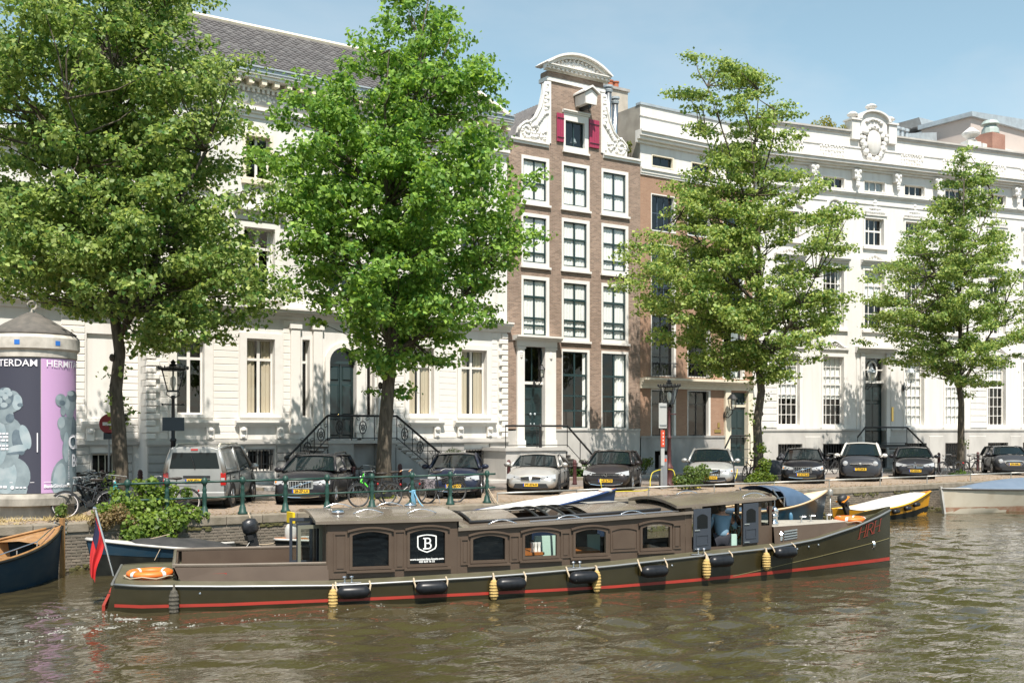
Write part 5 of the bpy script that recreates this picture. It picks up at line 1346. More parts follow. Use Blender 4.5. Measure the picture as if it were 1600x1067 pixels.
def car(name, label, px, D, ang, L, W, H, col, grille, plate, hood=.98, nose=.70, cowl=None, belt=.95, roof_f=None, roof_r=None, rear=None, boot=None,
        rear_view=False, rails=False, roofmat=None, mirrormat=None, rimmat=None, lamps='slant', group=None):
    a = radians(ang)
    T = thing(name, label, 'van' if 'van' in name else 'car', (0, 0, 0), group='cars parked at a slant along the quay')
    o = (0, 0, 0)
    h = L / 2; w = W / 2
    cowl = h - 1.05 if cowl is None else cowl; roof_f = cowl - .85 if roof_f is None else roof_f
    roof_r = -h + 1.1 if roof_r is None else roof_r; rear = -h + .45 if rear is None else rear; boot = belt + .02 if boot is None else boot
    def ring(x, ww, zb, zt, crown=.04):
        zs = zb + (zt - zb) * .72
        hf = [(0, zb), (ww * .8, zb), (ww * .96, zb + .1), (ww, zb + (zt - zb) * .42), (ww * .985, zs), (ww * .86, zt - .02), (ww * .45, zt + crown * .6), (0, zt + crown)]
        return [(x, y, z) for y, z in hf] + [(x, -y, z) for y, z in hf[-2:0:-1]]
    q = MB(o)
    secs = [ring(-h, w * .80, .36, boot - .16 if rear > -h + .2 else belt - .1, .01), ring(-h + .04, w * .9, .27, boot - .05, .02), ring(-h + .35, w * .98, .2, boot, .03), ring(rear + .25, w, .18, belt, .03), ring(0, w, .18, belt, .02),
            ring(cowl, w, .18, hood, .02), ring((cowl + h) / 2 + .1, w * .985, .18, (hood + nose) / 2 + .06, .05), ring(h - .3, w * .95, .18, nose + .06, .05), ring(h - .1, w * .88, .2, nose - .04, .03), ring(h - .02, w * .80, .24, nose - .16, .01), ring(h, w * .72, .3, nose - .26, .0)]
    q.loft(secs, closed=True, cap0=True, cap1=True)
    smooth_by_angle(q.build('body', col, T, subsurf=1), 50)
    # glasshouse
    wb, wr = w * .93, w * .74
    rc = H - .02
    def arcy(x0, xb, z, half, n=6): return [(x0 + xb * (1 - (k / n * 2 - 1) ** 2), half * (k / n * 2 - 1), z + .035 * (1 - (k / n * 2 - 1) ** 2)) for k in range(n + 1)]
    wsb, wst = arcy(cowl - .02, .16, hood + .0, wb * .97), arcy(roof_f, .1, rc - .05, wr)
    q = MB(o); q.loft([wsb, wst]); q.build('windscreen', m_cglass, T, smooth=True)
    rst, rsb = arcy(roof_r, -.08, rc - .06, wr), arcy(rear, -.1, boot - .02, wb * .95)
    if not rear_view: q = MB(o); q.loft([rst, rsb]); q.build('rear_window', m_cglass, T, smooth=True)
    n = 8
    q = MB(o); rows_ = []
    for i in range(n + 1):
        t = i / n; x = roof_f + (roof_r - roof_f) * t; zz = rc - .05 + .05 * sin(pi * min(1, .12 + t * .8)) ; bow = .1 * (1 - t) - .08 * t
        rows_.append([(x + bow * (1 - (k / 6 * 2 - 1) ** 2), wr * 1.03 * (k / 6 * 2 - 1), zz + .05 * (1 - (k / 6 * 2 - 1) ** 2)) for k in range(7)])
    q.loft(rows_[::-1]); q.loft([[(x, y, z - .045) for x, y, z in r] for r in rows_]); 
    q.build('roof', roofmat or col, T, smooth=True)
    for s in (-1, 1):
        P = lambda x, f, z: (x, s * (wb + (wr - wb) * f), z)
        f_r = 1.0
        poly = [P(cowl - .1, 0, hood - .02), P(rear + .12, 0, belt), P(roof_r, f_r, rc - .06), P(roof_f, f_r, rc - .04)]
        pz = sorted({0.0})
        q = MB(o)
        if rear_view:
            xm = roof_f + (roof_r - roof_f) * .30
            q.quad(poly[0], P(xm, 0, belt), P(xm, f_r, rc - .05), poly[3]); q.build('side_window', m_cglass, T)
            q = MB(o); q.quad(P(xm, -.02, belt - .02), P(rear + .02, -.02, belt - .02), P(roof_r + .02, f_r + .0, rc - .05), P(xm, f_r, rc - .05)); q.build('side_panel', col, T)
            q = MB(o); c = .02
            pl = [P(xm - .25, .08, belt + .08), P(rear + .38, .08, belt + .08), P(roof_r + .28, .88, rc - .16), P(xm - .25, .88, rc - .16)]
            q.tube(pl + [pl[0]], .012, 4); q.build('panel_groove', m_zinc, T)
        else:
            q.quad(*poly); q.build('side_window', m_cglass, T)
        q = MB(o)
        q.tube([P(cowl + .0, -.05, hood), P((cowl + roof_f) / 2, .52, (hood + rc) / 2 + .02), P(roof_f + .02, 1.02, rc - .02)], [.05, .042, .05], 6)
        q.tube([P(roof_f, 1.02, rc - .02), P((roof_f + roof_r) / 2, 1.03, rc + .01), P(roof_r, 1.02, rc - .04)], .035, 6)
        q.tube([P(roof_r, 1.02, rc - .04), P((roof_r + rear) / 2, .5, (rc + belt) / 2), P(rear + .02, -.05, belt - .04)], [.06, .08, .09], 6)
        xb = (cowl + rear) / 2 - .05
        q.tube([P(xb, -.02, belt), P(xb - .06, 1.02, rc - .02)], .035, 5)
        q.build('pillar', roofmat or col, T, smooth=True)
        q = MB(o); q.ball((cowl - .28, s * (w + .12), belt + .07), (.07, .13, .09), 8, 6); q.tube([(cowl - .22, s * (w - .06), belt + .0), (cowl - .26, s * (w + .06), belt + .05)], .025, 5); q.build('door_mirror', mirrormat or col, T, smooth=True)
        for dx in (xb + .12, xb - .75):
            if dx > rear: q = MB(o); q.box(dx - .1, dx + .1, *sorted((s * w * .975, s * (w * 1.0 + .018))), belt - .2, belt - .165); q.build('door_handle', m_chrome if grille != 'none' else m_blk, T)
        q = MB(o)
        for xx in (xb, cowl - .12, rear + .55): q.box(xx - .006, xx + .006, *sorted((s * w * .97, s * (w + .004))), .32, belt - .06)
        q.box(-h + .9, h - .9, *sorted((s * w * .9, s * (w + .008))), .2, .29); q.build('door_seam', m_blk, T)
    if rails:
        for s in (-1, 1):
            q = MB(o); q.tube([(roof_f - .15, s * wr * .93, rc + .0), (roof_f - .3, s * wr * .93, rc + .085), (roof_r + .35, s * wr * .93, rc + .085), (roof_r + .2, s * wr * .93, rc + .0)], .022, 6); q.build('roof_rail', m_blk if not rear_view else m_cream, T)
    # wheels
    r = .325 if H < 1.7 else .33
    for x in (h - .86, -h + .82):
        for s in (-1, 1):
            q = MB(o); q.lathe([(.0, -.012), (r + .065, -.012), (r + .065, .012), (0, .012)], 20, (x, s * (w - .004), r + .01), 'y'); q.build('wheel_arch', m_skirt, T)
            y = s * (w - .1)
            q = MB(o); q.lathe([(r * .66, -.1), (r * .93, -.1), (r, -.07), (r, .07), (r * .93, .1), (r * .66, .1)], 20, (x, y, r), 'y'); wo = q.build('wheel', m_tyre, T, smooth=False)
            q = MB(o); yo = s * (w + .002)
            q.lathe([(r * .67, -.02), (r * .67, .015), (r * .58, .02), (r * .58, -.02)], 18, (x, yo - s * .005, r), 'y')
            for k in range(5):
                an = 2 * pi * k / 5 + .3; q.tube([(x, yo - s * .012, r), (x + r * .6 * cos(an), yo - s * .01, r + r * .6 * sin(an))], [.05, .032], 5)
            q.ball((x, yo - s * .01, r), (.05, .02, .05), 8, 4); q.build('rim', rimmat or m_rim, wo)
    q = MB(o); q.box(-h + .3, h - .3, -w + .2, w - .2, .12, .3); q.build('underbody', m_skirt, T)
    xf = h + .0
    def front_plate(x, z, sgn=1):
        q = MB(o); q.box(*sorted((x, x + sgn * .016)), -.26, .26, z - .055, z + .055); p = q.build('number_plate', m_plate, T)
        q = MB(o); y0 = -.26 if sgn > 0 else .215; q.box(*sorted((x + sgn * .017, x + sgn * .02)), y0 + .002, y0 + .043, z - .053, z + .053); q.build('plate_band', m_plblue, p)
        put_text(plate, .105, m_ink, p, o, ((0, sgn, 0), (0, 0, 1)), (x + sgn * .0195, sgn * .025, z), bold=.004)
    if not rear_view:
        zn = nose - .26
        q = MB(o); q.prism([(-w * .68, .24), (w * .68, .24), (w * .6, .40), (-w * .6, .40)], xf - .2, xf + .012, 'yz'); q.build('lower_grille', m_blk, T)
        q = MB(o)
        for s in (-1, 1): q.tube([(xf + .012, s * w * .62, .27), (xf + .02, s * w * .3, .235), (xf + .02, 0, .232)], .014, 5)
        q.build('bumper_trim', m_chrome if grille in ('volvo', 'merc', 'golf') else m_rim_dk, T)
        for s in (-1, 1):
            xl, yl, zl_ = h - .17, s * w * .70, nose - .10
            q = MB(o)
            if lamps == 'round':
                q.lathe([(.0, .13), (.09, .115), (.12, .06), (.12, -.1)], 14, (xl + .02, yl, zl_ - .02), 'x')
            else:
                q.add([(xl + .16, s * w * .42, zl_ - .06), (xl + .17, s * w * .40, zl_ + .02), (xl - .02, s * w * .93, zl_ + .11), (xl + .03, s * w * .95, zl_ - .05), (xl + .12, s * w * .7, zl_ - .085),
                       (xl - .1, s * w * .42, zl_ - .06), (xl - .1, s * w * .40, zl_ + .03), (xl - .3, s * w * .9, zl_ + .12), (xl - .3, s * w * .92, zl_ - .05), (xl - .1, s * w * .7, zl_ - .08)],
                      [(0, 1, 2, 3, 4) if s < 0 else (4, 3, 2, 1, 0), (0, 5, 6, 1), (1, 6, 7, 2), (2, 7, 8, 3), (3, 8, 9, 4), (4, 9, 5, 0)])
            lo_ = q.build('headlight', m_lamp, T, smooth=False)
            q = MB(o); q.ball((xl + .06, s * w * .62, zl_ - .005), (.06, .06, .045), 8, 5); q.build('lens', m_cglass, lo_, smooth=True)
            if grille in ('volvo',): q = MB(o); q.ball((xl - .02, s * w * .88, zl_ - .0), (.08, .045, .05), 8, 5); q.build('indicator', m_amber, lo_)
            q = MB(o); q.lathe([(0, .02), (.05, .015), (.055, -.04)], 10, (h - .06, s * w * .66, .36), 'x'); q.build('fog_light', m_lamp, T)
        zg = nose - .15
        q = MB(o); e = MB(o)
        if grille == 'volvo':
            q.box(xf - .2, xf - .01, -.36, .36, zg - .12, zg + .1)
            for i in range(9): y = -.32 + .08 * i; e.box(xf - .012, xf + .006, y - .008, y + .008, zg - .11, zg + .09)
            e.ring([(y, z) for y, z in ((-.37, zg + .11), (.37, zg + .11), (.34, zg - .13), (-.34, zg - .13))], [(y, z) for y, z in ((-.34, zg + .085), (.34, zg + .085), (.31, zg - .105), (-.31, zg - .105))], 0, 0) if False else None
            for z in (zg + .1, zg - .125): e.box(xf - .03, xf + .012, -.37, .37, z - .012, z + .012)
            for y in (-.365, .365): e.box(xf - .03, xf + .012, y - .012, y + .012, zg - .11, zg + .085)
            e.tube([(xf + .014, -.3, zg - .1), (xf + .014, .3, zg + .08)], .012, 5); e.lathe([(.055, -.01), (.055, .012), (.03, .014), (.03, -.01)], 14, (xf + .016, 0, zg - .01), 'x')
        elif grille == 'merc':
            q.prism([(-.42, zg + .1), (-.36, zg - .12), (.36, zg - .12), (.42, zg + .1)], xf - .2, xf - .01, 'yz')
            for z in (zg - .08, zg - .03, zg + .02, zg + .065): e.box(xf - .015, xf + .006, -.38, .38, z - .009, z + .009)
            for z in (zg + .105, zg - .125): e.box(xf - .03, xf + .012, -.42 if z > zg else -.36, .42 if z > zg else .36, z - .013, z + .013)
            e.box(xf - .012, xf + .01, -.012, .012, zg - .11, zg + .09); e.tube([(h - .34, 0, nose + .1), (h - .34, 0, nose + .17)], .008, 4); e.lathe([(.04, -.006), (.04, .006), (.03, .006), (.03, -.006)], 12, (h - .34, 0, nose + .2), 'x')
        elif grille == 'bmw':
            for s in (-1, 1):
                q.prism([(s * .04, zg - .07), (s * .33, zg - .06), (s * .36, zg + .05), (s * .06, zg + .075)][::s], xf - .2, xf + .0, 'yz')
                pl = [(xf + .004, s * .04, zg - .07), (xf + .004, s * .33, zg - .06), (xf + .0, s * .36, zg + .05), (xf + .0, s * .06, zg + .075)]; e.tube(pl + [pl[0]], .014, 5)
                for k in range(5): e.box(xf - .0, xf + .006, s * (.09 + .055 * k) - .005, s * (.09 + .055 * k) + .005, zg - .055, zg + .05)
            e.lathe([(.04, 0), (.04, .012), (0, .014)], 12, (h - .16, 0, nose - .02), 'x')
        elif grille == 'golf':
            q.box(xf - .2, xf + .002, -.5, .5, zg - .05, zg + .05); e.box(xf - .0, xf + .008, -.5, .5, zg - .012, zg + .004); e.lathe([(.065, -.01), (.065, .014), (.045, .014), (.045, -.01)], 14, (xf + .008, 0, zg + .005), 'x')
            for s in (-1, 1): e.tube([(xf - .02, s * .55, .28), (xf - .02, s * .62, .33), (xf - .05, s * .64, .42), (xf - .02, s * .56, .45)], .012, 4)
        elif grille == 'fiat':
            q.box(xf - .2, xf + .002, -.3, .3, zg - .14, zg - .04); e.box(xf - .05, xf + .012, -.42, -.09, zg + .0, zg + .03); e.box(xf - .05, xf + .012, .09, .42, zg + .0, zg + .03); e.lathe([(.06, -.04), (.06, .014), (0, .016)], 14, (xf + .0, 0, zg + .015), 'x')
        elif grille == 'mini':
            hexa = [(-.42, zg - .04), (-.3, zg - .17), (.3, zg - .17), (.42, zg - .04), (.36, zg + .05), (-.36, zg + .05)]
            q.prism(hexa, xf - .2, xf + .0, 'yz'); pl = [(xf + .005, y, z) for y, z in hexa]; e.tube(pl + [pl[0]], .018, 5)
            for z in (zg - .1, zg - .03): e.box(xf + .0, xf + .008, -.35, .35, z - .007, z + .007)
        q.build('grille', m_blk, T)
        if e.v: e.build('grille_trim', m_chrome, T)
        front_plate(xf + .012, zg - .21 if grille != 'mini' else zg - .10)
        q = MB(o)
        for s in (-1, 1): q.tube([(cowl + .12, s * .05 + .2, hood + .035), (cowl - .1, s * .42 + .05, hood + .14)], .01, 4)
        q.build('wiper', m_blk, T)
    else:
        xr = -h
        q = MB(o); wz = [(-w * .80, belt + .1), (w * .80, belt + .1), (w * .70, rc - .16), (-w * .70, rc - .16)]
        q.prism([(y, z) for y, z in wz], -h - .015, -h + .02, 'yz')
        q.build('tailgate_window', m_cglass, T)
        q = MB(o); q.prism([(-w * .93, .36), (w * .93, .36), (w * .95, belt), (w * .74, rc - .05), (w * .5, rc), (-w * .5, rc), (-w * .74, rc - .05), (-w * .95, belt)], -h - .01, -h + .25, 'yz'); q.build('tailgate', col, T, bevel=.02)
        for s in (-1, 1):
            q = MB(o); q.box(-h - .03, -h + .1, *sorted((s * w * .83, s * w * 1.0)), belt - .38, belt - .02); tl = q.build('tail_light', m_red, T, bevel=.015)
            q = MB(o); q.box(-h - .034, -h - .031, *sorted((s * w * .85, s * w * .97)), belt - .24, belt - .16); q.build('lens', m_lamp, tl)
        q = MB(o); q.box(-h - .08, -h + .2, -w * .97, w * .97, .3, .5); q.build('bumper', col, T, bevel=.03)
        q = MB(o); q.box(-h - .03, -h - .011, -.45, .32, belt - .17, belt - .1); q.build('handle', m_blk, T)
        q = MB(o); q.tube([(-h - .03, -.02, belt + .08), (-h - .04, .03, belt + .3), (-h - .03, .1, belt + .5)], .012, 4); q.build('wiper', m_blk, T)
        q = MB(o); q.box(-h - .03, -h - .01, -.1, .1, rc - .1, rc - .05); q.build('brake_light', m_red, T)
        front_plate(-h - .015, belt - .25, -1)
        q = MB(o); q.box(-h - .014, -h - .011, -.45, -.25, belt - .27, belt - .21); q.build('badge', m_chrome, T)
    # place: nose (or tail for the rear view) above the measured point
    x0 = fx(px, D); fv = Vector((-sin(a), -cos(a), 0)) * (-1 if rear_view else 1)
    c = Vector((x0, D, 0)) - fv * (h if not rear_view else -h)
    T.location = c; T.rotation_euler = (0, 0, atan2(fv.y, fv.x))
    return T
p_silver = paint('silver_paint', (.40, .40, .385), .55, .32); p_dark = paint('near_black_paint', (.018, .018, .022)); p_navy = paint('navy_paint', (.012, .016, .034))
p_black = paint('black_paint', (.010, .010, .013)); p_warm = paint('warm_silver_paint', (.44, .42, .39), .5, .3); p_grey = paint('dark_grey_paint', (.035, .038, .045)); p_white = paint('white_roof_paint', (.62, .60, .56)); p_brown = paint('brownish_black_paint', (.022, .018, .018))
car('parked_van', 'silver van seen from behind with yellow plate beside the quay bush', 304, 31.0, 33, 4.4, 1.79, 1.80, p_silver, 'none', 'NX-021-L', hood=1.12, nose=.85, belt=1.06, cowl=1.35, roof_f=.62, roof_r=-2.12, rear=-2.17, boot=1.02, rear_view=True, rails=True)
car('parked_car', 'black estate car with upright chrome grille and roof rails beside the silver van', 470, 30.8, 36, 4.6, 1.80, 1.46, p_dark, 'volvo', '28-ZF-LX', rails=True, roof_r=-1.95, rear=-2.2, hood=1.0, nose=.78)
car('parked_car', 'navy saloon with wide chrome slatted grille behind the green railing end', 708, 30.8, 34, 4.6, 1.80, 1.45, p_navy, 'merc', '39-ZH-VX', roof_r=-.95, rear=-1.6, boot=1.0, hood=.98, nose=.78)
car('parked_car', 'silver coupe with twin kidney grille just right of the railing', 829, 31.0, 43, 4.64, 1.83, 1.38, p_warm, 'bmw', 'PT-374-X', roof_r=-.9, rear=-1.85, boot=1.02, hood=.95, nose=.72, rimmat=m_rim_dk)
car('parked_car', 'black hatchback with charging cable plugged into its nose', 946, 31.2, 47, 4.25, 1.80, 1.46, p_brown, 'golf', 'R-012-TD', roof_r=-1.65, rear=-1.98, hood=.98, nose=.76)
car('parked_car', 'silver estate car right of the red lamp post, facing the canal', 1110, 31.2, 45, 4.63, 1.87, 1.48, p_silver, 'volvo', 'SA-210-D', roof_r=-1.9, rear=-2.15, hood=.99, nose=.74)
car('parked_car', 'black saloon with square chrome grille, left of the white roofed car', 1254, 31.0, 50, 4.5, 1.77, 1.45, p_black, 'volvo', '27-KTG-8', roof_r=-1.0, rear=-1.6, hood=.98, nose=.75)
car('parked_car', 'tall dark grey car with white roof and mirrors and round headlamps', 1344, 30.9, 53, 4.15, 1.78, 1.66, p_grey, 'fiat', 'TJ-724-R', hood=1.12, nose=.90, belt=1.05, cowl=1.25, roof_f=.55, roof_r=-1.8, rear=-2.0, roofmat=p_white, mirrormat=p_white, lamps='round')
car('parked_car', 'dark hatchback with small kidney grille between the white roofed car and slim linden', 1430, 30.9, 52, 4.24, 1.75, 1.42, p_dark, 'bmw', '27-XKX-7', roof_r=-1.6, rear=-1.95, hood=.97, nose=.75)
car('parked_car', 'small dark car with round headlamps at the far right edge', 1585, 30.9, 46, 3.85, 1.73, 1.41, p_grey, 'mini', 'ZN-508-J', hood=1.0, nose=.80, cowl=1.0, roof_f=.45, roof_r=-1.55, rear=-1.75, lamps='round')

# ================================================================== bicycles
m_bk = M('bike_black', (.016, .016, .017), .4); m_bturq = M('bike_turquoise', (.03, .34, .38), .4); m_bsil = M('bike_silver', (.45, .45, .44), .35, .6); m_saddle = M('saddle_leather', (.03, .024, .02), .6); m_rimw = M('bike_rim', (.16, .155, .15), .4, .4)
m_cloth_grey = M('patterned_bag', (.22, .19, .20), .9, col2=(.05, .045, .05), scale=22, lo=.45, hi=.55); m_lime = M('lime_strap', (.12, .75, .06), .5); m_skin_handle = M('tan_grip', (.45, .22, .10), .6)
def bicycle(label, px, py_or_D, ang, frame=None, lean=0.08, basket=False, bag=False, rimm=None, grips=None, strap=False, tyre=None, up=False, z=0.0):
    """local x forward; standing on z=0"""
    T = thing('bicycle', label, 'bicycle', (0, 0, 0), group='bicycles parked along the quay'); o = (0, 0, 0)
    fm = frame or m_bk; r = .335
    for x, nm in ((-.53, 0), (.56, 1)):
        q = MB(o); q.tube([(x + r * cos(t), 0, r + r * sin(t)) for t in [2 * pi * i / 24 for i in range(25)]], .024, 5, False); wh = q.build('wheel', tyre or m_tyre, T)
        q = MB(o); q.tube([(x + (r - .026) * cos(t), 0, r + (r - .026) * sin(t)) for t in [2 * pi * i / 24 for i in range(25)]], .012, 5, False); q.ball((x, 0, r), (.025, .045, .025), 6, 4); q.build('rim', rimm or m_rimw, wh)
        q = MB(o)
        for k in range(14): t = 2 * pi * k / 14; q.tube([(x, .03 * (-1) ** k, r), (x + (r - .03) * cos(t), 0, r + (r - .03) * sin(t))], .003, 3, False)
        q.build('spokes', m_rimw, wh)
        q = MB(o); q.tube([(x + (r + .035) * cos(t), 0, r + (r + .035) * sin(t)) for t in [pi * (.02 + (.86 if nm == 0 else .7) * i / 10) + (0 if nm == 0 else pi * .15) for i in range(11)]], .016, 4, False); q.build('mudguard', fm, T)
    bb = (-.08, 0, .29); st = (-.24, 0, .84); hd0 = (.40, 0, .62); hd1 = (.355, 0, .86); ax_r = (-.53, 0, r); ax_f = (.56, 0, r)
    q = MB(o)
    q.tube([bb, st], .021, 6); q.tube([bb, hd0], .023, 6); q.tube([(-.2, 0, .70), hd1], .02, 6); q.tube([hd0, hd1], .02, 6)
    for s in (-1, 1): q.tube([(bb[0], s * .03, bb[2]), (ax_r[0], s * .055, ax_r[2])], .010, 5); q.tube([(-.21, s * .02, .72), (ax_r[0], s * .055, ax_r[2])], .009, 5); q.tube([(.43, s * .05, .56), (ax_f[0], s * .05, ax_f[2])], .012, 5)
    q.box(.36, .46, -.06, .06, .56, .60); q.box(-.5, .05, .03, .06, .26, .36); q.build('frame', fm, T)
    q = MB(o); q.tube([hd1, (.33, 0, 1.0)], .013, 5); q.tube([(.14, -.29, .98), (.24, -.26, 1.04), (.36, -.1, 1.04), (.36, .1, 1.04), (.24, .26, 1.04), (.14, .29, .98)], .011, 5); hb_ = q.build('handlebar', m_bsil, T)
    q = MB(o)
    for s in (-1, 1): q.tube([(.1, s * .295, .965), (.2, s * .275, 1.02)], .017, 6)
    q.build('grip', grips or m_bk, hb_)
    q = MB(o); q.tube([st, (-.26, 0, .95)], .012, 5); q.ball((-.27, 0, .97), (.15, .085, .04), 8, 5); q.ball((-.13, 0, .975), (.1, .03, .03), 6, 4); q.build('saddle', m_saddle, T, smooth=True)
    q = MB(o); q.lathe([(.09, -.01), (.09, .01)], 12, (bb[0], -.05, bb[2]), 'y'); q.tube([(bb[0], -.07, bb[2]), (bb[0] + .12, -.07, bb[2] - .12)], .01, 4); q.tube([(bb[0], .07, bb[2]), (bb[0] - .12, .07, bb[2] + .12)], .01, 4); q.box(bb[0] + .07, bb[0] + .17, -.15, -.07, bb[2] - .135, bb[2] - .105); q.box(bb[0] - .17, bb[0] - .07, .07, .15, bb[2] + .105, bb[2] + .135); q.build('crank', m_bk, T)
    q = MB(o)
    for s in (-1, 1): q.tube([(-.22, s * .05, .76), (-.78, s * .06, .74), (-.53, s * .06, r)], .007, 4)
    for k in range(4): q.tube([(-.3 - .14 * k, -.06, .757 - .005 * k), (-.3 - .14 * k, .06, .757 - .005 * k)], .006, 4)
    q.build('rack', m_bk, T)
    q = MB(o); q.ball((-.83, 0, .62), (.03, .04, .04), 6, 4); q.build('rear_light', m_red, T)
    q = MB(o); q.ball((.47, 0, .86), (.05, .045, .05), 8, 5); q.build('headlamp', m_bsil, T)
    q = MB(o); q.tube([(-.2, -.05, .28), (-.16, -.18, .01)], .01, 4); q.build('kickstand', m_bsil, T)
    if basket:
        q = MB(o); q.box(.44, .78, -.2, .2, .78, .81)
        for z_ in (.86, .93, 1.0): q.tube([(.44, -.2, z_), (.78, -.22, z_), (.78, .22, z_), (.44, .2, z_), (.44, -.2, z_)], .008, 4)
        for y in (-.2, -.1, 0, .1, .2): q.tube([(.79, y, .8), (.79, y * 1.1, 1.0)], .006, 4); q.tube([(.44, y, .8), (.44, y, 1.0)], .006, 4)
        q.build('basket', m_bk, T)
    if bag:
        for s in (-1, 1): q = MB(o); q.box(-.74, -.38, *sorted((s * .075, s * .2)), .42, .75); q.build('pannier', m_cloth_grey, T, bevel=.03)
    if strap:
        q = MB(o); q.tube([(.3, -.12, .98), (.36, -.16, .82), (.42, -.14, .72), (.3, -.1, .7), (.22, -.1, .58)], .03, 5); q.build('strap', m_lime, T)
    D = py_or_D
    T.location = (fx(px, D), D, z)
    T.rotation_euler = (lean, 0, radians(ang)) if not up else (0, radians(-80), radians(ang))
    return T
bicycle('bicycle with pale rims leaning at the base of the advertising column', 138, 29.7, 178, m_bk, .1, rimm=M('pale_rim', (.68, .63, .62), .4))
bicycle('turquoise bicycle parked end on beside the linden trunk', 176, 30.4, 83, m_bturq, .12)
bicycle('black bicycle nearest the column among the tangle left of the linden', 140, 33.0, 5, m_bk, -.1, basket=True)
bicycle('silver framed bicycle at the back of the tangle left of the linden', 152, 34.0, 172, m_bsil, .12)
bicycle('dark bicycle in the tangle close to the no entry sign post', 168, 33.6, 15, m_bk, .1)
bicycle('black bicycle in the tangle with chromed handlebar by the wing wall', 128, 34.6, -6, m_bk, .08)
bicycle('black bicycle behind the leafy quay bush in front of the van', 262, 29.3, 176, m_bk, .08, rimm=M('pale_rim2', (.6, .54, .5), .4))
bicycle('black bicycle with lime strap on its handlebar at the green railing', 588, 29.2, 178, m_bk, .1, strap=True)
bicycle('black bicycle with tan grips behind the railing under the maple', 628, 29.9, 2, m_bk, -.06, grips=m_skin_handle)
bicycle('black bicycle with patterned pannier in front of the navy saloon', 690, 29.3, 2, m_bk, .08, bag=True)
bicycle('dark bicycle leaning at the trunk of the loose linden', 1168, 33.2, 60, m_bk, .1)
bicycle('bicycle against the plinth between black saloon and white roofed car', 1296, 36.8, 12, m_bk, .08)
bicycle('black bicycle left of the slim linden trunk', 1487, 32.2, 172, m_bk, .1)
bicycle('black bicycle with front basket right of the slim linden trunk', 1516, 32.3, 8, m_bk, .08, basket=True)
bicycle('dark bicycle standing behind the van bonnet and maple', 566, 33.6, 20, m_bk, .1)

# covered scooter beside the shop pilaster
SCT = thing('covered_scooter', 'scooter under a dark grey cover by the plinth behind the black saloon', 'scooter', (fx(1212, 36.5), 36.5, 0), radians(8))
q = MB(); q.loft([[(x, w_ * cos(t), z0 + (z1 - z0) * max(0, sin(t))) for t in [pi * k / 8 for k in range(9)]] for x, w_, z0, z1 in ((-.85, .12, .12, .4), (-.7, .3, .1, .75), (-.2, .34, .08, .82), (.2, .3, .08, .78), (.45, .36, .1, 1.15), (.7, .28, .1, .95), (.9, .1, .14, .5))]); q.build('cover', M('dark_cover', (.035, .037, .042), .7, col2=(.06, .062, .07), scale=4), SCT, smooth=True)
for x in (-.62, .66):
    q = MB(); q.lathe([(.13, -.05), (.24, -.05), (.24, .05), (.13, .05)], 14, (x, 0, .24), 'y'); q.build('wheel', m_tyre, SCT)

# ================================================================== railings
m_green = M('canal_green', (.009, .040, .030), .5, col2=(.014, .055, .042), scale=8)
yr_ = 28.42
RL = thing('canal_railing', 'dark green iron railing with cast posts along the left quay', 'railing', (fx(480, yr_), yr_, 0)); orl = RL.location
pp = [fx(p, yr_) for p in (199, 261, 319.5, 379, 446, 511, 581, 644, 703.5, 761)]
for x in pp:
    q = MB(orl); q.lathe([(.135, -.01), (.135, .05), (.10, .09), (.085, .20), (.06, .24), (.048, .3), (.062, .44), (.068, .54), (.05, .62), (.056, .66), (.06, .70), (.045, .74), (.045, .82), (.072, .85), (.085, .90), (.078, .96), (.05, 1.0), (.02, 1.02)], 12, (x, yr_, 0)); q.build('post', m_green, RL, smooth=True)
for z, r in ((.90, .030), (.48, .026)):
    for a, b in zip([pp[0] - .35] + pp, pp + [pp[-1] + .3]):
        q = MB(orl); q.tube([(a, yr_, z), (b, yr_, z)], r, 8); q.build('rail', m_green, RL, smooth=True)
yl_ = 28.3
LR = thing('low_rail', 'low silver pipe rail along the coping on the right', 'railing', (fx(1200, yl_), yl_, 0)); olr = LR.location
m_pipe = M('galvanised_pipe', (.42, .41, .38), .45, .6, col2=(.30, .28, .25), scale=5)
xx = [fx(777, yl_)] + [fx(777, yl_) + 3.1 * i for i in range(1, 12)]
for i, x in enumerate(xx):
    q = MB(olr); q.tube([(x, yl_, -.01), (x, yl_, .30)], .022, 6); q.build('post', m_pipe, LR)
    if i: q = MB(olr); q.tube([(xx[i - 1], yl_, .3), (x, yl_, .3)], .03, 8); q.build('rail', m_pipe, LR, smooth=True)

# bollards
m_boll = M('amsterdam_red_brown', (.055, .014, .015), .55, col2=(.09, .03, .028), scale=6)
for px, D, lab in ((552, 33.6, 'bollard left of the maple behind the bicycles'), (625, 35.2, 'bollard right of the maple trunk in the shade'), (795, 37.2, 'bollard between navy saloon and silver coupe'), (898, 35.8, 'bollard between silver coupe and black hatchback'), (1467, 35.6, 'bollard just left of the slim linden'), (1528, 35.4, 'bollard between the basket bicycle and the small dark car'), (219, 34.6, 'bollard between the linden and the silver van'), (160, 35.0, 'bollard among the tangled bicycles near the sign post')):
    b = thing('bollard', 'dark red iron ' + lab, 'bollard', (fx(px, D), D, 0), group='iron bollards along the street')
    q = MB(b.location); q.lathe([(.1, 0), (.1, .06), (.085, .1), (.075, .74), (.085, .76), (.085, .80), (.075, .82), (.08, .96), (.05, 1.02), (0, 1.04)], 12, (fx(px, D), D, 0)); q.build('post', m_boll, b, smooth=True)
    q = MB(b.location); q.lathe([(.088, .86), (.088, .9)], 12, (fx(px, D), D, 0)); q.build('band', m_boll, b)

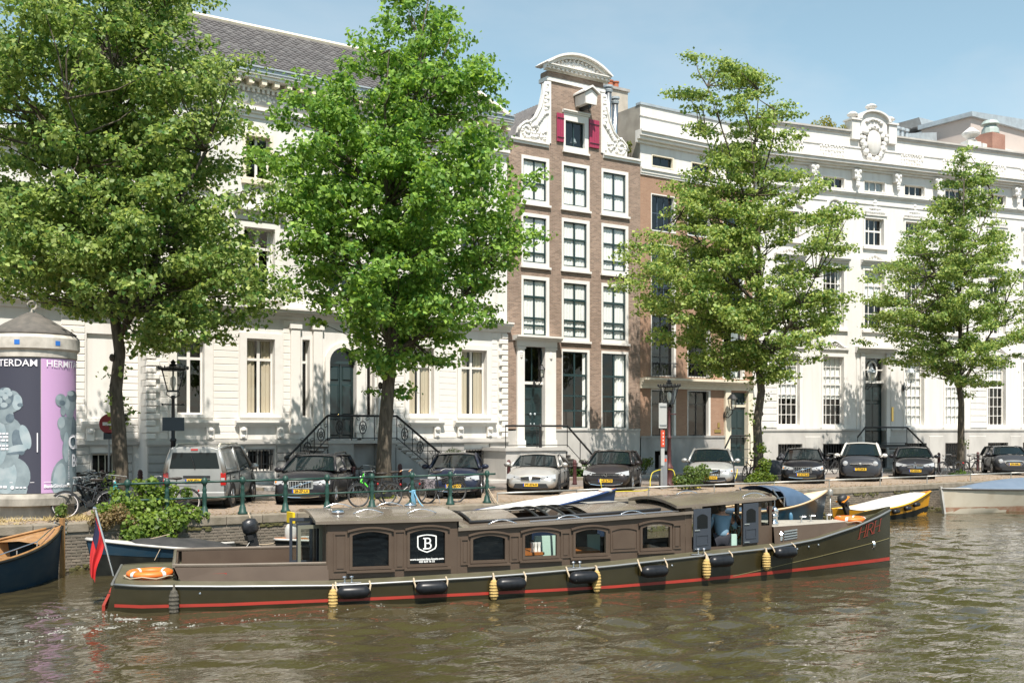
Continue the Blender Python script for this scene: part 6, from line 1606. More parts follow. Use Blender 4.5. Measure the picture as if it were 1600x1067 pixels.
# ================================================================== lamps
m_lglass = glass_mat('lantern_glass', tint=(.93, .93, .9), refl=1.2); m_milk = M('milky_bulb', (.8, .78, .72), .4)
def crown_lamp(label, px, D, htop, post_m, wide=.80, lm=m_iron):
    T = thing('street_lamp', label, 'street lamp', (fx(px, D), D, 0)); o = T.location; x, y = o.x, o.y
    hb_ = htop - 1.02
    q = MB(o); q.lathe([(.2, 0), (.2, .12), (.15, .18), (.14, .7), (.17, .74), (.17, .8), (.1, .9), (.085, 1.0), (.075, 1.9), (.1, 1.93), (.1, 1.98), (.06, 2.03), (.05, hb_ - .1), (.08, hb_ - .06), (.05, hb_)], 12, (x, y, 0)); q.build('post', post_m, T, smooth=True)
    q = MB(o); q.tube([(x - .3, y, hb_ - .28), (x + .3, y, hb_ - .28)], .018, 6)
    for s in (-1, 1): q.ball((x + s * .32, y, hb_ - .28), .035, 6, 4); q.tube([(x, y, hb_ - .1), (x + s * .2, y, hb_ + .02), (x + s * .18, y, hb_ + .16)], .016, 5); 
    q.build('ladder_bar', post_m, T)
    q = MB(o); b, t = wide * .24, wide * .47; z0, z1 = hb_ + .14, hb_ + .78
    for k in range(6):
        a = pi / 3 * k + .2; q.tube([(x + b * cos(a), y + b * sin(a), z0), (x + t * cos(a), y + t * sin(a), z1)], .016, 5)
    q.lathe([(b + .02, z0 - .03), (b + .02, z0 + .02), (0.02, z0 + .02)], 6, (x, y, 0), a0=.2, a1=.2 + 2 * pi); q.lathe([(t + .015, z1 - .02), (t + .09, z1 + .02), (t + .05, z1 + .05), (t * .55, z1 + .10), (.1, z1 + .13)], 6, (x, y, 0), a0=.2, a1=.2 + 2 * pi)
    for k in range(18): a = 2 * pi * k / 18; q.ball((x + (t + .07) * cos(a), y + (t + .07) * sin(a), z1 + .07), (.025, .025, .06), 5, 3)
    q.lathe([(.1, z1 + .13), (.13, z1 + .17), (.06, z1 + .2), (.09, z1 + .25), (.03, z1 + .3), (0, z1 + .34)], 10, (x, y, 0)); lt = q.build('lantern', lm, T)
    for k in range(6):
        a, a2 = pi / 3 * k + .2, pi / 3 * (k + 1) + .2
        q = MB(o); q.quad((x + b * cos(a), y + b * sin(a), z0), (x + b * cos(a2), y + b * sin(a2), z0), (x + t * cos(a2), y + t * sin(a2), z1), (x + t * cos(a), y + t * sin(a), z1)); q.build('pane', m_lglass, lt)
    q = MB(o); q.lathe([(.03, z0), (.05, z0 + .1), (.09, z0 + .2), (.09, z0 + .38), (.03, z0 + .46)], 10, (x, y, 0)); q.build('bulb', m_milk, lt, smooth=True)
    return T, o
LP1, ol1 = crown_lamp('black crowned street lamp with a dark sign plate, beside the silver van', 270.5, 33.6, fz(270, 566, 33.6), m_iron)
q = MB(ol1); x, y, z0, z1 = ol1.x - .3, ol1.y, fz(268, 673, 33.6), fz(268, 652, 33.6); q.box(x - .05, x + .62, y - .08, y - .06, z0, z1); q.tube([(x + .3, y - .06, (z0 + z1) / 2), (x + .3, y, (z0 + z1) / 2)], .02, 5); q.build('sign_plate', M('dark_sign_back', (.035, .045, .055), .5), LP1)
LP2, ol2 = crown_lamp('red brown crowned street lamp beside the charging post', 1045.5, 31.9, fz(1045, 595, 31.9), m_boll, .78)

def wall_lantern(label, px, py0, py1, cat='lantern'):
    bent = px > 1200; z1, z0 = (EYE + (HOR - p_) / FOC * fr_(px)[1] if bent else fz(px, p_) for p_ in (py0, py1)); x = fr_(px)[0] if bent else fx(px); y = DF - .62
    T = thing('wall_lantern', label, 'wall lantern', (x, DF, z0), group='wall lanterns beside the doors'); o = T.location; h = z1 - z0; w_ = h * .26
    q = MB(o); q.tube([(x, DF - .04, z0 - .35), (x, DF - .3, z0 - .42), (x, y, z0 - .18), (x, y, z0)], .025, 5); q.ball((x, DF - .03, z0 - .3), (.07, .03, .2), 8, 5); q.tube([(x, DF - .1, z0 - .38), (x, DF - .28, z0 - .1), (x, DF - .36, z0 - .3)], .016, 4); q.build('bracket', m_iron, T)
    q = MB(o); b = w_ * .6
    for k in range(4): a = pi / 2 * k + .5; q.tube([(x + b * cos(a), y + b * sin(a), z0), (x + w_ * cos(a), y + w_ * sin(a), z0 + h * .6)], .018, 4)
    q.lathe([(w_ * 1.2, z0 + h * .6), (w_ * 1.1, z0 + h * .64), (w_ * .5, z0 + h * .84), (.05, z0 + h * .9), (.07, z0 + h * .95), (0, z1)], 8, (x, y, 0)); q.lathe([(b + .02, z0 - .03), (b + .02, z0 + .01)], 8, (x, y, 0)); l_ = q.build('lantern', m_zinc if bent else m_iron, T)
    for k in range(4):
        a, a2 = pi / 2 * k + .5, pi / 2 * (k + 1) + .5
        q = MB(o); q.quad((x + b * cos(a), y + b * sin(a), z0), (x + b * cos(a2), y + b * sin(a2), z0), (x + w_ * cos(a2), y + w_ * sin(a2), z0 + h * .6), (x + w_ * cos(a), y + w_ * sin(a), z0 + h * .6)); q.build('pane', m_lglass, l_)
    q = MB(o); q.lathe([(.04, z0 + .02), (b * (.95 if bent else .7), z0 + h * .2), (b * (1.1 if bent else .7), z0 + h * .5), (.04, z0 + h * .56)], 8, (x, y, 0)); q.build('bulb', m_milk, l_)
    if bent: T.location = bend_world(x, DF, z0); T.rotation_euler = (0, 0, DA)
wall_lantern('black wall lantern on the pilaster of the brick house door', 1131, 613, 640)
wall_lantern('pale lit up wall lantern left of the oval fanlight', 1350, 573, 597)
wall_lantern('pale wall lantern right of the oval fanlight', 1411, 573, 598)
wall_lantern('old round lantern before the fanlight of the gable house door', 834, 570, 590)

# ================================================================== signs
m_signred = M('sign_red', (.26, .022, .024), .45); m_signwhite = M('sign_white', (.75, .74, .72), .45); m_pole = M('grey_pole', (.30, .31, .31), .5, .4)
D = 33.9
S1 = thing('no_entry_sign', 'round red no entry sign half hidden by the linden trunk', 'road sign', (fx(167, D), D, 0)); os1 = S1.location; x = os1.x + .06; z = fz(168, 662, D)
q = MB(os1); q.tube([(x, D, 0), (x, D, z + .3)], .03, 8); q.build('pole', m_pole, S1)
q = MB(os1); q.lathe([(0, -.06), (.3, -.06), (.3, -.035), (0, -.035)], 24, (x, D, z), 'y'); sg = q.build('sign_disc', m_signred, S1)
q = MB(os1); q.box(x - .2, x + .2, D - .068 + .0, D - .0645 + .0, z - .05, z + .05)
q.build('white_bar', m_signwhite, sg)
q = MB(os1); z2 = fz(168, 681, D); q.box(x - .17, x + .17, D - .06, D - .035, z2 - .1, z2 + .1); q.build('plate', M('dark_sign_back', (.05, .06, .07), .5), S1)
D = 31.4
S2 = thing('parking_sign', 'parking sign seen from behind with a narrow red panel on a grey pole', 'road sign', (fx(1033.5, D), D, 0)); os2 = S2.location; x = os2.x
q = MB(os2); q.tube([(x, D, 0), (x, D, fz(1033, 629, D))], .05, 10); q.build('pole', m_pole, S2)
q = MB(os2); q.box(x - .2, x + .2, D - .09, D - .06, fz(1033, 669, D), fz(1033, 630, D)); q.build('sign_back', M('pale_sign_back', (.42, .42, .40), .5), S2, bevel=.01)
q = MB(os2)
for zz in (635, 664): q.box(x - .17, x + .17, D - .11, D - .092, fz(1033, zz, D) - .02, fz(1033, zz, D) + .02)
q.build('clamp', m_pole, S2)
q = MB(os2); q.box(x - .09, x + .09, D - .09, D - .055, fz(1033, 698, D), fz(1033, 672, D)); rp_ = q.build('red_panel', M('orange_red', (.60, .075, .03), .5), S2)
q = MB(os2)
for k in range(4): zz = fz(1033, 694 - 5.5 * k, D); q.box(x - .015, x + .03, D - .095, D - .091, zz - .01, zz + .05)
q.build('mark', m_signwhite, rp_)
q = MB(os2); q.box(x - .085, x + .085, D - .08, D - .055, fz(1033, 727, D), fz(1033, 700, D)); q.build('grey_panel', M('pale_sign_back', (.42, .42, .40), .5), S2)
D = 31.5
CP_ = thing('charging_post', 'grey electric charging post with red sticker beside the parking sign', 'charging post', (fx(1039, D), D, 0)); oc_ = CP_.location; x = oc_.x
zt_ = fz(1039, 711, D)
q = MB(oc_); q.box(x - .13, x + .13, D, D + .22, 0, zt_); q.build('housing', M('charger_grey', (.20, .21, .225), .45), CP_, bevel=.02)
q = MB(oc_); q.box(x - .08, x + .08, D - .006, D - .002, zt_ - .25, zt_ - .13); q.build('sticker', M('orange_red', (.6, .075, .03), .5), CP_)
m_yel = M('yellow_cable', (.55, .45, .03), .5)
def cable(label, pts):
    q = MB(pts[0]); sp = [Vector(p) for p in pts]; out = []
    for i in range(len(sp) - 1):
        p0, p1, p2, p3 = sp[max(i - 1, 0)], sp[i], sp[i + 1], sp[min(i + 2, len(sp) - 1)]
        for k in range(6):
            t = k / 6; out.append(.5 * ((2 * p1) + (p2 - p0) * t + (2 * p0 - 5 * p1 + 4 * p2 - p3) * t * t + (3 * p1 - p0 - 3 * p2 + p3) * t ** 3))
    q.tube(out + [sp[-1]], .018, 5); return tag(q.build('charging_cable', m_yel, None, smooth=True), label, 'cable', 'yellow charging cables')
g = lambda px, py, D: (fx(px, D), D, fz(px, py, D))
cable('yellow cable hanging from the nose of the black hatchback', [g(938.5, 748, 31.0), g(939, 756, 30.9), g(941, 764, 30.9), (fx(946, 30.8), 30.8, .03), (fx(975, 30.6), 30.6, .03), (fx(1012, 30.9), 30.9, .03), g(1016, 750, 31.3), g(1020, 738, 31.4), g(1034, 733, 31.4)])
cable('yellow cable hanging right of the charging post', [g(1044, 733, 31.6), g(1052, 735, 31.4), g(1056, 748, 31.3), (fx(1062, 31.2), 31.2, .03), (fx(1095, 30.9), 30.9, .03)])
cable('yellow cable beside the right mirror of the silver estate car', [g(1152, 733, 32.2), g(1151, 742, 32.0), g(1147, 752, 31.8), (fx(1146, 31.6), 31.6, .03)])

# ================================================================== advertising column
D = 30.9
cxp = fx(50, D); sc = D / ray(50)[1] / FOC
KOL = thing('advertising_column', 'round advertising column with conical roof and statue posters', 'advertising column', (cxp, D, 0)); ok = KOL.location
rp = 64 * sc; zP0, zP1 = fz(50, 768, D), fz(50, 562, D)
m_conc = M('weathered_concrete', (.34, .31, .265), .9, col2=(.17, .155, .13), scale=3, bump=.3, bscale=30, stretch=(1, 1, .4)); m_roofc = M('bitumen_roof', (.085, .078, .07), .85, col2=(.13, .115, .10), scale=5, bump=.2, bscale=50)
q = MB(ok); q.lathe([(rp * .96, -.05), (rp * .96, zP0 - .34), (rp * 1.12, zP0 - .30), (rp * 1.12, zP0 - .12), (rp * 1.06, zP0 - .04), (rp * .99, zP0)], 48, (cxp, D, 0)); q.build('base', m_conc, KOL, smooth=False)
q = MB(ok); q.lathe([(rp, zP0), (rp, zP1)], 64, (cxp, D, 0)); q.build('drum', m_conc, KOL, smooth=True)
q = MB(ok); q.lathe([(rp * .99, zP1), (rp * 1.03, zP1 + .02), (rp * 1.03, zP1 + .18), (rp * 1.09, zP1 + .24), (rp * 1.09, zP1 + .52), (rp * 1.04, zP1 + .6), (rp * .9, zP1 + .62)], 48, (cxp, D, 0)); bd = q.build('band', M('pale_concrete', (.52, .48, .42), .85, col2=(.34, .31, .27), scale=4), KOL, smooth=False)
zR0 = zP1 + .62; zR1 = fz(50, 488, D)
q = MB(ok); q.lathe([(rp * 1.0, zR0 - .02), (rp * 1.02, zR0 + .04), (rp * .62, zR0 + (zR1 - zR0) * .5), (rp * .25, zR0 + (zR1 - zR0) * .86), (.08, zR1)], 48, (cxp, D, 0)); q.build('roof', m_roofc, KOL, smooth=True)
q = MB(ok); q.lathe([(.1, zR1 - .02), (.06, zR1 + .08)], 10, (cxp, D, 0)); q.tube([(cxp + .11 * cos(t), D, zR1 + .18 + .11 * sin(t)) for t in [2 * pi * k / 14 for k in range(15)]], .03, 6); q.build('finial', m_conc, KOL)
toc = atan2(-D, -cxp)                                             # direction towards the canal side that the camera looks at
def cyl(u, z, dr=0.0): a = toc + u / rp; return (cxp + (rp + dr) * cos(a), D + (rp + dr) * sin(a), z)
def patch(name, mat, u0, u1, z0, z1, dr, n=14, parent=None):
    q = MB(ok); a = [cyl(u0 + (u1 - u0) * i / n, z0, dr) for i in range(n + 1)]; b = [cyl(u0 + (u1 - u0) * i / n, z1, dr) for i in range(n + 1)]
    q.loft([a, b]); return q.build(name, mat, parent or KOL)
def ucol(px): return rp * math.asin(max(-.999, min(.999, (px - 50) * sc / rp)))
m_pd = M('poster_dark', (.042, .042, .062), .5); m_pp = M('poster_lilac', (.50, .30, .50), .5); m_stat = M('poster_statue', (.235, .285, .305), .6, col2=(.15, .19, .21), scale=3.2, lo=.35, hi=.7); m_stat2 = M('poster_statue_light', (.34, .39, .41), .6, col2=(.22, .29, .32), scale=3.5, lo=.35, hi=.7)
def fill(name, mat, outline, dr, parent):
    """printed shape on the drum: px outline in the photograph's own measure, wrapped round the cylinder"""
    q = MB(ok); pts = [(ucol(x), fz(50, y, D)) for x, y in outline]
    ys = sorted({p[1] for p in pts}); rows_ = []
    n = 26; y0, y1 = min(ys), max(ys)
    for i in range(n + 1):
        z = y0 + (y1 - y0) * (i + .5 * (i == 0) * .02 - .5 * (i == n) * .02) / n; xs_ = []
        for k in range(len(pts)):
            (xa, za), (xb, zb_) = pts[k], pts[(k + 1) % len(pts)]
            if (za <= z < zb_) or (zb_ <= z < za): xs_.append(xa + (xb - xa) * (z - za) / (zb_ - za))
        if len(xs_) >= 2: rows_.append((z, min(xs_), max(xs_)))
    secs = [[cyl(a + (b - a) * k / 20, z, dr) for k in range(21)] for z, a, b in rows_]
    q.loft(secs); return q.build(name, mat, parent)
P1 = patch('poster', m_pd, ucol(-60), ucol(62), zP0 + .01, zP1 - .01, .004, 44)
P2 = patch('poster', m_pp, ucol(62.5), ucol(113.8), zP0 + .01, zP1 - .01, .004, 44)
m_statd = M('poster_statue_dark', (.075, .105, .13), .6, col2=(.13, .17, .2), scale=5)
def oval(pl, mat, cx, cy, rx, ry, tilt, dr):
    pts = [(cx + rx * cos(t) * cos(tilt) - ry * sin(t) * sin(tilt), cy + rx * cos(t) * sin(tilt) + ry * sin(t) * cos(tilt)) for t in [2 * pi * k / 20 for k in range(20)]]
    fill('statue_print', mat, [(min(x, 113.6), min(y, 767.5)) for x, y in pts], dr, pl)
for i, (pl, tone, cx, cy, rx, ry, tl) in enumerate((
        (P1, 0, 8, 760, 36, 34, 0), (P1, 0, 22, 742, 26, 30, .1), (P1, 1, 14, 742, 15, 27, .1), (P1, 0, 12, 704, 21, 26, .05), (P1, 0, 12, 674, 25, 24, .2), (P1, 1, 6, 690, 10, 34, 0), (P1, 2, 32, 690, 9, 20, -.2),
        (P1, 1, 41, 682, 7, 19, -.25), (P1, 1, 30, 700, 15, 6, -.2), (P1, 2, 28, 706, 13, 2, -.15), (P1, 0, 14, 650, 11, 13, .1), (P1, 2, 20, 654, 6, 7, .2), (P1, 0, 22, 629, 13, 17, .1), (P1, 1, 30, 630, 7, 12, 0), (P1, 2, 34, 634, 4, 3, 0), (P1, 2, 12, 624, 13, 17, .2),
        (P1, 1, 8, 616, 5, 5, 0), (P1, 1, 16, 612, 5, 4, 0), (P1, 1, 6, 627, 4, 5, 0), (P1, 1, 14, 622, 4, 5, 0), (P1, 1, 12, 634, 5, 4, 0), (P1, 1, 20, 617, 4, 4, 0), (P1, 0, 18, 628, 4, 4, 0),
        (P2, 0, 98, 750, 22, 36, 0), (P2, 1, 88, 748, 9, 26, .1), (P2, 0, 103, 704, 11, 26, 0), (P2, 0, 102, 672, 13, 22, .1), (P2, 0, 94, 662, 9, 12, 0), (P2, 1, 91, 660, 5, 9, 0), (P2, 1, 98, 698, 4, 24, 0), (P2, 2, 109, 690, 4, 40, 0), (P2, 0, 103, 644, 6, 10, 0), (P2, 0, 104, 630, 9, 15, 0), (P2, 1, 99, 632, 4, 9, 0),
        (P2, 2, 107, 619, 7, 9, 0), (P2, 0, 90, 626, 8, 10, 0), (P2, 1, 87, 622, 4, 4, 0), (P2, 2, 92, 630, 4, 4, 0), (P2, 0, 93, 642, 4, 8, 0), (P2, 1, 104, 615, 5, 4, 0))):
    oval(pl, (m_stat, m_stat2, m_statd)[tone], cx, cy, rx, ry, tl, .008 + .0006 * (i % 23))
m_ltr = M('poster_lettering', (.78, .75, .78), .6)
def cyl_text(txt, size, px, py, parent, dr=.026, bold=.0, rot=False, align='CENTER', mat=None):
    u0, z0 = ucol(px), fz(50, py, D)
    put_text(txt, size, mat or m_ltr, parent, ok, ((1, 0, 0), (0, 0, 1)), (0, 0, 0), bold=bold, align=align, bend=(lambda a, b: cyl(u0 + (-b if rot else a), z0 + (a if rot else b), dr)))
cyl_text('AMSTERDAM', .25, 58, 571, P1, align='RIGHT', bold=.002)
cyl_text('HERMITAGE', .25, 69, 571, P2, align='LEFT', bold=.002)
cyl_text('Classic', .52, 100, 691, P2, rot=False, align='LEFT', bold=.012); cyl_text('Beauties', .44, 105, 720, P2, align='LEFT', bold=.012)
cyl_text('16 JUNI T/M 13 JAN 2019', .075, 101, 726, P2, rot=True); cyl_text('BankGiroLoterij', .12, 66, 757, P2, align='LEFT', bold=.004)
q = MB(ok)                                                        # small print too fine to read: broken lines
for px0, px1, py, h in ((-6, 18, 677, .05), (-2, 18, 682, .05), (2, 18, 687, .05), (-4, 18, 695, .05), (0, 18, 700, .05), (-4, 16, 757, .06), (28, 42, 758, .035), (20, 53, 750.5, .012), (66, 78, 750.5, .012), (108, 113, 757, .07)):
    u = ucol(px0); e = ucol(px1); rr_ = random.Random(int(px0 * 7 + py))
    while u < e - .03:
        w_ = min(rr_.uniform(.05, .16), e - u) if h > .02 else e - u
        q.loft([[cyl(u, fz(50, py, D) - h / 2, .026), cyl(u + w_, fz(50, py, D) - h / 2, .026)], [cyl(u, fz(50, py, D) + h / 2, .026), cyl(u + w_, fz(50, py, D) + h / 2, .026)]]); u += w_ + .03
q.build('small_print', m_ltr, P1, kind='stuff')
q = MB(ok)
q.loft([[cyl(ucol(56.5), fz(50, y, D), .026) for y in (676, 690, 705)], [cyl(ucol(58), fz(50, y, D), .026) for y in (676, 690, 705)]]); q.build('fine_print', m_ltr, P1)
q = MB(ok)
pa = [cyl(ucol(23.5) + .045 * cos(t), fz(50, 758, D) + .045 * sin(t), .026) for t in [2 * pi * k / 14 for k in range(14)]]; q.add(pa, [tuple(range(14))]); q.build('round_mark', m_ltr, P1)
for px in (31, 83):
    q = MB(ok); u0 = ucol(px); k = .05 * rp / rp; r_ = rp * .095
    a = [(cxp + (rp * 1.09 + .006) * cos(toc + (u0 + d) / rp), D + (rp * 1.09 + .006) * sin(toc + (u0 + d) / rp)) for d in (-.06, 0, .06)]
    q.loft([[(x, y, zP1 + .32) for x, y in a], [(x, y, zP1 + .44) for x, y in a]]); q.build('blue_mark', M('blue_print', (.02, .14, .48), .5), bd)
# ================================================================== the long salon boat under way
BANG = radians(-17.5); BORG = Vector((5.72, 22.68, WATER))
HT = [0, .5, 2, 5, 7.5, 9.6, 11.75, 14, 15.5, 16.75, 17.6, 18.1]; HB = [1.5, 1.78, 1.98, 2.05, 2.02, 1.92, 1.66, 1.27, .93, .56, .27, .03]
RT = [0, 1.2, 2.6, 4, 5.7, 7.4, 9.5, 11.7, 14, 15.5, 16.8, 18.1]; RZ = [.50, .47, .43, .39, .41, .44, .52, .63, .72, .86, 1.09, 1.42]
hb = lambda t: float(np.interp(t, HT, HB)); rz = lambda t: float(np.interp(t, RT, RZ))
ys = lambda t: -(hb(t) - .38)
m_hull = M('olive_hull', (.026, .021, .008), .22, coat=.15, spec=.4, col2=(.034, .028, .012), scale=2, lo=.4, hi=.8)
m_cab = M('brown_cabin_paint', (.078, .055, .040), .45, spec=.3, col2=(.092, .066, .048), scale=2.5)
m_roofb = M('brown_roof_paint', (.135, .108, .084), .26, col2=(.19, .158, .125), scale=1.3, coat=.3)
m_deck = M('olive_deck', (.075, .070, .040), .4, col2=(.10, .09, .06), scale=3)
m_redln = M('waterline_red', (.34, .032, .02), .4, col2=(.26, .03, .02), scale=3)
m_dkdoor = M('slate_blue_door', (.035, .042, .055), .35)
m_rail = M('dull_rail', (.30, .30, .29), .4, .7)
m_steel = M('polished_steel', (.65, .65, .66), .18, 1)
m_teal = M('pale_green_panel', (.42, .60, .53), .6); m_wood = M('varnished_wood', (.42, .15, .035), .3, col2=(.30, .10, .022), scale=6, coat=.5)
m_boatglass = glass_mat('boat_glass', tint=(.85, .88, .86), refl=.35); m_darkglass = M('smoked_glass', (.004, .005, .006), .03, spec=.3)
m_logo = M('window_lettering', (.80, .80, .78), .5)
SB = thing('salon_boat', 'long brown salon boat with olive hull and red waterline in mid canal', 'boat', BORG, BANG)
O3 = (0, 0, 0)
def bendw(q, inset=.38):
    q.v = [(x, -(hb(x) - inset) + y, z) for x, y, z in q.v]; return q
ts_ = [0, .25, .5, 1, 1.5, 2, 3, 4, 5, 6, 7, 8, 9, 10, 11, 12, 13, 14, 14.75, 15.5, 16.2, 16.75, 17.2, 17.6, 17.9, 18.1]
def hsec(t, s, zs=None):
    b, r = hb(t), rz(t); bow = max(0, (t - 13) / 5.1)
    wl = b * (1 - .30 * bow ** 1.2)                               # narrower at the water forward: flare
    stern = max(0, 1 - t / .6) * .0
    return [(t - .0 * (18.1 - t), s * b * .55 * (1 - bow * .7), -.55), (t, s * wl * .97, -.25), (t, s * wl, 0.02), (t, s * (wl + (b - wl) * .4), r * .45), (t, s * b, r)]
q = MB(O3)
q.loft([hsec(t, -1) for t in ts_]); q.loft([hsec(t, 1)[::-1] for t in ts_])
a = hsec(0, -1); b = hsec(0, 1); q.add([(x - .05 - .16 * (1 - i / 4), y, z) for i, (x, y, z) in enumerate(a)] + [(x - .05 - .16 * (1 - i / 4), y, z) for i, (x, y, z) in enumerate(b)], [(i, i + 1, i + 6, i + 5) for i in range(4)])
q.add([*[(x - .05 - .16 * (1 - i / 4), y, z) for i, (x, y, z) in enumerate(a)], *a], [(i, 5 + i, 6 + i, 1 + i) for i in range(4)])
hullo = q.build('hull', m_hull, SB, smooth=False); smooth_by_angle(hullo, 35)
def stripe(z0, z1, dy, name, mat, t0=-.0, t1=18.08, f=None):
    q = MB(O3)
    for s in (-1, 1):
        A_, B_ = [], []
        for t in sorted({t0, t1, *[v for v in ts_ if t0 < v < t1]}):
            def P(z):
                sc_ = hsec(t, s); y = np.interp(z, [p[2] for p in sc_], [abs(p[1]) for p in sc_]); return (t, s * (y + dy), z)
            zz0, zz1 = (z0, z1) if f is None else f(t)
            A_.append(P(zz0)); B_.append(P(zz1))
        q.loft([A_, B_] if s < 0 else [B_, A_])
    return q.build(name, mat, hullo, smooth=True)
stripe(0, 0, .006, 'red_stripe', m_redln, f=lambda t: (.085 + .012 * max(0, t - 10), .145 + .015 * max(0, t - 10)))
q = MB(O3); q.box(-.225, -.17, -1.44, 1.44, .02, .12); q.build('transom_stripe', m_redln, hullo)
stripe(0, 0, .012, 'bow_crease', M('crease_gold', (.20, .17, .08), .4), t0=13, t1=18.06, f=lambda t: (.16 + (t - 13) * .112, .175 + (t - 13) * .113))
for s in (-1, 1):                                                # metal rubbing rail on the gunwale
    q = MB(O3); q.tube([(t, s * (hb(t) + .01), rz(t) + .01) for t in ts_], .028, 6); q.build('rubbing_rail', m_rail if s < 0 else m_deck, SB, smooth=True)
q = MB(O3); q.tube([(-.04, -1.5, .52), (-.04, 1.5, .52)], .028, 6); q.build('rubbing_rail', m_rail, SB)
# bulwark forward, decks
q = MB(O3)
for s in (-1, 1):
    A_ = [(t, s * hb(t), rz(t)) for t in ts_]; B_ = [(t, s * max(hb(t) - .34, 0), rz(t) + (.07 if t < 14 else .07 - .05 * min(1, (t - 14)))) for t in ts_]
    q.loft([A_, B_] if s < 0 else [B_, A_])
q.build('side_deck', m_deck, SB, smooth=True)
q = MB(O3)
B1 = [(t, -max(hb(t) - .335, 0), rz(t) + (.065 if t < 14 else .015)) for t in ts_ if t > 13.9]; B2 = [(x, -y, z) for x, y, z in B1]; q.loft([B1, B2]); q.build('bow_deck', m_deck, SB); q = MB(O3)
B1 = [(t, -max(hb(t) - .335, 0), rz(t) + .06) for t in (0, .25, .5, 1, 1.2)]; B2 = [(x, -y, z) for x, y, z in B1]; q.loft([B1, B2]); q.build('stern_deck', m_deck, SB)
q = MB(O3)                                                       # raised bulwark round the bow
for s in (-1, 1):
    tb = [t for t in ts_ if t >= 16.75]; k = lambda t: .10 * min(1, (t - 16.7) / .6)
    A_ = [(t, s * hb(t), rz(t)) for t in tb]; B_ = [(t, s * hb(t), rz(t) + k(t)) for t in tb]; C_ = [(t, s * max(hb(t) - .07, 0), rz(t) + k(t)) for t in tb]; D_ = [(t, s * max(hb(t) - .07, 0), rz(t)) for t in tb]
    q.loft([A_, B_, C_, D_] if s < 0 else [D_, C_, B_, A_])
q.build('bow_bulwark', m_hull, SB)
# cockpit coaming
q = MB(O3)
for s in (-1, 1):
    tt = [1.2, 2, 3, 4.0]
    O_ = [[(t, s * (hb(t) - .33), rz(t) + .06) for t in tt], [(t + (-.12 if t < 1.3 else 0), s * (hb(t) - .40), rz(t) + .30 + .015 * t) for t in tt], [(t, s * (hb(t) - .48), rz(t) + .30 + .015 * t) for t in tt], [(t, s * (hb(t) - .5), .1) for t in tt]]
    q.loft(O_ if s < 0 else O_[::-1])
q.loft([[(1.05, y, rz(1.2) + .318) for y in (-1.46, 1.46)], [(1.13, y, rz(1.2) + .318) for y in (-1.4, 1.4)], [(1.2, y, .1) for y in (-1.4, 1.4)]]); q.loft([[(1.15, y, rz(1.2) + .04) for y in (-1.5, 1.5)], [(1.05, y, rz(1.2) + .318) for y in (-1.46, 1.46)]][::-1])
q.build('cockpit_coaming', m_cab, SB)
q = MB(O3)
for s in (-1, 1): q.tube([(t, s * (hb(t) - .44), rz(t) + .335 + .015 * t) for t in (1.05, 2, 3, 4.0)], .035, 6)
q.tube([(1.07, -1.46, rz(1.2) + .345), (1.07, 1.46, rz(1.2) + .345)], .035, 6); q.build('coaming_cap', m_roofb, SB)
q = MB(O3); q.quad((1.1, -1.55, .12), (14.2, -.9, .12), (14.2, .9, .12), (1.1, 1.55, .12)); q.build('cabin_floor', M('dark_teak', (.10, .06, .035), .6, col2=(.07, .04, .025), scale=6), SB)
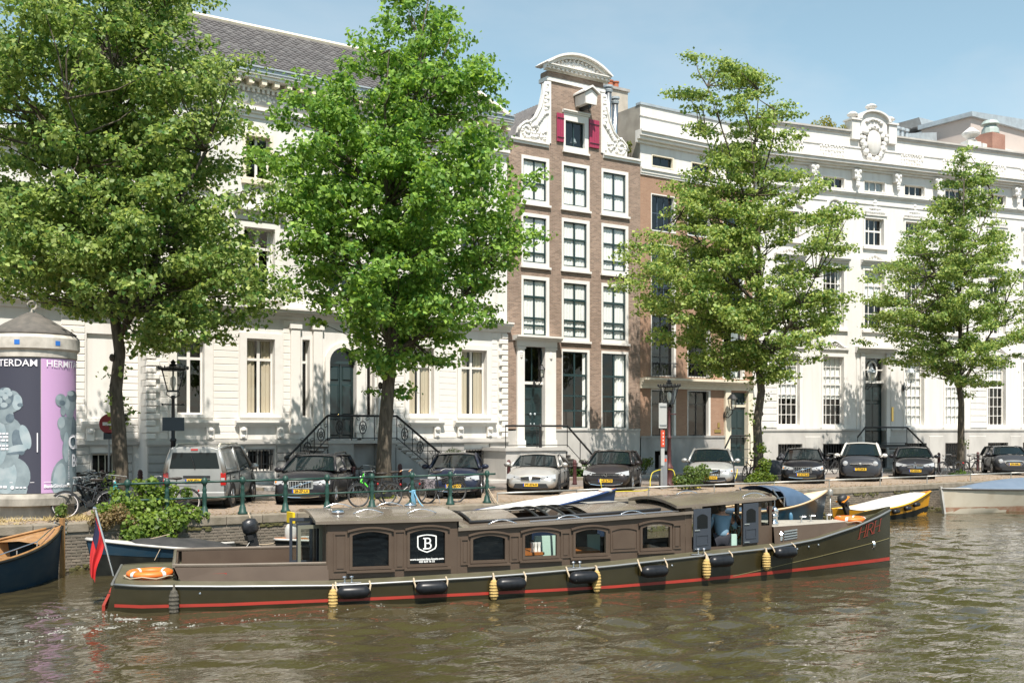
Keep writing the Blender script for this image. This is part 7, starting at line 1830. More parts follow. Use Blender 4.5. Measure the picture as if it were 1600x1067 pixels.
# cabin sides with arched windows
def cabin_side(t0, t1, base, top, wins, panels, name, s=-1, blind=()):
    q = MB(O3); holes = []
    for (x0, x1, z0, zt, lab) in wins: holes.append((x0, x1, z0, zt))
    zb, ztp = min(base(t0), base(t1)) - .05, max(top(t0), top(t1)) + .05
    xs = sorted({t0, t1, *[h[i] for h in holes for i in (0, 1)], *[t0 + (t1 - t0) * i / 10 for i in range(11)]})
    zs = sorted({zb, ztp, *[h[i] for h in holes for i in (2, 3)]})
    cl = lambda x, z: min(max(z, base(x)), top(x))
    for i in range(len(xs) - 1):
        for j in range(len(zs) - 1):
            cx, cz = (xs[i] + xs[i + 1]) / 2, (zs[j] + zs[j + 1]) / 2
            if any(h[0] < cx < h[1] and h[2] < cz < h[3] for h in holes): continue
            q.quad((xs[i], 0, cl(xs[i], zs[j])), (xs[i + 1], 0, cl(xs[i + 1], zs[j])), (xs[i + 1], 0, cl(xs[i + 1], zs[j + 1])), (xs[i], 0, cl(xs[i], zs[j + 1])))
    rise = .07
    def archz(h, x): u = (x - (h[0] + h[1]) / 2) / ((h[1] - h[0]) / 2); return h[3] - rise * u * u
    for h in holes:
        n = 10
        for k in range(n):
            xa, xb = h[0] + (h[1] - h[0]) * k / n, h[0] + (h[1] - h[0]) * (k + 1) / n
            q.quad((xa, 0, archz(h, xa)), (xb, 0, archz(h, xb)), (xb, 0, h[3]), (xa, 0, h[3])); q.quad((xa, 0, archz(h, xa)), (xa, .06, archz(h, xa)), (xb, .06, archz(h, xb)), (xb, 0, archz(h, xb)))
        q.quad((h[0], 0, h[2]), (h[0], .06, h[2]), (h[0], .06, h[3] - rise), (h[0], 0, h[3] - rise)); q.quad((h[1], 0, h[2]), (h[1], 0, h[3] - rise), (h[1], .06, h[3] - rise), (h[1], .06, h[2])); q.quad((h[0], 0, h[2]), (h[1], 0, h[2]), (h[1], .06, h[2]), (h[0], .06, h[2]))
    flip = (lambda q: q) if s < 0 else (lambda q: mirror(q))
    def mirror(q): q.v = [(x, -y, z) for x, y, z in q.v]; q.f = [f[::-1] for f in q.f]; return q
    side = flip(bendw(q)).build(name, m_cab, SB)
    for h, w in zip(holes, wins):
        q = MB(O3); n = 10
        inn = [(h[0], h[2]), (h[1], h[2])] + [(h[1] - (h[1] - h[0]) * k / n, archz(h, h[1] - (h[1] - h[0]) * k / n)) for k in range(n + 1)]
        e = .055; out = [(h[0] - e, h[2] - e), (h[1] + e, h[2] - e)] + [(h[1] + e - (h[1] - h[0] + 2 * e) * k / n, archz(h, h[1] - (h[1] - h[0]) * k / n) + e) for k in range(n + 1)]
        q.ring(out, inn, -.03, .005)
        e2 = .10; hood_o = [(h[1] + e2 - (h[1] - h[0] + 2 * e2) * k / n, archz(h, h[1] - (h[1] - h[0]) * k / n) + .10) for k in range(n + 1)]; hood_i = [(x, z - .04) for x, z in hood_o]
        for k in range(n): q.prism([hood_i[k + 1], hood_i[k], hood_o[k], hood_o[k + 1]], -.06, .003)
        q.box(h[0] - .12, h[1] + .12, -.07, .003, h[2] - .115, h[2] - .07)
        wf = flip(bendw(q)).build('window', m_cab, SB)
        q = MB(O3); q.add([(x, .045, z) for x, z in inn], [tuple(range(len(inn)))]); pn = flip(bendw(q)).build('pane', m_boatglass if w[4] != 'dark' else m_darkglass, wf)
    for (x0, x1, z0, z1, arch) in panels:
        q = MB(O3); rs_ = .05 if arch else 0
        n = 8; o_ = [(x0, z0), (x1, z0)] + [(x1 - (x1 - x0) * k / n, z1 + rs_ * (1 - (2 * k / n - 1) ** 2)) for k in range(n + 1)]
        i_ = [(x0 + .03, z0 + .03), (x1 - .03, z0 + .03)] + [(x1 - .03 - (x1 - x0 - .06) * k / n, z1 - .03 + rs_ * (1 - (2 * k / n - 1) ** 2)) for k in range(n + 1)]
        q.ring(o_, i_, -.02, .003); j_ = [(x + (.04 if x < (x0 + x1) / 2 else -.04) * (1 if i < 2 else 1 - abs(2 * (i - 2) / n - 1) * 0), z) for i, (x, z) in enumerate(i_)]
        q.prism([(x0 + .06, z0 + .06), (x1 - .06, z0 + .06), (x1 - .06, z1 - .07), (x0 + .06, z1 - .07)], -.012, .003)
        flip(bendw(q)).build('panel', m_cab, side)
    return side
b1 = lambda t: .475; t1_ = lambda t: 1.60
w1 = [(4.47, 5.20, .70, 1.40, 'dark'), (5.63, 6.36, .71, 1.41, 'dark')]
p1_ = [(4.10, 4.36, .62, 1.38, 0), (5.31, 5.54, .62, 1.40, 0)]
cabin_side(3.98, 6.62, b1, t1_, w1, p1_, 'aft_cabin_side'); cabin_side(3.98, 6.62, b1, t1_, w1, p1_, 'aft_cabin_side', 1)
b2 = lambda t: .47 + (t - 6.62) * .038; t2_ = lambda t: 1.40 + (t - 6.62) * .036
w2 = [(6.95, 7.64, .74, 1.25, 'dark'), (8.08, 8.79, .78, 1.29, ''), (9.22, 9.93, .79, 1.31, ''), (10.83, 11.52, .84, 1.36, '')]
p2_ = [(6.69, 6.87, .66, 1.20, 0), (7.74, 7.97, .68, 1.24, 0), (8.89, 9.11, .72, 1.27, 0), (10.05, 10.72, .80, 1.28, 1), (11.60, 11.82, .80, 1.34, 0)]
cabin_side(6.622, 11.93, b2, t2_, w2, p2_, 'saloon_side'); cabin_side(6.622, 11.93, b2, t2_, w2, p2_, 'saloon_side', 1)
# roofs
def roof(t0, t1, top, ov, name, crown=.10, th=.06, n=8, f0=-1, f1=1):
    q = MB(O3); m = 10; S_ = []
    for i in range(n + 1):
        t = t0 + (t1 - t0) * i / n; b = hb(min(max(t, .5), 16)) - .38 + ov
        S_.append([(t, b * f, top(t) + .004 + crown * (1 - f * f)) for f in [f0 + (f1 - f0) * k / m for k in range(m + 1)]])
    U = [[(x, y, z - th) for x, y, z in s_] for s_ in S_]
    q.loft(S_[::-1]); q.loft(U)
    for e, fl in ((0, 1), (n, 0)):
        lp = [S_[e], U[e]]; q.loft(lp if fl else lp[::-1])
    q.loft([[s_[0] for s_ in S_], [u[0] for u in U]]); q.loft([[s_[-1] for s_ in S_], [u[-1] for u in U]][::-1])
    return smooth_by_angle(q.build(name, m_roofb, SB), 40)
R1 = roof(3.74, 6.72, lambda t: 1.625, .09, 'aft_roof')
for t0_, t1__, fa, fb in ((6.63, 8.0, -1, 1), (8.0, 9.7, -1, -.78), (8.0, 9.7, .55, 1), (9.7, 12.2, -1, 1)): roof(t0_, t1__, lambda t: t2_(t) + .02, .07, 'saloon_roof', crown=.09, f0=fa, f1=fb)
# end wall between the two roofs, wheelhouse
q = MB(O3); m = 10; bb = hb(6.63) - .39
q.loft([[(6.66, bb * (2 * k / m - 1), 1.40) for k in range(m + 1)], [(6.66, bb * (2 * k / m - 1), 1.57 + .1 * (1 - (2 * k / m - 1) ** 2)) for k in range(m + 1)]]); q.build('aft_roof_end', m_cab, SB)
twh = lambda t: 1.75 + (t - 11.93) * .042
R3 = roof(11.66, 14.42, lambda t: twh(t) + .01, .09, 'wheelhouse_roof', crown=.12)
q = MB(O3)
S0 = [(11.84, (hb(11.93) - .37) * (2 * k / m - 1), t2_(11.9) + .02 + .09 * (1 - (2 * k / m - 1) ** 2)) for k in range(m + 1)]
S1 = [(11.78, (hb(11.93) - .37) * (2 * k / m - 1), twh(11.8) - .04 + .12 * (1 - (2 * k / m - 1) ** 2)) for k in range(m + 1)]
q.loft([S0, S1]); aw = q.build('wheelhouse_aft_frame', m_cab, SB)
mixp = lambda a, b, t: tuple(a[i] + (b[i] - a[i]) * t for i in range(3))
for k0, k1 in ((.25, 2.9), (3.1, 4.9), (5.1, 6.9), (7.1, 9.75)):
    q = MB(O3); A_, B_ = [], []
    for i in range(5):
        k = k0 + (k1 - k0) * i / 4; j = min(int(k), m - 1); f = k - j; lo_ = mixp(S0[j], S0[j + 1], f); hi = mixp(S1[j], S1[j + 1], f)
        A_.append(Vector(mixp(lo_, hi, .18)) + Vector((-.012, 0, 0))); B_.append(Vector(mixp(lo_, hi, .85)) + Vector((-.012, 0, 0)))
    q.loft([A_, B_]); q.build('pane', m_darkglass, aw)
bw = lambda t: .66 + (t - 11.93) * .06
for s in (-1, 1):
    q = MB(O3)
    for x0, x1, z0f, z1f in ((11.93, 12.10, bw, twh), (12.42, 12.60, bw, lambda t: bw(t) + .1), (12.6, 13.46, bw, lambda t: .80), (12.10, 12.42, bw, lambda t: bw(t) + .1), (13.46, 14.02, bw, twh), (14.02, 14.26, bw, lambda t: 1.22), (14.26, 14.34, bw, twh), (12.1, 14.02, lambda t: twh(t) - .05, twh), (14.02, 14.26, lambda t: twh(t) - .09, twh)):
        q.quad((x0, 0, z0f(x0)), (x1, 0, z0f(x1)), (x1, 0, z1f(x1)), (x0, 0, z1f(x0)))
    bendw(q, .37)
    if s > 0: q.v = [(x, -y, z) for x, y, z in q.v]
    q.build('wheelhouse_side', m_cab, SB)
    q = MB(O3); q.quad((14.02, .02, 1.22), (14.26, .02, 1.22), (14.26, .02, twh(14.26) - .09), (14.02, .02, twh(14) - .09)); bendw(q, .37)
    if s > 0: q.v = [(x, -y, z) for x, y, z in q.v]
    q.build('side_window', m_boatglass, SB)
q = MB(O3); b_ = hb(14.3) - .38; q.box(14.28, 14.34, -b_, b_, .6, 1.25); q.box(14.28, 14.34, -b_, -b_ + .08, 1.25, twh(14.3)); q.box(14.28, 14.34, b_ - .08, b_, 1.25, twh(14.3)); q.box(14.28, 14.34, -.05, .05, 1.25, twh(14.3)); q.box(14.28, 14.34, -b_, b_, twh(14.3) - .02, twh(14.3) + .1); fr_ = q.build('wheelhouse_front', m_cab, SB)
for y0 in (-b_ + .08, .05): q = MB(O3); q.quad((14.31, y0, 1.25), (14.31, y0 + b_ - .13, 1.25), (14.31, y0 + b_ - .13, twh(14.3) - .02), (14.31, y0, twh(14.3) - .02)); q.build('pane', m_boatglass, fr_)
# the two open wheelhouse doors, folded flat along the side
def wdoor(x0, x1, z0a, z1a, dy):
    q = MB(O3); q.prism([(x0, z0a), (x1, z0a + (x1 - x0) * .05), (x1, z1a + (x1 - x0) * .042), (x0, z1a)], -dy - .04, -dy); zc_ = (z0a + z1a) / 2 + .03
    d = bendw(q, .37).build('door', m_dkdoor, SB, bevel=.008)
    q = MB(O3); w_ = x1 - x0; n = 8; q.add([(x0 + w_ * .2, -dy - .046, zc_), (x1 - w_ * .2, -dy - .046, zc_ + .01)] + [(x1 - w_ * .2 - w_ * .6 * k / n, -dy - .046, z1a - .17 + .06 * (1 - (2 * k / n - 1) ** 2)) for k in range(n + 1)], [tuple(range(n + 3))]); bendw(q, .37).build('pane', m_darkglass, d)
    q = MB(O3); q.ring([(x0 + w_ * .15, z0a + .12), (x1 - w_ * .15, z0a + .13), (x1 - w_ * .15, zc_ - .12), (x0 + w_ * .15, zc_ - .13)], [(x0 + w_ * .2, z0a + .15), (x1 - w_ * .2, z0a + .16), (x1 - w_ * .2, zc_ - .15), (x0 + w_ * .2, zc_ - .16)], -dy - .052, -dy - .038); bendw(q, .37).build('panel', m_dkdoor, d)
    q = MB(O3)
    for zz in (zc_ - .03, z0a + .05): q.box(x0 + .02, x0 + .16, -dy - .06, -dy - .041, zz - .012, zz + .012)
    bendw(q, .37).build('handle', m_steel, d)
wdoor(12.11, 12.58, .73, 1.66, .03); wdoor(13.47, 13.90, .82, 1.74, .03)
# dark companion doors at the aft end of the cabin
q = MB(O3); b_ = hb(4) - .4
q.box(3.96, 4.0, -b_, -.55, .12, 1.58); q.box(3.96, 4.0, .55, b_, .12, 1.58); q.loft([[(3.98, b_ * (2 * k / 10 - 1), 1.5) for k in range(11)], [(3.98, b_ * (2 * k / 10 - 1), 1.58 + .1 * (1 - (2 * k / 10 - 1) ** 2)) for k in range(11)]]); q.build('aft_bulkhead', m_cab, SB)
for y, a in ((-.62, 200), (-1.2, 188), (.6, 165)):
    q = MB(O3); q.mat = Matrix.Translation((3.93, y, .5)) @ Matrix.Rotation(radians(a), 4, 'Z')
    q.box(0, .06, -.02, .02, 0, 1.02); q.box(.44, .5, -.02, .02, 0, 1.02); q.box(.06, .44, -.02, .02, 0, .1); q.box(.06, .44, -.02, .02, .95, 1.02); dd = q.build('aft_door', m_dkdoor if a != 188 else M('door_olive_grey', (.16, .16, .12), .4), SB)
    q = MB(O3); q.mat = Matrix.Translation((3.93, y, .5)) @ Matrix.Rotation(radians(a), 4, 'Z'); q.quad((.06, 0, .1), (.44, 0, .1), (.44, 0, .95), (.06, 0, .95)); q.build('pane', m_boatglass, dd)
# handrails and fittings on the roofs
def roofz(t, f, top, crown): b = hb(t) - .3; return Vector((t, b * f, top(t) + .01 + crown * (1 - f * f)))
for (t, f, top, cr) in ((4.9, -.55, lambda t: 1.625, .1), (6.0, -.62, lambda t: 1.625, .1), (4.5, .45, lambda t: 1.625, .1), (5.7, .6, lambda t: 1.625, .1), (7.6, -.93, lambda t: t2_(t) + .02, .09), (9.1, -.93, lambda t: t2_(t) + .02, .09), (10.6, -.93, lambda t: t2_(t) + .02, .09), (13.9, -.8, twh, .12), (13.0, .75, twh, .12)):
    q = MB(O3); c = roofz(t, f, top, cr); q.tube([c + Vector(((k / 8 - .5) * .62, .02 * sin(pi * k / 8), .085 * sin(pi * k / 8))) for k in range(9)], .014, 6); q.build('grab_handle', m_steel, SB, smooth=True)
q = MB(O3); c = roofz(4.3, -.45, lambda t: 1.625, .1); q.lathe([(.14, 0), (.14, .04), (.1, .07), (0, .08)], 14, c); q.build('deck_vent', m_steel, SB, smooth=True)
q = MB(O3); c = roofz(6.1, .4, lambda t: 1.625, .1); q.lathe([(.12, 0), (.14, .03), (.05, .09), (0, .09)], 14, c); q.build('deck_vent', m_steel, SB, smooth=True)
q = MB(O3)                                                       # sliding glazed roof: side tracks, hoops and panels
for f, r in ((-.78, .035), (.55, .03)): q.tube([roofz(t, f, lambda t: t2_(t) + .05, .09) for t in (6.95, 8, 9, 10, 11.4)], r, 6)
for t in (7.0, 8.5, 8.75, 9.1, 9.35): q.tube([roofz(t, -.78 + 1.33 * k / 8, lambda t: t2_(t) + .05 + .07 * sin(pi * k / 8), .09) for k in range(9)], .028, 6)
hoops = q.build('roof_slide_frame', m_blk, SB, smooth=True)
q = MB(O3); q.tube([roofz(t, -.94, lambda t: t2_(t) + .035, .09) for t in (8.2, 9, 10, 11.0, 11.75)], .016, 6); q.build('handrail', m_steel, SB)
for t0, t1, mm in ((7.03, 8.05, m_roofb), (8.78, 9.08, m_darkglass), (9.65, 10.9, m_roofb)):
    q = MB(O3); A_ = [[roofz(t, -.76 + 1.29 * k / 8, lambda t: t2_(t) + .06 + .05 * sin(pi * k / 8), .09) for k in range(9)] for t in (t0, (t0 + t1) / 2, t1)]; q.loft(A_[::-1]); q.loft([[p - Vector((0, 0, .03)) for p in a] for a in A_]); q.build('roof_panel', mm, hoops, smooth=True)
q = MB(O3)
for i in range(3): A_ = [[roofz(t, f, lambda t: t2_(t) + .125, .09) for f in (.02 + .14 * i, .12 + .14 * i)] for t in (10.1, 10.85)]; q.loft(A_[::-1])
q.build('skylight_reflection', M('reflection_pale', (.55, .52, .45), .25), hoops)  # pale strips: reflections on the sliding glazing, put into the colour
# foredeck trunk
tz = lambda t: 1.185 + (t - 14.3) * .006
tt = [14.34, 15, 15.7, 16.3, 16.7]
inn = lambda t: hb(t) - .26 - .06 * (t - 14.3) * .0
q = MB(O3)
for s in (-1, 1):
    A_ = [(t, s * (hb(t) - .24), rz(t) - .02) for t in tt]; B_ = [(t, s * (hb(t) - .30), tz(t)) for t in tt]; q.loft([A_, B_] if s < 0 else [B_, A_])
q.loft([[(16.7, y, rz(16.7) - .02) for y in (-(hb(16.7) - .24), hb(16.7) - .24)], [(16.7, y, tz(16.7)) for y in (-(hb(16.7) - .3), hb(16.7) - .3)]]); trk = q.build('fore_cabin', m_cab, SB)
q = MB(O3); q.loft([[(t, -(hb(t) - .30), tz(t)) for t in tt], [(t, 0, tz(t) + .03) for t in tt], [(t, hb(t) - .30, tz(t)) for t in tt]]); q.build('fore_deck', M('pale_deck', (.36, .33, .28), .6, col2=(.29, .27, .23), scale=3), trk)
q = MB(O3)
for k in range(4): q.box(14.62, 15.02, -.02, .01, .86 + .062 * k + .0, .895 + .062 * k)
q.v = [(x, -(hb(x) - .26) + y, z + (x - 14.6) * .07) for x, y, z in q.v]; q.build('vent_louvre', m_steel, trk)
q = MB(O3); q.lathe([(.05, 0), (.05, .1), (.07, .14), (.03, .2)], 8, (14.55, -(hb(14.55) - .28), .86)); q.build('deck_light', m_steel, trk)
q = MB(O3); c = (14.75, -.25, tz(14.7)); q.lathe([(.07, 0), (.06, .16), (.09, .2)], 10, c); q.tube([(14.75, -.25, tz(14.7) + .18), (14.76, -.25, tz(14.7) + .30), (14.68, -.27, tz(14.7) + .34)], [.07, .08, .10], 10); q.build('air_scoop', m_steel, SB, smooth=True)
q = MB(O3); q.lathe([(0, -.115), (.09, -.1), (.1, -.09)], 12, (14.66, -.27, tz(14.7) + .34), 'x'); q.build('scoop_mouth', m_redln, SB)
q = MB(O3); q.lathe([(.11, 0), (.11, .08), (.07, .1), (.07, .2), (.1, .22), (.05, .28)], 12, (14.5, -.62, tz(14.5))); q.build('capstan', m_steel, SB, smooth=True)
for t, y in ((15.4, -.35), (15.75, -.2), (16.3, -.05)):
    q = MB(O3); q.tube([(t, y, tz(t)), (t, y, tz(t) + .15), (t - .05, y, tz(t) + .17)], .022, 6); q.tube([(t + .02, y, tz(t) + .16), (t + .1, y - .03, tz(t) + .16)], .018, 5); q.build('deck_fitting', m_steel, SB)
q = MB(O3); q.tube([(16.45, .05, 1.15), (16.45, .05, 1.80)], .014, 8); q.lathe([(.05, 1.80), (.065, 1.83), (.065, 1.93), (.04, 1.97), (0, 1.98)], 10, (16.45, .05, 0)); q.build('light_mast', m_pipe, SB, smooth=True)
# cleats along the rail
for t in (4.35, 9.15, 12.2):
    q = MB(O3); y = -(hb(t) - .1); z = rz(t) + .03
    q.box(t - .25, t + .25, y - .04, y + .04, z, z + .02)
    for dx in (-.07, .07): q.tube([(t + dx, y, z), (t + dx, y, z + .11)], .022, 6); q.ball((t + dx, y, z + .12), (.045, .03, .025), 8, 4)
    q.build('cleat', m_steel, SB)
for t in (14.85, 15.2, 15.5, 11.4, 1.55, 9.1): q = MB(O3); q.ball((t, -(hb(t) - .003), rz(t) - .125), (.026, .018, .026), 8, 5); q.build('hull_fitting', m_steel, SB)
q = MB(O3); q.ball((17.45, -.27, .62), (.05, .06, .09), 8, 6); q.build('hull_fitting', m_steel, SB)
# lettering: B badge, web line, phone number, bow name
def side_pt(t, z, off, inset): return (t, -(hb(t) - inset) - off, z)
def blob(outline, inner, off, mat, name, parent=None):
    q = MB(O3); q.ring(outline, inner, -off - .004, -off); return bendw(q).build(name, mat, parent or SB)
cx, cz = 5.995, 1.10
shield = [(-.235, .21), (-.12, .245), (0, .262), (.12, .245), (.235, .21), (.235, -.08), (.205, -.15), (.11, -.205), (0, -.25), (-.11, -.205), (-.205, -.15), (-.235, -.08)]
blob([(cx + x * .86, cz + .02 + z * .74) for x, z in shield][::-1], [(cx + x * .755, cz + .02 + z * .645) for x, z in shield][::-1], -.036, m_logo, 'badge_shield')
q = MB(O3)                                                       # slab serif B
def strip(pts, w):
    for (xa, za), (xb, zb_) in zip(pts[:-1], pts[1:]):
        d = Vector((xb - xa, zb_ - za)); n_ = Vector((-d.y, d.x)).normalized() * w / 2
        q.quad((cx + xa - n_.x, .032, cz + za - n_.y), (cx + xb - n_.x, .032, cz + zb_ - n_.y), (cx + xb + n_.x, .032, cz + zb_ + n_.y), (cx + xa + n_.x, .032, cz + za + n_.y))
bo = .0
strip([(-.045, -.15), (-.045, .16)], .04); strip([(-.1, .145), (.03, .145)], .034); strip([(-.1, -.138), (.035, -.138)], .034); strip([(-.04, .012), (.03, .012)], .032)
strip([(.03 + .0, .145)] + [(.03 + .058 * sin(a_), .079 + .066 * cos(a_)) for a_ in [pi * k / 8 for k in range(9)]], .036); strip([(.035, .012)] + [(.035 + .068 * sin(a_), -.063 + .075 * cos(a_)) for a_ in [pi * k / 8 for k in range(9)]], .036)
for i in range(len(q.v)): q.v[i] = (q.v[i][0], q.v[i][1] - .0004 * (i // 4), q.v[i][2])
q.v = [(cx + (x - cx) * .8, y, cz + .02 + (z - cz) * .74) for x, y, z in q.v]; bendw(q).build('badge_letter', m_logo, SB)
def side_text(txt, size, t, z, inset, off, mat, shear=0, bold=0, rot=0.0):
    vs, fs = text_mesh(txt, size, shear, bold=bold); q = MB(O3)
    c_, s_ = cos(rot), sin(rot)
    pts = []
    for v in vs:
        x = t + v[0] * c_ - v[1] * s_; zz = z + v[0] * s_ + v[1] * c_
        if inset is None:                                        # on the flared hull
            sc_ = hsec(x, -1); y = -np.interp(zz, [p[2] for p in sc_], [abs(p[1]) for p in sc_]) - off
        else: y = -(hb(x) - inset) - off
        pts.append((x, y, zz))
    q.add(pts, fs); return q.build('lettering', mat, SB)
side_text('www.amsterdam-boats.com', .062, 5.995, .805, .38, -.036, m_logo, bold=.002); side_text('020 624 76 33', .056, 5.995, .755, .38, -.036, m_logo, bold=.002)
m_hrh = M('bow_lettering', (.21, .032, .02), .5)
q = MB(O3)
def hull_strip(pts, w, t0, z0, sh=.22):
    for (xa, za), (xb, zb_) in zip(pts[:-1], pts[1:]):
        d = Vector((xb - xa, zb_ - za)); n_ = Vector((-d.y, d.x)).normalized() * w / 2
        v4 = []
        for x, z in ((xa - n_.x, za - n_.y), (xb - n_.x, zb_ - n_.y), (xb + n_.x, zb_ + n_.y), (xa + n_.x, za + n_.y)):
            X_ = t0 + x + sh * z; Z_ = z0 + z + x * .20; sc_ = hsec(X_, -1); v4.append((X_, -np.interp(Z_, [p[2] for p in sc_], [abs(p[1]) for p in sc_]) - .012 - .0003 * len(q.v) / 4, Z_))
        q.quad(*v4)
H_ = lambda t0, z0: [hull_strip(p, w, t0, z0) for p, w in (([(-.1, 0), (-.1, .30)], .03), ([(.1, 0), (.1, .30)], .03), ([(-.1, .15), (.1, .15)], .018), ([(-.15, 0), (-.05, 0)], .014), ([(.05, 0), (.15, 0)], .014), ([(-.15, .3), (-.05, .3)], .014), ([(.05, .3), (.15, .3)], .014))]
H_(16.99, .81); H_(17.52, .92)
for p, w in (([(-.09, 0), (-.09, .30)], .03), ([(-.14, 0), (-.04, 0)], .014), ([(-.14, .3), (-.04, .3)], .014), ([(-.08, .3), (.03, .29), (.08, .25), (.07, .18), (.0, .15), (-.08, .15)], .022), ([(.0, .15), (.12, 0)], .028), ([(.07, 0), (.17, 0)], .014)): hull_strip(p, w, 17.26, .865)
q.build('lettering', m_hrh, SB)
q = MB(O3); v_ = [(t, -(hb(t) - .365), z) for t, z in ((1.45, .62), (2.05, .64), (2.05, .67), (1.45, .65))]; q.quad(*v_); q.build('stern_name', m_redln, SB)
# inside the saloon: panelling, table, seats, flowers
q = MB(O3)
for t0, t1 in ((8.0, 8.75), (9.0, 9.75), (10.3, 10.6)): q.box(t0, t1, .55, .62, .12, .98)
q.box(8.0, 8.6, .5, .549, .6, .9); q.build('bench_back', m_teal, SB)
q = MB(O3)
for t in (8.05, 9.35, 10.9): q.box(t, t + .75, -.75, .1, .70, .76); q.tube([(t + .35, -.3, .12), (t + .35, -.3, .7)], .04, 6)
q.build('saloon_table', m_wood, SB)
q = MB(O3)
for k in range(3): q.lathe([(.035, 0), (.03, .1), (.04, .2)], 8, (8.55 + .08 * k, -.65, .765)); 
q.build('candle_glass', m_curtain, SB)
# skipper at the wheel
def person(root, pos, face, skin, hair, shirt, trousers):
    """one continuous body grown round a posed skeleton; clothes are children that follow it"""
    J = {'pel': (0, 0, .95), 'sp': (0, 0, 1.12), 'ch': (0.02, 0, 1.34), 'nk': (.03, 0, 1.52), 'hd': (.06, 0, 1.62), 'ht': (.06, 0, 1.72),
         'ls': (.0, .19, 1.44), 'le': (.06, .30, 1.17), 'lw': (.28, .30, 1.10), 'lh': (.35, .29, 1.11), 'rs': (.0, -.19, 1.44), 're': (.10, -.31, 1.20), 'rw': (.33, -.30, 1.22), 'rh': (.40, -.28, 1.24),
         'lhp': (0, .10, .92), 'lk': (.03, .11, .50), 'la': (-.02, .12, .09), 'lt': (.14, .14, .04), 'rhp': (0, -.10, .92), 'rk': (.03, -.11, .50), 'ra': (-.02, -.12, .09), 'rt': (.14, -.14, .04)}
    Rr_ = {'pel': .145, 'sp': .14, 'ch': .155, 'nk': .058, 'hd': .095, 'ht': .075, 'ls': .065, 'le': .045, 'lw': .032, 'lh': .036, 'rs': .065, 're': .045, 'rw': .032, 'rh': .036, 'lhp': .095, 'lk': .06, 'la': .042, 'lt': .038, 'rhp': .095, 'rk': .06, 'ra': .042, 'rt': .038}
    E = [('pel', 'sp'), ('sp', 'ch'), ('ch', 'nk'), ('nk', 'hd'), ('hd', 'ht'), ('ch', 'ls'), ('ls', 'le'), ('le', 'lw'), ('lw', 'lh'), ('ch', 'rs'), ('rs', 're'), ('re', 'rw'), ('rw', 'rh'), ('pel', 'lhp'), ('lhp', 'lk'), ('lk', 'la'), ('la', 'lt'), ('pel', 'rhp'), ('rhp', 'rk'), ('rk', 'ra'), ('ra', 'rt')]
    def skin_obj(name, names, edges, mat, parent, grow=0.0, extra=None):
        names = list(names); P_ = [J[n] for n in names]; RR = [Rr_[n] + grow for n in names]; ed = [(names.index(a), names.index(b)) for a, b in edges]
        for chain, rad in (extra or []):
            b0 = names.index(chain[0]); prev = b0
            for p, r_ in zip(chain[1:], rad): P_.append(p); RR.append(r_); ed.append((prev, len(P_) - 1)); prev = len(P_) - 1
        me = bpy.data.meshes.new(name); me.from_pydata(P_, ed, []); me.materials.append(mat)
        ob = bpy.data.objects.new(name, me); COL.objects.link(ob); ob.parent = parent
        md = ob.modifiers.new('skin', 'SKIN'); md.use_smooth_shade = True
        sv = me.skin_vertices[0].data
        for i, r_ in enumerate(RR): sv[i].radius = (r_, r_); sv[i].use_root = (i == 0)
        sb_ = ob.modifiers.new('sub', 'SUBSURF'); sb_.levels = 2; sb_.render_levels = 2
        return ob
    fing = []
    for sd, h in ((1, 'lh'), (-1, 'rh')):
        hx, hy, hz = J[h]
        for k in range(4): o_ = (k - 1.5) * .02; fing.append(([h, (hx + .05, hy + o_, hz + .01), (hx + .085 - .006 * abs(k - 1), hy + o_, hz - .01), (hx + .08, hy + o_, hz - .04)], (.011, .010, .009)))
        fing.append(([h, (hx + .02, hy - sd * .04, hz + .015), (hx + .055, hy - sd * .05, hz + .01)], (.012, .010)))
    body = skin_obj('body', J.keys(), E, skin, root, 0, fing)
    sh_names = ['pel', 'sp', 'ch', 'ls', 'le', 'lw', 'rs', 're', 'rw']
    skin_obj('shirt', sh_names, [e for e in E if e[0] in sh_names and e[1] in sh_names], shirt, root, .022)
    tr = ['pel', 'lhp', 'lk', 'la', 'rhp', 'rk', 'ra']
    skin_obj('trousers', tr, [e for e in E if e[0] in tr and e[1] in tr], trousers, root, .02)
    q = MB(O3); q.ball((.045, 0, 1.69), (.108, .088, .088), 12, 8); q.ball((.01, 0, 1.64), (.085, .085, .085), 10, 7); q.build('hair', hair, root, smooth=True)
    q = MB(O3); q.tube([(.155, 0, 1.66), (.185, 0, 1.625), (.16, 0, 1.61)], [.012, .02, .012], 6); q.build('nose', skin, root, smooth=True)
    q = MB(O3)
    for s in (-1, 1): q.ball((.05, s * .093, 1.635), (.03, .014, .038), 8, 6)
    q.build('ear', skin, root, smooth=True)
    q = MB(O3)
    for s in (-1, 1): q.ball((.148, s * .034, 1.65), (.012, .016, .01), 8, 5)
    q.build('eye', M('eye_dark', (.03, .03, .035), .3), root); q = MB(O3); q.ball((.15, 0, 1.575), (.012, .028, .008), 8, 4); q.build('mouth', M('lip', (.35, .12, .10), .6), root)
m_skin = M('skin', (.52, .29, .20), .55); m_shirt = M('light_blue_shirt', (.16, .27, .36), .85, col2=(.20, .32, .42), scale=5, bump=.3, bscale=14); m_trou = M('dark_trousers', (.02, .022, .03), .9); m_hair = M('grey_hair', (.12, .11, .10), .9)
def bworld(t, y, z): return Matrix.Translation(BORG) @ Matrix.Rotation(BANG, 4, 'Z') @ Vector((t, y, z))
sk = bworld(13.16, -.62, -.02)
PR = thing('person', 'person in light blue shirt seen from behind, steering in the wheelhouse doorway', 'person', sk, BANG + radians(64))
person(PR, sk, 0, m_skin, m_hair, m_shirt, m_trou)
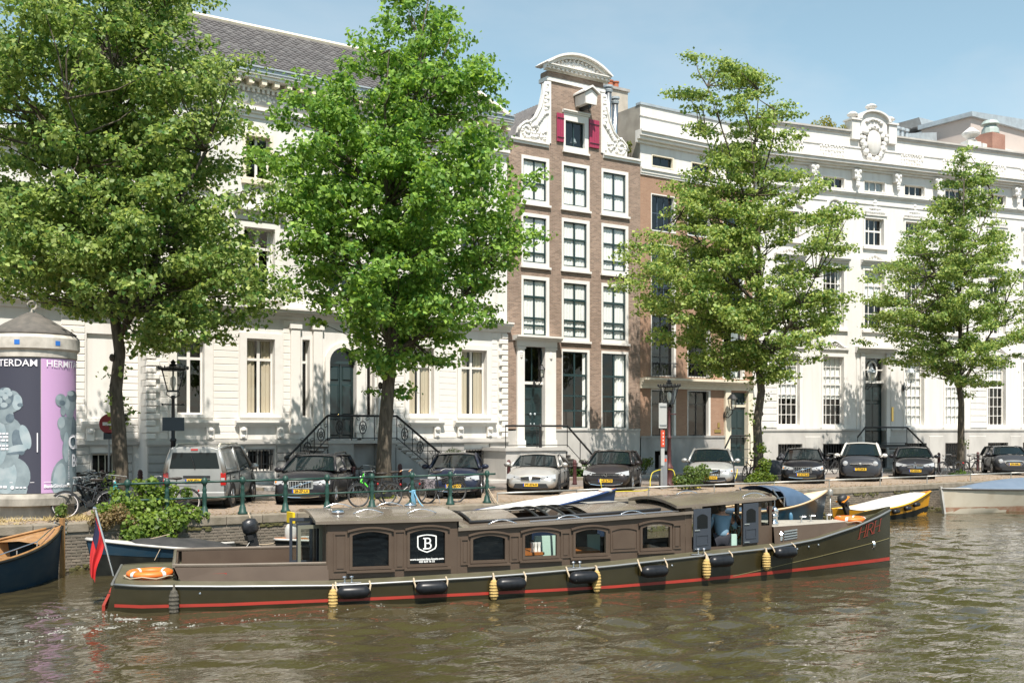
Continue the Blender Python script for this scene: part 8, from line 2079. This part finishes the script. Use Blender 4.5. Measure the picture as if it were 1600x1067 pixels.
q = MB(O3); q.quad((11.95, -1.2, -.03), (14.2, -.9, -.03), (14.2, .9, -.03), (11.95, 1.2, -.03)); q.build('wheelhouse_floor', m_wood, SB)
q = MB(O3); q.box(13.35, 13.5, -.72, -.5, .0, 1.02); q.box(13.9, 14.2, -.5, .8, 0, 1.1); q.build('console', m_teal, SB)
q = MB(O3); q.tube([(13.86 + .0, .05 + .3 * cos(t), 1.12 + .3 * sin(t)) for t in [2 * pi * k / 16 for k in range(17)]], .018, 6)
for k in range(6): q.tube([(13.86, .05, 1.12), (13.86, .05 + .3 * cos(k * pi / 3), 1.12 + .3 * sin(k * pi / 3))], .012, 4)
q.build('steering_wheel', m_wood, SB)

# fenders hung along the hull: things of their own
m_fend = M('black_fender', (.008, .009, .011), .35, spec=.3, col2=(.016, .017, .02), scale=8); m_rope = M('hemp_rope', (.52, .36, .13), .9, col2=(.36, .24, .08), scale=30, bump=.8, bscale=45); m_ropedk = M('old_rope', (.10, .09, .07), .9, col2=(.05, .045, .035), scale=30, bump=.8, bscale=45); m_cord = M('pale_cord', (.45, .36, .25), .9)
def hang_black(t, z, L_, lab):
    T = thing('fender', 'black cylinder fender ' + lab, 'fender', bworld(t, -(hb(t) + .145), z + .04), BANG + math.atan2(-(hb(t + .3) - hb(t - .3)), .6) * 1.0, group='black fenders along the hull'); h = L_ / 2
    q = MB(O3); q.lathe([(.0, -h - .02), (.06, -h), (.11, -h + .05), (.13, -h + .12), (.13, h - .12), (.11, h - .05), (.06, h), (0, h + .02)], 16, O3, 'x'); q.build('body', m_fend, T, smooth=True)
    for s in (-1, 1): q = MB(O3); q.tube([(s * (h + .0), 0, 0), (s * (h + .03), .05, .12), (s * (h + .02), .16, rz(t) - z + .03)], .016, 5); q.build('cord', m_cord, T)
def hang_rope(t, z, L_, lab, mm):
    T = thing('rope_fender', lab, 'fender', bworld(t, -(hb(t) + .10), z), BANG, group='woven rope fenders'); h = L_ / 2
    q = MB(O3); pr = [(0.02, -h)] + [((.085 + .012 * (i % 2)) * (1 - .55 * abs(i / 14 * 2 - 1) ** 4), -h + L_ * (i + .5) / 15) for i in range(15)] + [(.02, h)]
    q.lathe(pr, 12, O3); q.build('body', mm, T)
    q = MB(O3); q.tube([(0, 0, h - .02), (0, .02, h + .08), (0, .10, rz(t) - z + .03)], [.03, .018, .016], 6); q.build('cord', m_cord if mm is m_rope else m_ropedk, T)
for t, z, lab in ((4.42, .24, 'under the aft cabin door, leftmost of its row'), (5.97, .26, 'below the window with the letter badge'), (7.62, .27, 'right of the second yellow rope fender'), (9.22, .33, 'left of the third yellow rope fender'), (10.9, .37, 'below the blind arched panel, alone'), (12.6, .50, 'below the left wheelhouse door'), (14.4, .60, 'highest of the row below the vent louvres')): hang_black(t, z, .62, lab)
for t, z, L_, lab, mm in ((1.08, .17, .56, 'dark weathered rope fender at the stern below the lifebuoy', m_ropedk), (4.03, .13, .46, 'yellow rope fender at the aft end of the cabin', m_rope), (7.27, .19, .44, 'yellow rope fender under the second dark saloon window', m_rope), (9.53, .26, .48, 'yellow rope fender below the table window, right of its black fender', m_rope), (12.24, .38, .46, 'yellow rope fender below the left open wheelhouse door', m_rope), (13.87, .46, .42, 'yellow rope fender nearest the bow', m_rope)): hang_rope(t, z, L_, lab, mm)
# lifebuoys and the flag
m_orange = M('lifebuoy_orange', (.80, .17, .02), .5, col2=(.70, .14, .02), scale=6)
def lifebuoy(lab, p, r):
    T = thing('lifebuoy', lab, 'lifebuoy', p, BANG)
    q = MB(O3)
    secs = [[((r + .085 * cos(b_)) * cos(a_), (r + .085 * cos(b_)) * sin(a_), .07 + .07 * sin(b_)) for b_ in [2 * pi * k / 10 for k in range(10)]] for a_ in [2 * pi * i / 28 for i in range(29)]]
    q.loft(secs, closed=True); q.build('ring', m_orange, T, smooth=True)
    for a0_ in (.6, 2.2, 3.8, 5.3):
        q = MB(O3); q.loft([[((r + .09 * cos(b_)) * cos(a_), (r + .09 * cos(b_)) * sin(a_), .07 + .075 * sin(b_)) for b_ in [2 * pi * k / 10 for k in range(10)]] for a_ in (a0_, a0_ + .09, a0_ + .18)], closed=True); q.build('reflective_band', M('silver_band', (.62, .62, .60), .4), T, smooth=True)
    q = MB(O3); q.tube([((r + .13) * cos(a_), (r + .13) * sin(a_), .04 + .02 * sin(a_ * 6)) for a_ in [2 * pi * i / 24 for i in range(25)]], .012, 4); q.build('grab_line', m_cord, T)
lifebuoy('orange lifebuoy lying on the stern deck by the flag', bworld(.62, -.95, rz(.5) + .075), .36)
lifebuoy('orange lifebuoy lying in the bow behind the letters', bworld(16.98, .0, rz(16.95) + .03), .30)
FL = thing('boat_flag', 'red flag with dark canton drooping from a leaning stern staff', 'flag', bworld(-.08, -.5, .55), BANG)
q = MB(O3); q.tube([(0, 0, 0), (-.34, .0, 1.32)], .022, 7); q.ball((-.345, 0, 1.34), .04, 8, 5); q.build('staff', m_steel, FL)
q = MB(O3); nU, nV = 12, 18; G = []
for i in range(nU + 1):
    u = i / nU; row = []
    for j in range(nV + 1):
        v = j / nV
        top = Vector((-.33, 0, 1.28)).lerp(Vector((-.16, 0, .62)), u * .9)
        fold = .05 * sin(u * 9 + v * 1.5) * (.3 + v)
        row.append(top + Vector((-.12 * v - .05 * u * v + .02 * sin(v * 7), fold - .04 * v, -v * (1.22 - .42 * u) * 1.0)))
    G.append(row)
q.loft(G); q.build('cloth', M('ensign_red', (.55, .022, .022), .8, col2=(.42, .015, .018), scale=5), FL, smooth=True)
q = MB(O3); q.loft([[p + Vector((-.004, -.014, 0)) for p in r_[2:9]] for r_ in G[0:7]]); q.loft([[p + Vector((-.004, .014, 0)) for p in r_[2:9]] for r_ in G[0:7]]); q.build('canton', M('ensign_blue', (.012, .014, .045), .8), FL, smooth=True)

# ================================================================== moored boats
def hull_pts(L_, B_, fr, stem, sheer, keel=-.3, n=18, full=.55, tr=.75):
    S_ = []
    for i in range(n + 1):
        t = i / n; x = L_ * t
        b = B_ / 2 * (tr + (1 - tr) * min(1, t / .35)) if t < .35 else B_ / 2 * (1 - max(0, (t - .35) / .65) ** (1 / full))
        b = max(b, .015); z = sheer(t)
        S_.append((x, b, z, t))
    def half(s):
        return [[(x + stem * t ** 6 * max(0, 1.0) * (k_z) , s * b * k_b, zz) for k_b, zz, k_z in ((.35, keel, -.15), (.78 - .2 * t ** 2, keel * .4, .0), (.93 - .25 * t ** 2, z * .3, .3), (1.0, z, 1.0))] for x, b, z, t in S_]
    return S_, half
def small_boat(name, label, pA, pB, B_, sheer, hull_m, top_m=None, deck_m=None, rub_m=None, stem=.25, floor_z=.12, full=.5, tr=.75, band=None, band_m=None, inside_m=None, deck_from=.68, cat='boat'):
    """pA stern and pB bow on the water plane, in world coordinates"""
    a, b = Vector(pA), Vector(pB); d = b - a; L_ = d.length; rzv = atan2(d.y, d.x)
    T = thing(name, label, cat, (a.x, a.y, WATER), rzv)
    S_, half = hull_pts(L_, B_, 0, stem, sheer, full=full, tr=tr)
    q = MB(O3); P_, Q_ = half(-1), half(1)
    q.loft(P_); q.loft([r_[::-1] for r_ in Q_]); m_ = len(P_[0]); q.add(P_[0] + Q_[0], [(i, i + 1, m_ + i + 1, m_ + i)[::-1] for i in range(m_ - 1)])
    h = q.build('hull', hull_m, T); smooth_by_angle(h, 40)
    if band:
        q = MB(O3)
        for R2_, s in ((P_, -1), (Q_, 1)):
            A_ = []; B2 = []
            for r_ in R2_:
                lo_, hi = Vector(r_[2]), Vector(r_[3]); f0, f1 = band; o_ = Vector((0, s * .008, 0)); A_.append(lo_.lerp(hi, f0) + o_); B2.append(lo_.lerp(hi, f1) + o_)
            q.loft([A_, B2] if s < 0 else [B2, A_])
        q.build('band', band_m, h, smooth=True)
    for s, R2_ in ((-1, P_), (1, Q_)):
        q = MB(O3); q.tube([(r_[3][0], r_[3][1] + s * .01, r_[3][2]) for r_ in R2_], .035, 6); q.build('gunwale', rub_m or m_wood, T, smooth=True)
    q = MB(O3)
    PI_ = P_[:int(deck_from * 18) + 2]; inn_ = [[(r_[3][0], r_[3][1] * .9, r_[3][2] - .02) for r_ in PI_], [(r_[2][0], r_[2][1] * .8, max(floor_z, r_[2][2])) for r_ in PI_]]; q.loft(inn_[::-1])
    inn2 = [[(x, -y, z) for x, y, z in l_] for l_ in inn_]; q.loft(inn2); q.loft([inn_[1], inn2[1]]); q.build('inside', inside_m or m_wood, T)
    q = MB(O3); kd = int(deck_from * 18); q.loft([[(r_[3][0], r_[3][1] * .93, r_[3][2] - .005 + .0) for r_ in P_[kd:]], [(r_[3][0], 0, r_[3][2] + .05) for r_ in P_[kd:]], [(r_[3][0], -r_[3][1] * .93, r_[3][2] - .005) for r_ in P_[kd:]]]); q.build('bow_deck', deck_m or m_wood, T)
    return T, S_, L_, P_
W_ = lambda px, D: Vector((fx(px, D), D, WATER))
def cover(T, S_, k0, k1, rise, mat, name='tarpaulin', ridge=.0, drop=.1, wob=.02, seed=1, proud=.02):
    rg = random.Random(seed); q = MB(O3); R_ = []
    for i in range(k0, k1 + 1):
        x, b, z, t = S_[i]; e = sin(pi * (i - k0) / (k1 - k0)) ** .6
        R_.append([(x, (b + proud) * f, z + (rise * e + ridge) * (1 - abs(f) ** 1.6) + rg.uniform(-wob, wob) - (drop if abs(f) == 1 else 0)) for f in (-1, -.98, -.75, -.5, -.25, 0, .25, .5, .75, .98, 1)])
    q.loft(R_[::-1]); return q.build(name, mat, T, smooth=True)
def outboard(T, x, z, mat, hood=None, tilt=.25):
    q = MB(O3); q.mat = Matrix.Translation((x, 0, z)) @ Matrix.Rotation(tilt, 4, 'Y'); q.box(-.12, .12, -.06, .06, -.5, .05); q.lathe([(.02, -.62), (.09, -.6), (.03, -.5)], 8, (-.1, 0, .0)); q.box(.0, .16, -.1, .1, -.12, .02); m_ = q.build('outboard_leg', m_blk, T)
    q = MB(O3); q.mat = Matrix.Translation((x, 0, z)) @ Matrix.Rotation(tilt, 4, 'Y'); q.loft([[(-.02 + a_ * cos(t), b_ * sin(t), z_) for t in [2 * pi * k / 12 for k in range(12)]] for a_, b_, z_ in ((.16, .12, .03), (.22, .16, .1), (.23, .17, .26), (.18, .14, .38), (.06, .05, .42))], closed=True, cap0=True, cap1=True); hd_ = q.build('outboard_cowl', hood or mat, T, smooth=True)
    return hd_
m_blueh = M('faded_blue_hull', (.012, .04, .068), .5, spec=.25, col2=(.03, .055, .075), scale=2.2, lo=.4, hi=.75, stretch=(1, 1, 3)); m_blackh = M('tarred_hull', (.010, .011, .010), .6, spec=.2, col2=(.028, .03, .025), scale=2.5, lo=.45, hi=.8); m_whiteb = M('boat_white', (.50, .49, .46), .5, col2=(.36, .34, .31), scale=4); m_teak = M('oiled_oak', (.34, .18, .065), .5, col2=(.25, .125, .045), scale=7, coat=.3)
# blue wooden launch at the left edge
T, S_, L_, P_ = small_boat('wooden_launch', 'dark blue launch with varnished interior and upright oak stem at left edge', (fx(-160, 24.6), 24.6, WATER), (fx(90, 27.0), 27.0, WATER), 2.1, lambda t: .62 + .55 * t ** 2.2, m_blueh, rub_m=m_blackh, deck_m=m_teak, inside_m=m_teak, stem=.12, full=.42, floor_z=.25, deck_from=.74)
q = MB(O3)
for k in (9, 11): x, b_, z, t = S_[k]; q.box(x - .14, x + .14, -b_ * .88, b_ * .88, z - .22, z - .17)
q.build('thwart', m_teak, T)
q = MB(O3); q.tube([(r_[3][0], r_[3][1] * .97, r_[3][2] + .03) for r_ in P_[:-1]], .03, 6); q.tube([(r_[3][0], -r_[3][1] * .97, r_[3][2] + .03) for r_ in P_[:-1]], .03, 6); q.build('cap_rail', m_teak, T, smooth=True)
x = S_[-1][0] + .1; q = MB(O3); q.box(x, x + .09, -.05, .05, -.1, 1.36); q.build('stem_post', m_teak, T, bevel=.01)
q = MB(O3)
for z in (.98, 1.08, 1.2): q.tube([(x + .1, -.06, z), (x + .18, -.02, z + .04), (x + .12, .05, z)], .02, 5)
q.tube([(x + .02, 0, 1.2), (x - .25, -.05, 1.28)], .018, 5); q.build('stem_fitting', m_steel, T)
q = MB(O3); q.tube([(S_[6][0], -S_[6][1] * .9, S_[6][2] + .12), (S_[12][0], -S_[12][1] * .9, S_[12][2] + .14), (x - .3, -.1, 1.2)], .014, 5)
for k in (6, 9, 12): q.tube([(S_[k][0], -S_[k][1] * .9, S_[k][2]), (S_[k][0], -S_[k][1] * .9, S_[k][2] + .13)], .014, 5)
q.build('hand_rail', m_steel, T)
# black and blue boat under a tarpaulin, bow to the left
T, S_, L_, P_ = small_boat('tarpaulin_boat', 'black and blue boat under a dark tarpaulin below the quay bush', W_(386, 27.1), W_(148, 26.6), 1.75, lambda t: .46 + .42 * t ** 2.0, m_blackh, rub_m=m_whiteb, inside_m=m_blackh, deck_m=m_whiteb, stem=.2, band=(.45, .96), band_m=m_blueh, tr=.8)
cover(T, S_, 3, 14, .16, M('dark_tarp', (.022, .022, .023), .75, col2=(.045, .043, .042), scale=3, bump=.4, bscale=6), drop=.03, ridge=.06, wob=.02)
q = MB(O3)
for k in (6, 9, 12): x, b_, z, t = S_[k]; q.tube([(x, b_ + .02, z - .02), (x + .15, b_ + .015, z - .3)], .008, 4)
q.tube([(S_[14][0], 0, S_[14][2]), (S_[10][0], .2, S_[10][2] + .3)], .01, 4); q.build('lashing', m_cord, T)
outboard(T, -.12, .72, m_blk, hood=M('bin_bag_black', (.02, .021, .024), .35, bump=.6, bscale=10))
q = MB(O3); q.ball((S_[1][0] + .25, S_[1][1] + .1, .38), (.2, .1, .1), 10, 6); q.tube([(S_[1][0] + .25, S_[1][1] + .05, .45), (S_[1][0] + .1, S_[1][1], .6)], .01, 4); q.build('small_fender', m_whiteb, T, smooth=True)
q = MB(O3); q.ball((S_[8][0], S_[8][1] + .08, .25), (.08, .08, .18), 8, 6); q.build('small_fender', m_blueh, T, smooth=True)
# small tender behind the cabin
T, S_, L_, P_ = small_boat('small_tender', 'small dark tender with white rim half hidden by the aft cabin', W_(560, 26.9), W_(436, 27.0), 1.3, lambda t: .45 + .12 * t, m_blackh, rub_m=m_whiteb, stem=.12, inside_m=m_whiteb)
q = MB(O3); q.lathe([(.12, .5), (.16, .6), (.15, .85), (.08, .95)], 12, (L_ * .86, 0, 0)); q.build('white_drum', m_whiteb, T, smooth=True)
q = MB(O3); q.box(L_ * .83, L_ * .86, -.30, .16, .98, 1.26); q.tube([(L_ * .85, 0, .4), (L_ * .85, 0, 1.0)], .02, 5); kb = q.build('yellow_board', M('yellow_board', (.72, .50, .01), .5), T)
# white covered boat behind the saloon roof
m_wcover = M('white_tarp', (.70, .68, .64), .6, col2=(.58, .56, .52), scale=3); m_bluecanvas = M('blue_canvas', (.045, .085, .145), .85, col2=(.065, .11, .175), scale=3)
T, S_, L_, P_ = small_boat('covered_boat', 'boat under a white cover with blue edging behind the saloon roof', W_(700, 26.9), W_(950, 26.7), 2.0, lambda t: .88 + .66 * t ** 1.3, M('navy_hull', (.015, .03, .075), .3), rub_m=M('blue_edge', (.03, .06, .16), .5), stem=.3, tr=.85)
cover(T, S_, 1, 17, .16, m_wcover, drop=.0, wob=.006)
q = MB(O3); x, b_, z, t = S_[-2]; q.ball((x + .2, -.02, z + .02), (.25, .2, .1), 10, 6); q.build('bow_cushion', m_whiteb, T, smooth=True)
# blue sloop with a canvas sprayhood
T, S_, L_, P_ = small_boat('canopy_sloop', 'blue sloop with pale rubbing strake and blue canvas sprayhood', W_(1118, 26.6), W_(1284, 26.9), 2.1, lambda t: .66 + .5 * t ** 2.2, M('sloop_blue', (.010, .035, .055), .3, coat=.4), rub_m=M('pale_strake', (.60, .42, .25), .5), deck_m=m_whiteb, inside_m=m_teak, stem=.3, band=(.88, .98), band_m=m_teak, deck_from=.76)
q = MB(O3); k0 = 8; S2 = []
xa, xb = S_[8][0], S_[12][0]; b_ = S_[9][1] * .92; zb_ = S_[9][2]
for i in range(7):
    f = i / 6; x = xa + (xb - xa) * f; hh = .66 * (1 - .18 * f ** 3) if f < .85 else .50; bb_ = b_ * (1 - .25 * f)
    S2.append([(x + (.35 if f == 1 else 0) * (1 - sin(t_)), bb_ * cos(t_) , zb_ + .02 + hh * max(0, sin(t_)) ** .6) for t_ in [pi * k / 12 for k in range(13)]])
q.loft(S2); q.build('sprayhood', m_bluecanvas, T, smooth=True)
q = MB(O3); x = xb + .3; q.loft([S2[-1], [(xb + .75, y * .8, zb_ + .1) for x_, y, z_ in S2[-1]]]); q.build('sprayhood_front', m_bluecanvas, T)
q = MB(O3); x2 = xa - .5
q.tube([(xa, b_ * cos(t_), zb_ + .02 + .66 * max(0, sin(t_)) ** .6) for t_ in [pi * k / 12 for k in range(13)]], .03, 6)
q.loft([[(xa - .02, b_ * cos(t_), zb_ + .02 + .66 * max(0, sin(t_)) ** .6) for t_ in [pi * (.22 + .56 * k / 12) for k in range(13)]], [(x2, b_ * cos(t_) * 1.02, zb_ + .06 + .65 * max(0, sin(t_)) ** .6) for t_ in [pi * (.22 + .56 * k / 12) for k in range(13)]]]); q.build('canopy', M('dark_canvas', (.05, .075, .12), .8), T, smooth=True)
q = MB(O3)
for s in (-1, 1): q.tube([(xa - .05, s * b_ * .98, zb_), (x2, s * b_ * .8, zb_ + .6)], .015, 5); q.tube([(x2 + .5, s * b_ * .98, zb_), (x2 + .02, s * b_ * .8, zb_ + .62)], .015, 5); q.tube([(xa - .6, s * b_, zb_ + .02), (xa - .6, s * b_, zb_ + .3), (xa - .1, s * b_, zb_ + .34), (xa - .1, s * b_, zb_ + .02)], .016, 6)
q.build('canopy_frame', m_steel, T)
q = MB(O3); x, bb_, z, t = S_[8]; q.ball((x, -bb_ - .09, z - .35), (.08, .08, .2), 8, 6); q.build('small_fender', M('blue_fender', (.05, .14, .22), .4), T, smooth=True)
q = MB(O3); q.box(S_[3][0], S_[7][0], -.75, .75, .55, .68); q.build('cushion', m_bluecanvas, T, bevel=.03)
# yellow workboat with a pale tarpaulin
T, S_, L_, P_ = small_boat('yellow_boat', 'yellow open boat with pale tarpaulin and tilted outboard', W_(1325, 26.9), W_(1448, 27.1), 1.7, lambda t: .40 + .52 * t ** 1.8, M('yellow_hull', (.62, .29, .012), .45, col2=(.50, .22, .02), scale=3), rub_m=M('yellow_rub', (.66, .34, .015), .5), inside_m=m_blk, stem=.25, tr=.85, full=.6, band=(-.9, .12), band_m=m_blackh)
cover(T, S_, 1, 17, .24, M('pale_tarp', (.55, .53, .50), .7, col2=(.44, .42, .39), scale=3, bump=.3, bscale=5), drop=.02, wob=.015, seed=4)
oh = outboard(T, -.2, .62, m_blk, tilt=-.5)
q = MB(O3); q.mat = Matrix.Translation((-.2, 0, .62)) @ Matrix.Rotation(-.5, 4, 'Y'); q.box(-.22, .2, -.178, .178, .2, .24); q.build('orange_stripe', M('stripe_orange', (.75, .25, .02), .5), oh)
for k in (6, 9, 12): q = MB(O3); x, bb_, z, t = S_[k]; q.tube([(x - .15, -bb_ - .06, z - .16), (x + .15, -bb_ - .06, z - .14)], .085, 8); q.build('small_fender', m_fend, T, smooth=True)
q = MB(O3); q.tube([(r_[3][0], r_[3][1] - .02, r_[3][2] - .03 - .04 * abs(sin(i * 1.6))) for i, r_ in enumerate(P_)], .01, 4); q.build('lashing', m_ropedk, T)
# large cream boat with a blue tarpaulin, bow at left
T, S_, L_, P_ = small_boat('cream_boat', 'large cream boat under a blue grey tarpaulin at the right edge', W_(1720, 26.6), W_(1478, 26.8), 3.0, lambda t: .86 + .16 * t ** 2.5, M('cream_hull', (.56, .50, .40), .4, col2=(.46, .38, .28), scale=1.6, lo=.5, hi=.85), rub_m=M('dark_rub', (.06, .055, .05), .6), inside_m=m_blk, deck_m=m_whiteb, stem=.35, full=.38, band=(-.6, -.05), band_m=M('rust_boot_top', (.30, .14, .08), .7, col2=(.42, .33, .24), scale=4))
cover(T, S_, 1, 16, .46, M('blue_grey_tarp', (.10, .14, .195), .75, col2=(.13, .17, .23), scale=2), drop=.04, wob=.01, seed=8)
x = S_[-1][0]; q = MB(O3); q.prism([(x + .02, -.1), (x + .14, -.1), (x + .42, 1.12), (x + .30, 1.12)], -.05, .05); q.build('stem_post', m_whiteb, T)

# mooring lines
def line(label, pts, mat, r=.014):
    q = MB(pts[0]); pts = [Vector(p) for p in pts]; out = []
    for a, b in zip(pts[:-1], pts[1:]):
        for k in range(8): t = k / 8; p = a.lerp(b, t); p.z -= .12 * sin(pi * t) * (b - a).length * .35; out.append(p)
    q.tube(out + [pts[-1]], r, 5); return tag(q.build('mooring_rope', mat, None, smooth=True), label, 'rope', 'mooring ropes along the quay')
m_blrope = M('blue_rope', (.16, .36, .50), .8)
line('pale rope from the quay coping down to the small tender', [(fx(388, 28.3), 28.3, .05), (fx(390, 27.9), 27.9, -.02), (fx(402, 27.6), 27.6, -.75), (fx(436, 27.0), 27.0, WATER + .5)], m_cord)
line('dark rope sagging from the quay coping to the tender bow', [(fx(391, 28.3), 28.3, .05), (fx(394, 27.9), 27.9, -.02), (fx(412, 27.5), 27.5, -.9), (fx(437, 27.05), 27.05, WATER + .45)], m_ropedk)
line('blue rope tied to the railing post and running to the boat', [(pp[7], 28.35, .48), (pp[7] + .1, 28.1, .1), (fx(680, 27.8), 27.8, -.25), (fx(690, 27.1), 27.1, WATER + .85)], m_blrope, .02)
q = MB((pp[7], 28.34, .3))
for k in range(5): q.tube([(pp[7] - .05 + .025 * k, 28.34, .5), (pp[7] - .07 + .035 * k, 28.33, .25 - .03 * k), (pp[7] - .03 + .03 * k, 28.34, .03)], .014, 5)
q.tube([(pp[7] + .09 * cos(t), 28.42 + .09 * sin(t), .46 + .02 * sin(3 * t)) for t in [2 * pi * k / 12 for k in range(13)]], .02, 5); tag(q.build('rope_coil', m_blrope), 'pale blue rope hanks hanging on a railing post', 'rope')
line('grey ropes from the last railing post to the covered boat', [(pp[9], 28.35, .46), (pp[9] + .15, 28.0, -.02), (pp[9] + .35, 27.5, WATER + 1.0)], m_cord)
line('thin rope from the last railing post beside the grey one', [(pp[9] - .05, 28.35, .44), (pp[9] + .02, 28.0, -.02), (pp[9] + .2, 27.4, WATER + .95)], m_ropedk)
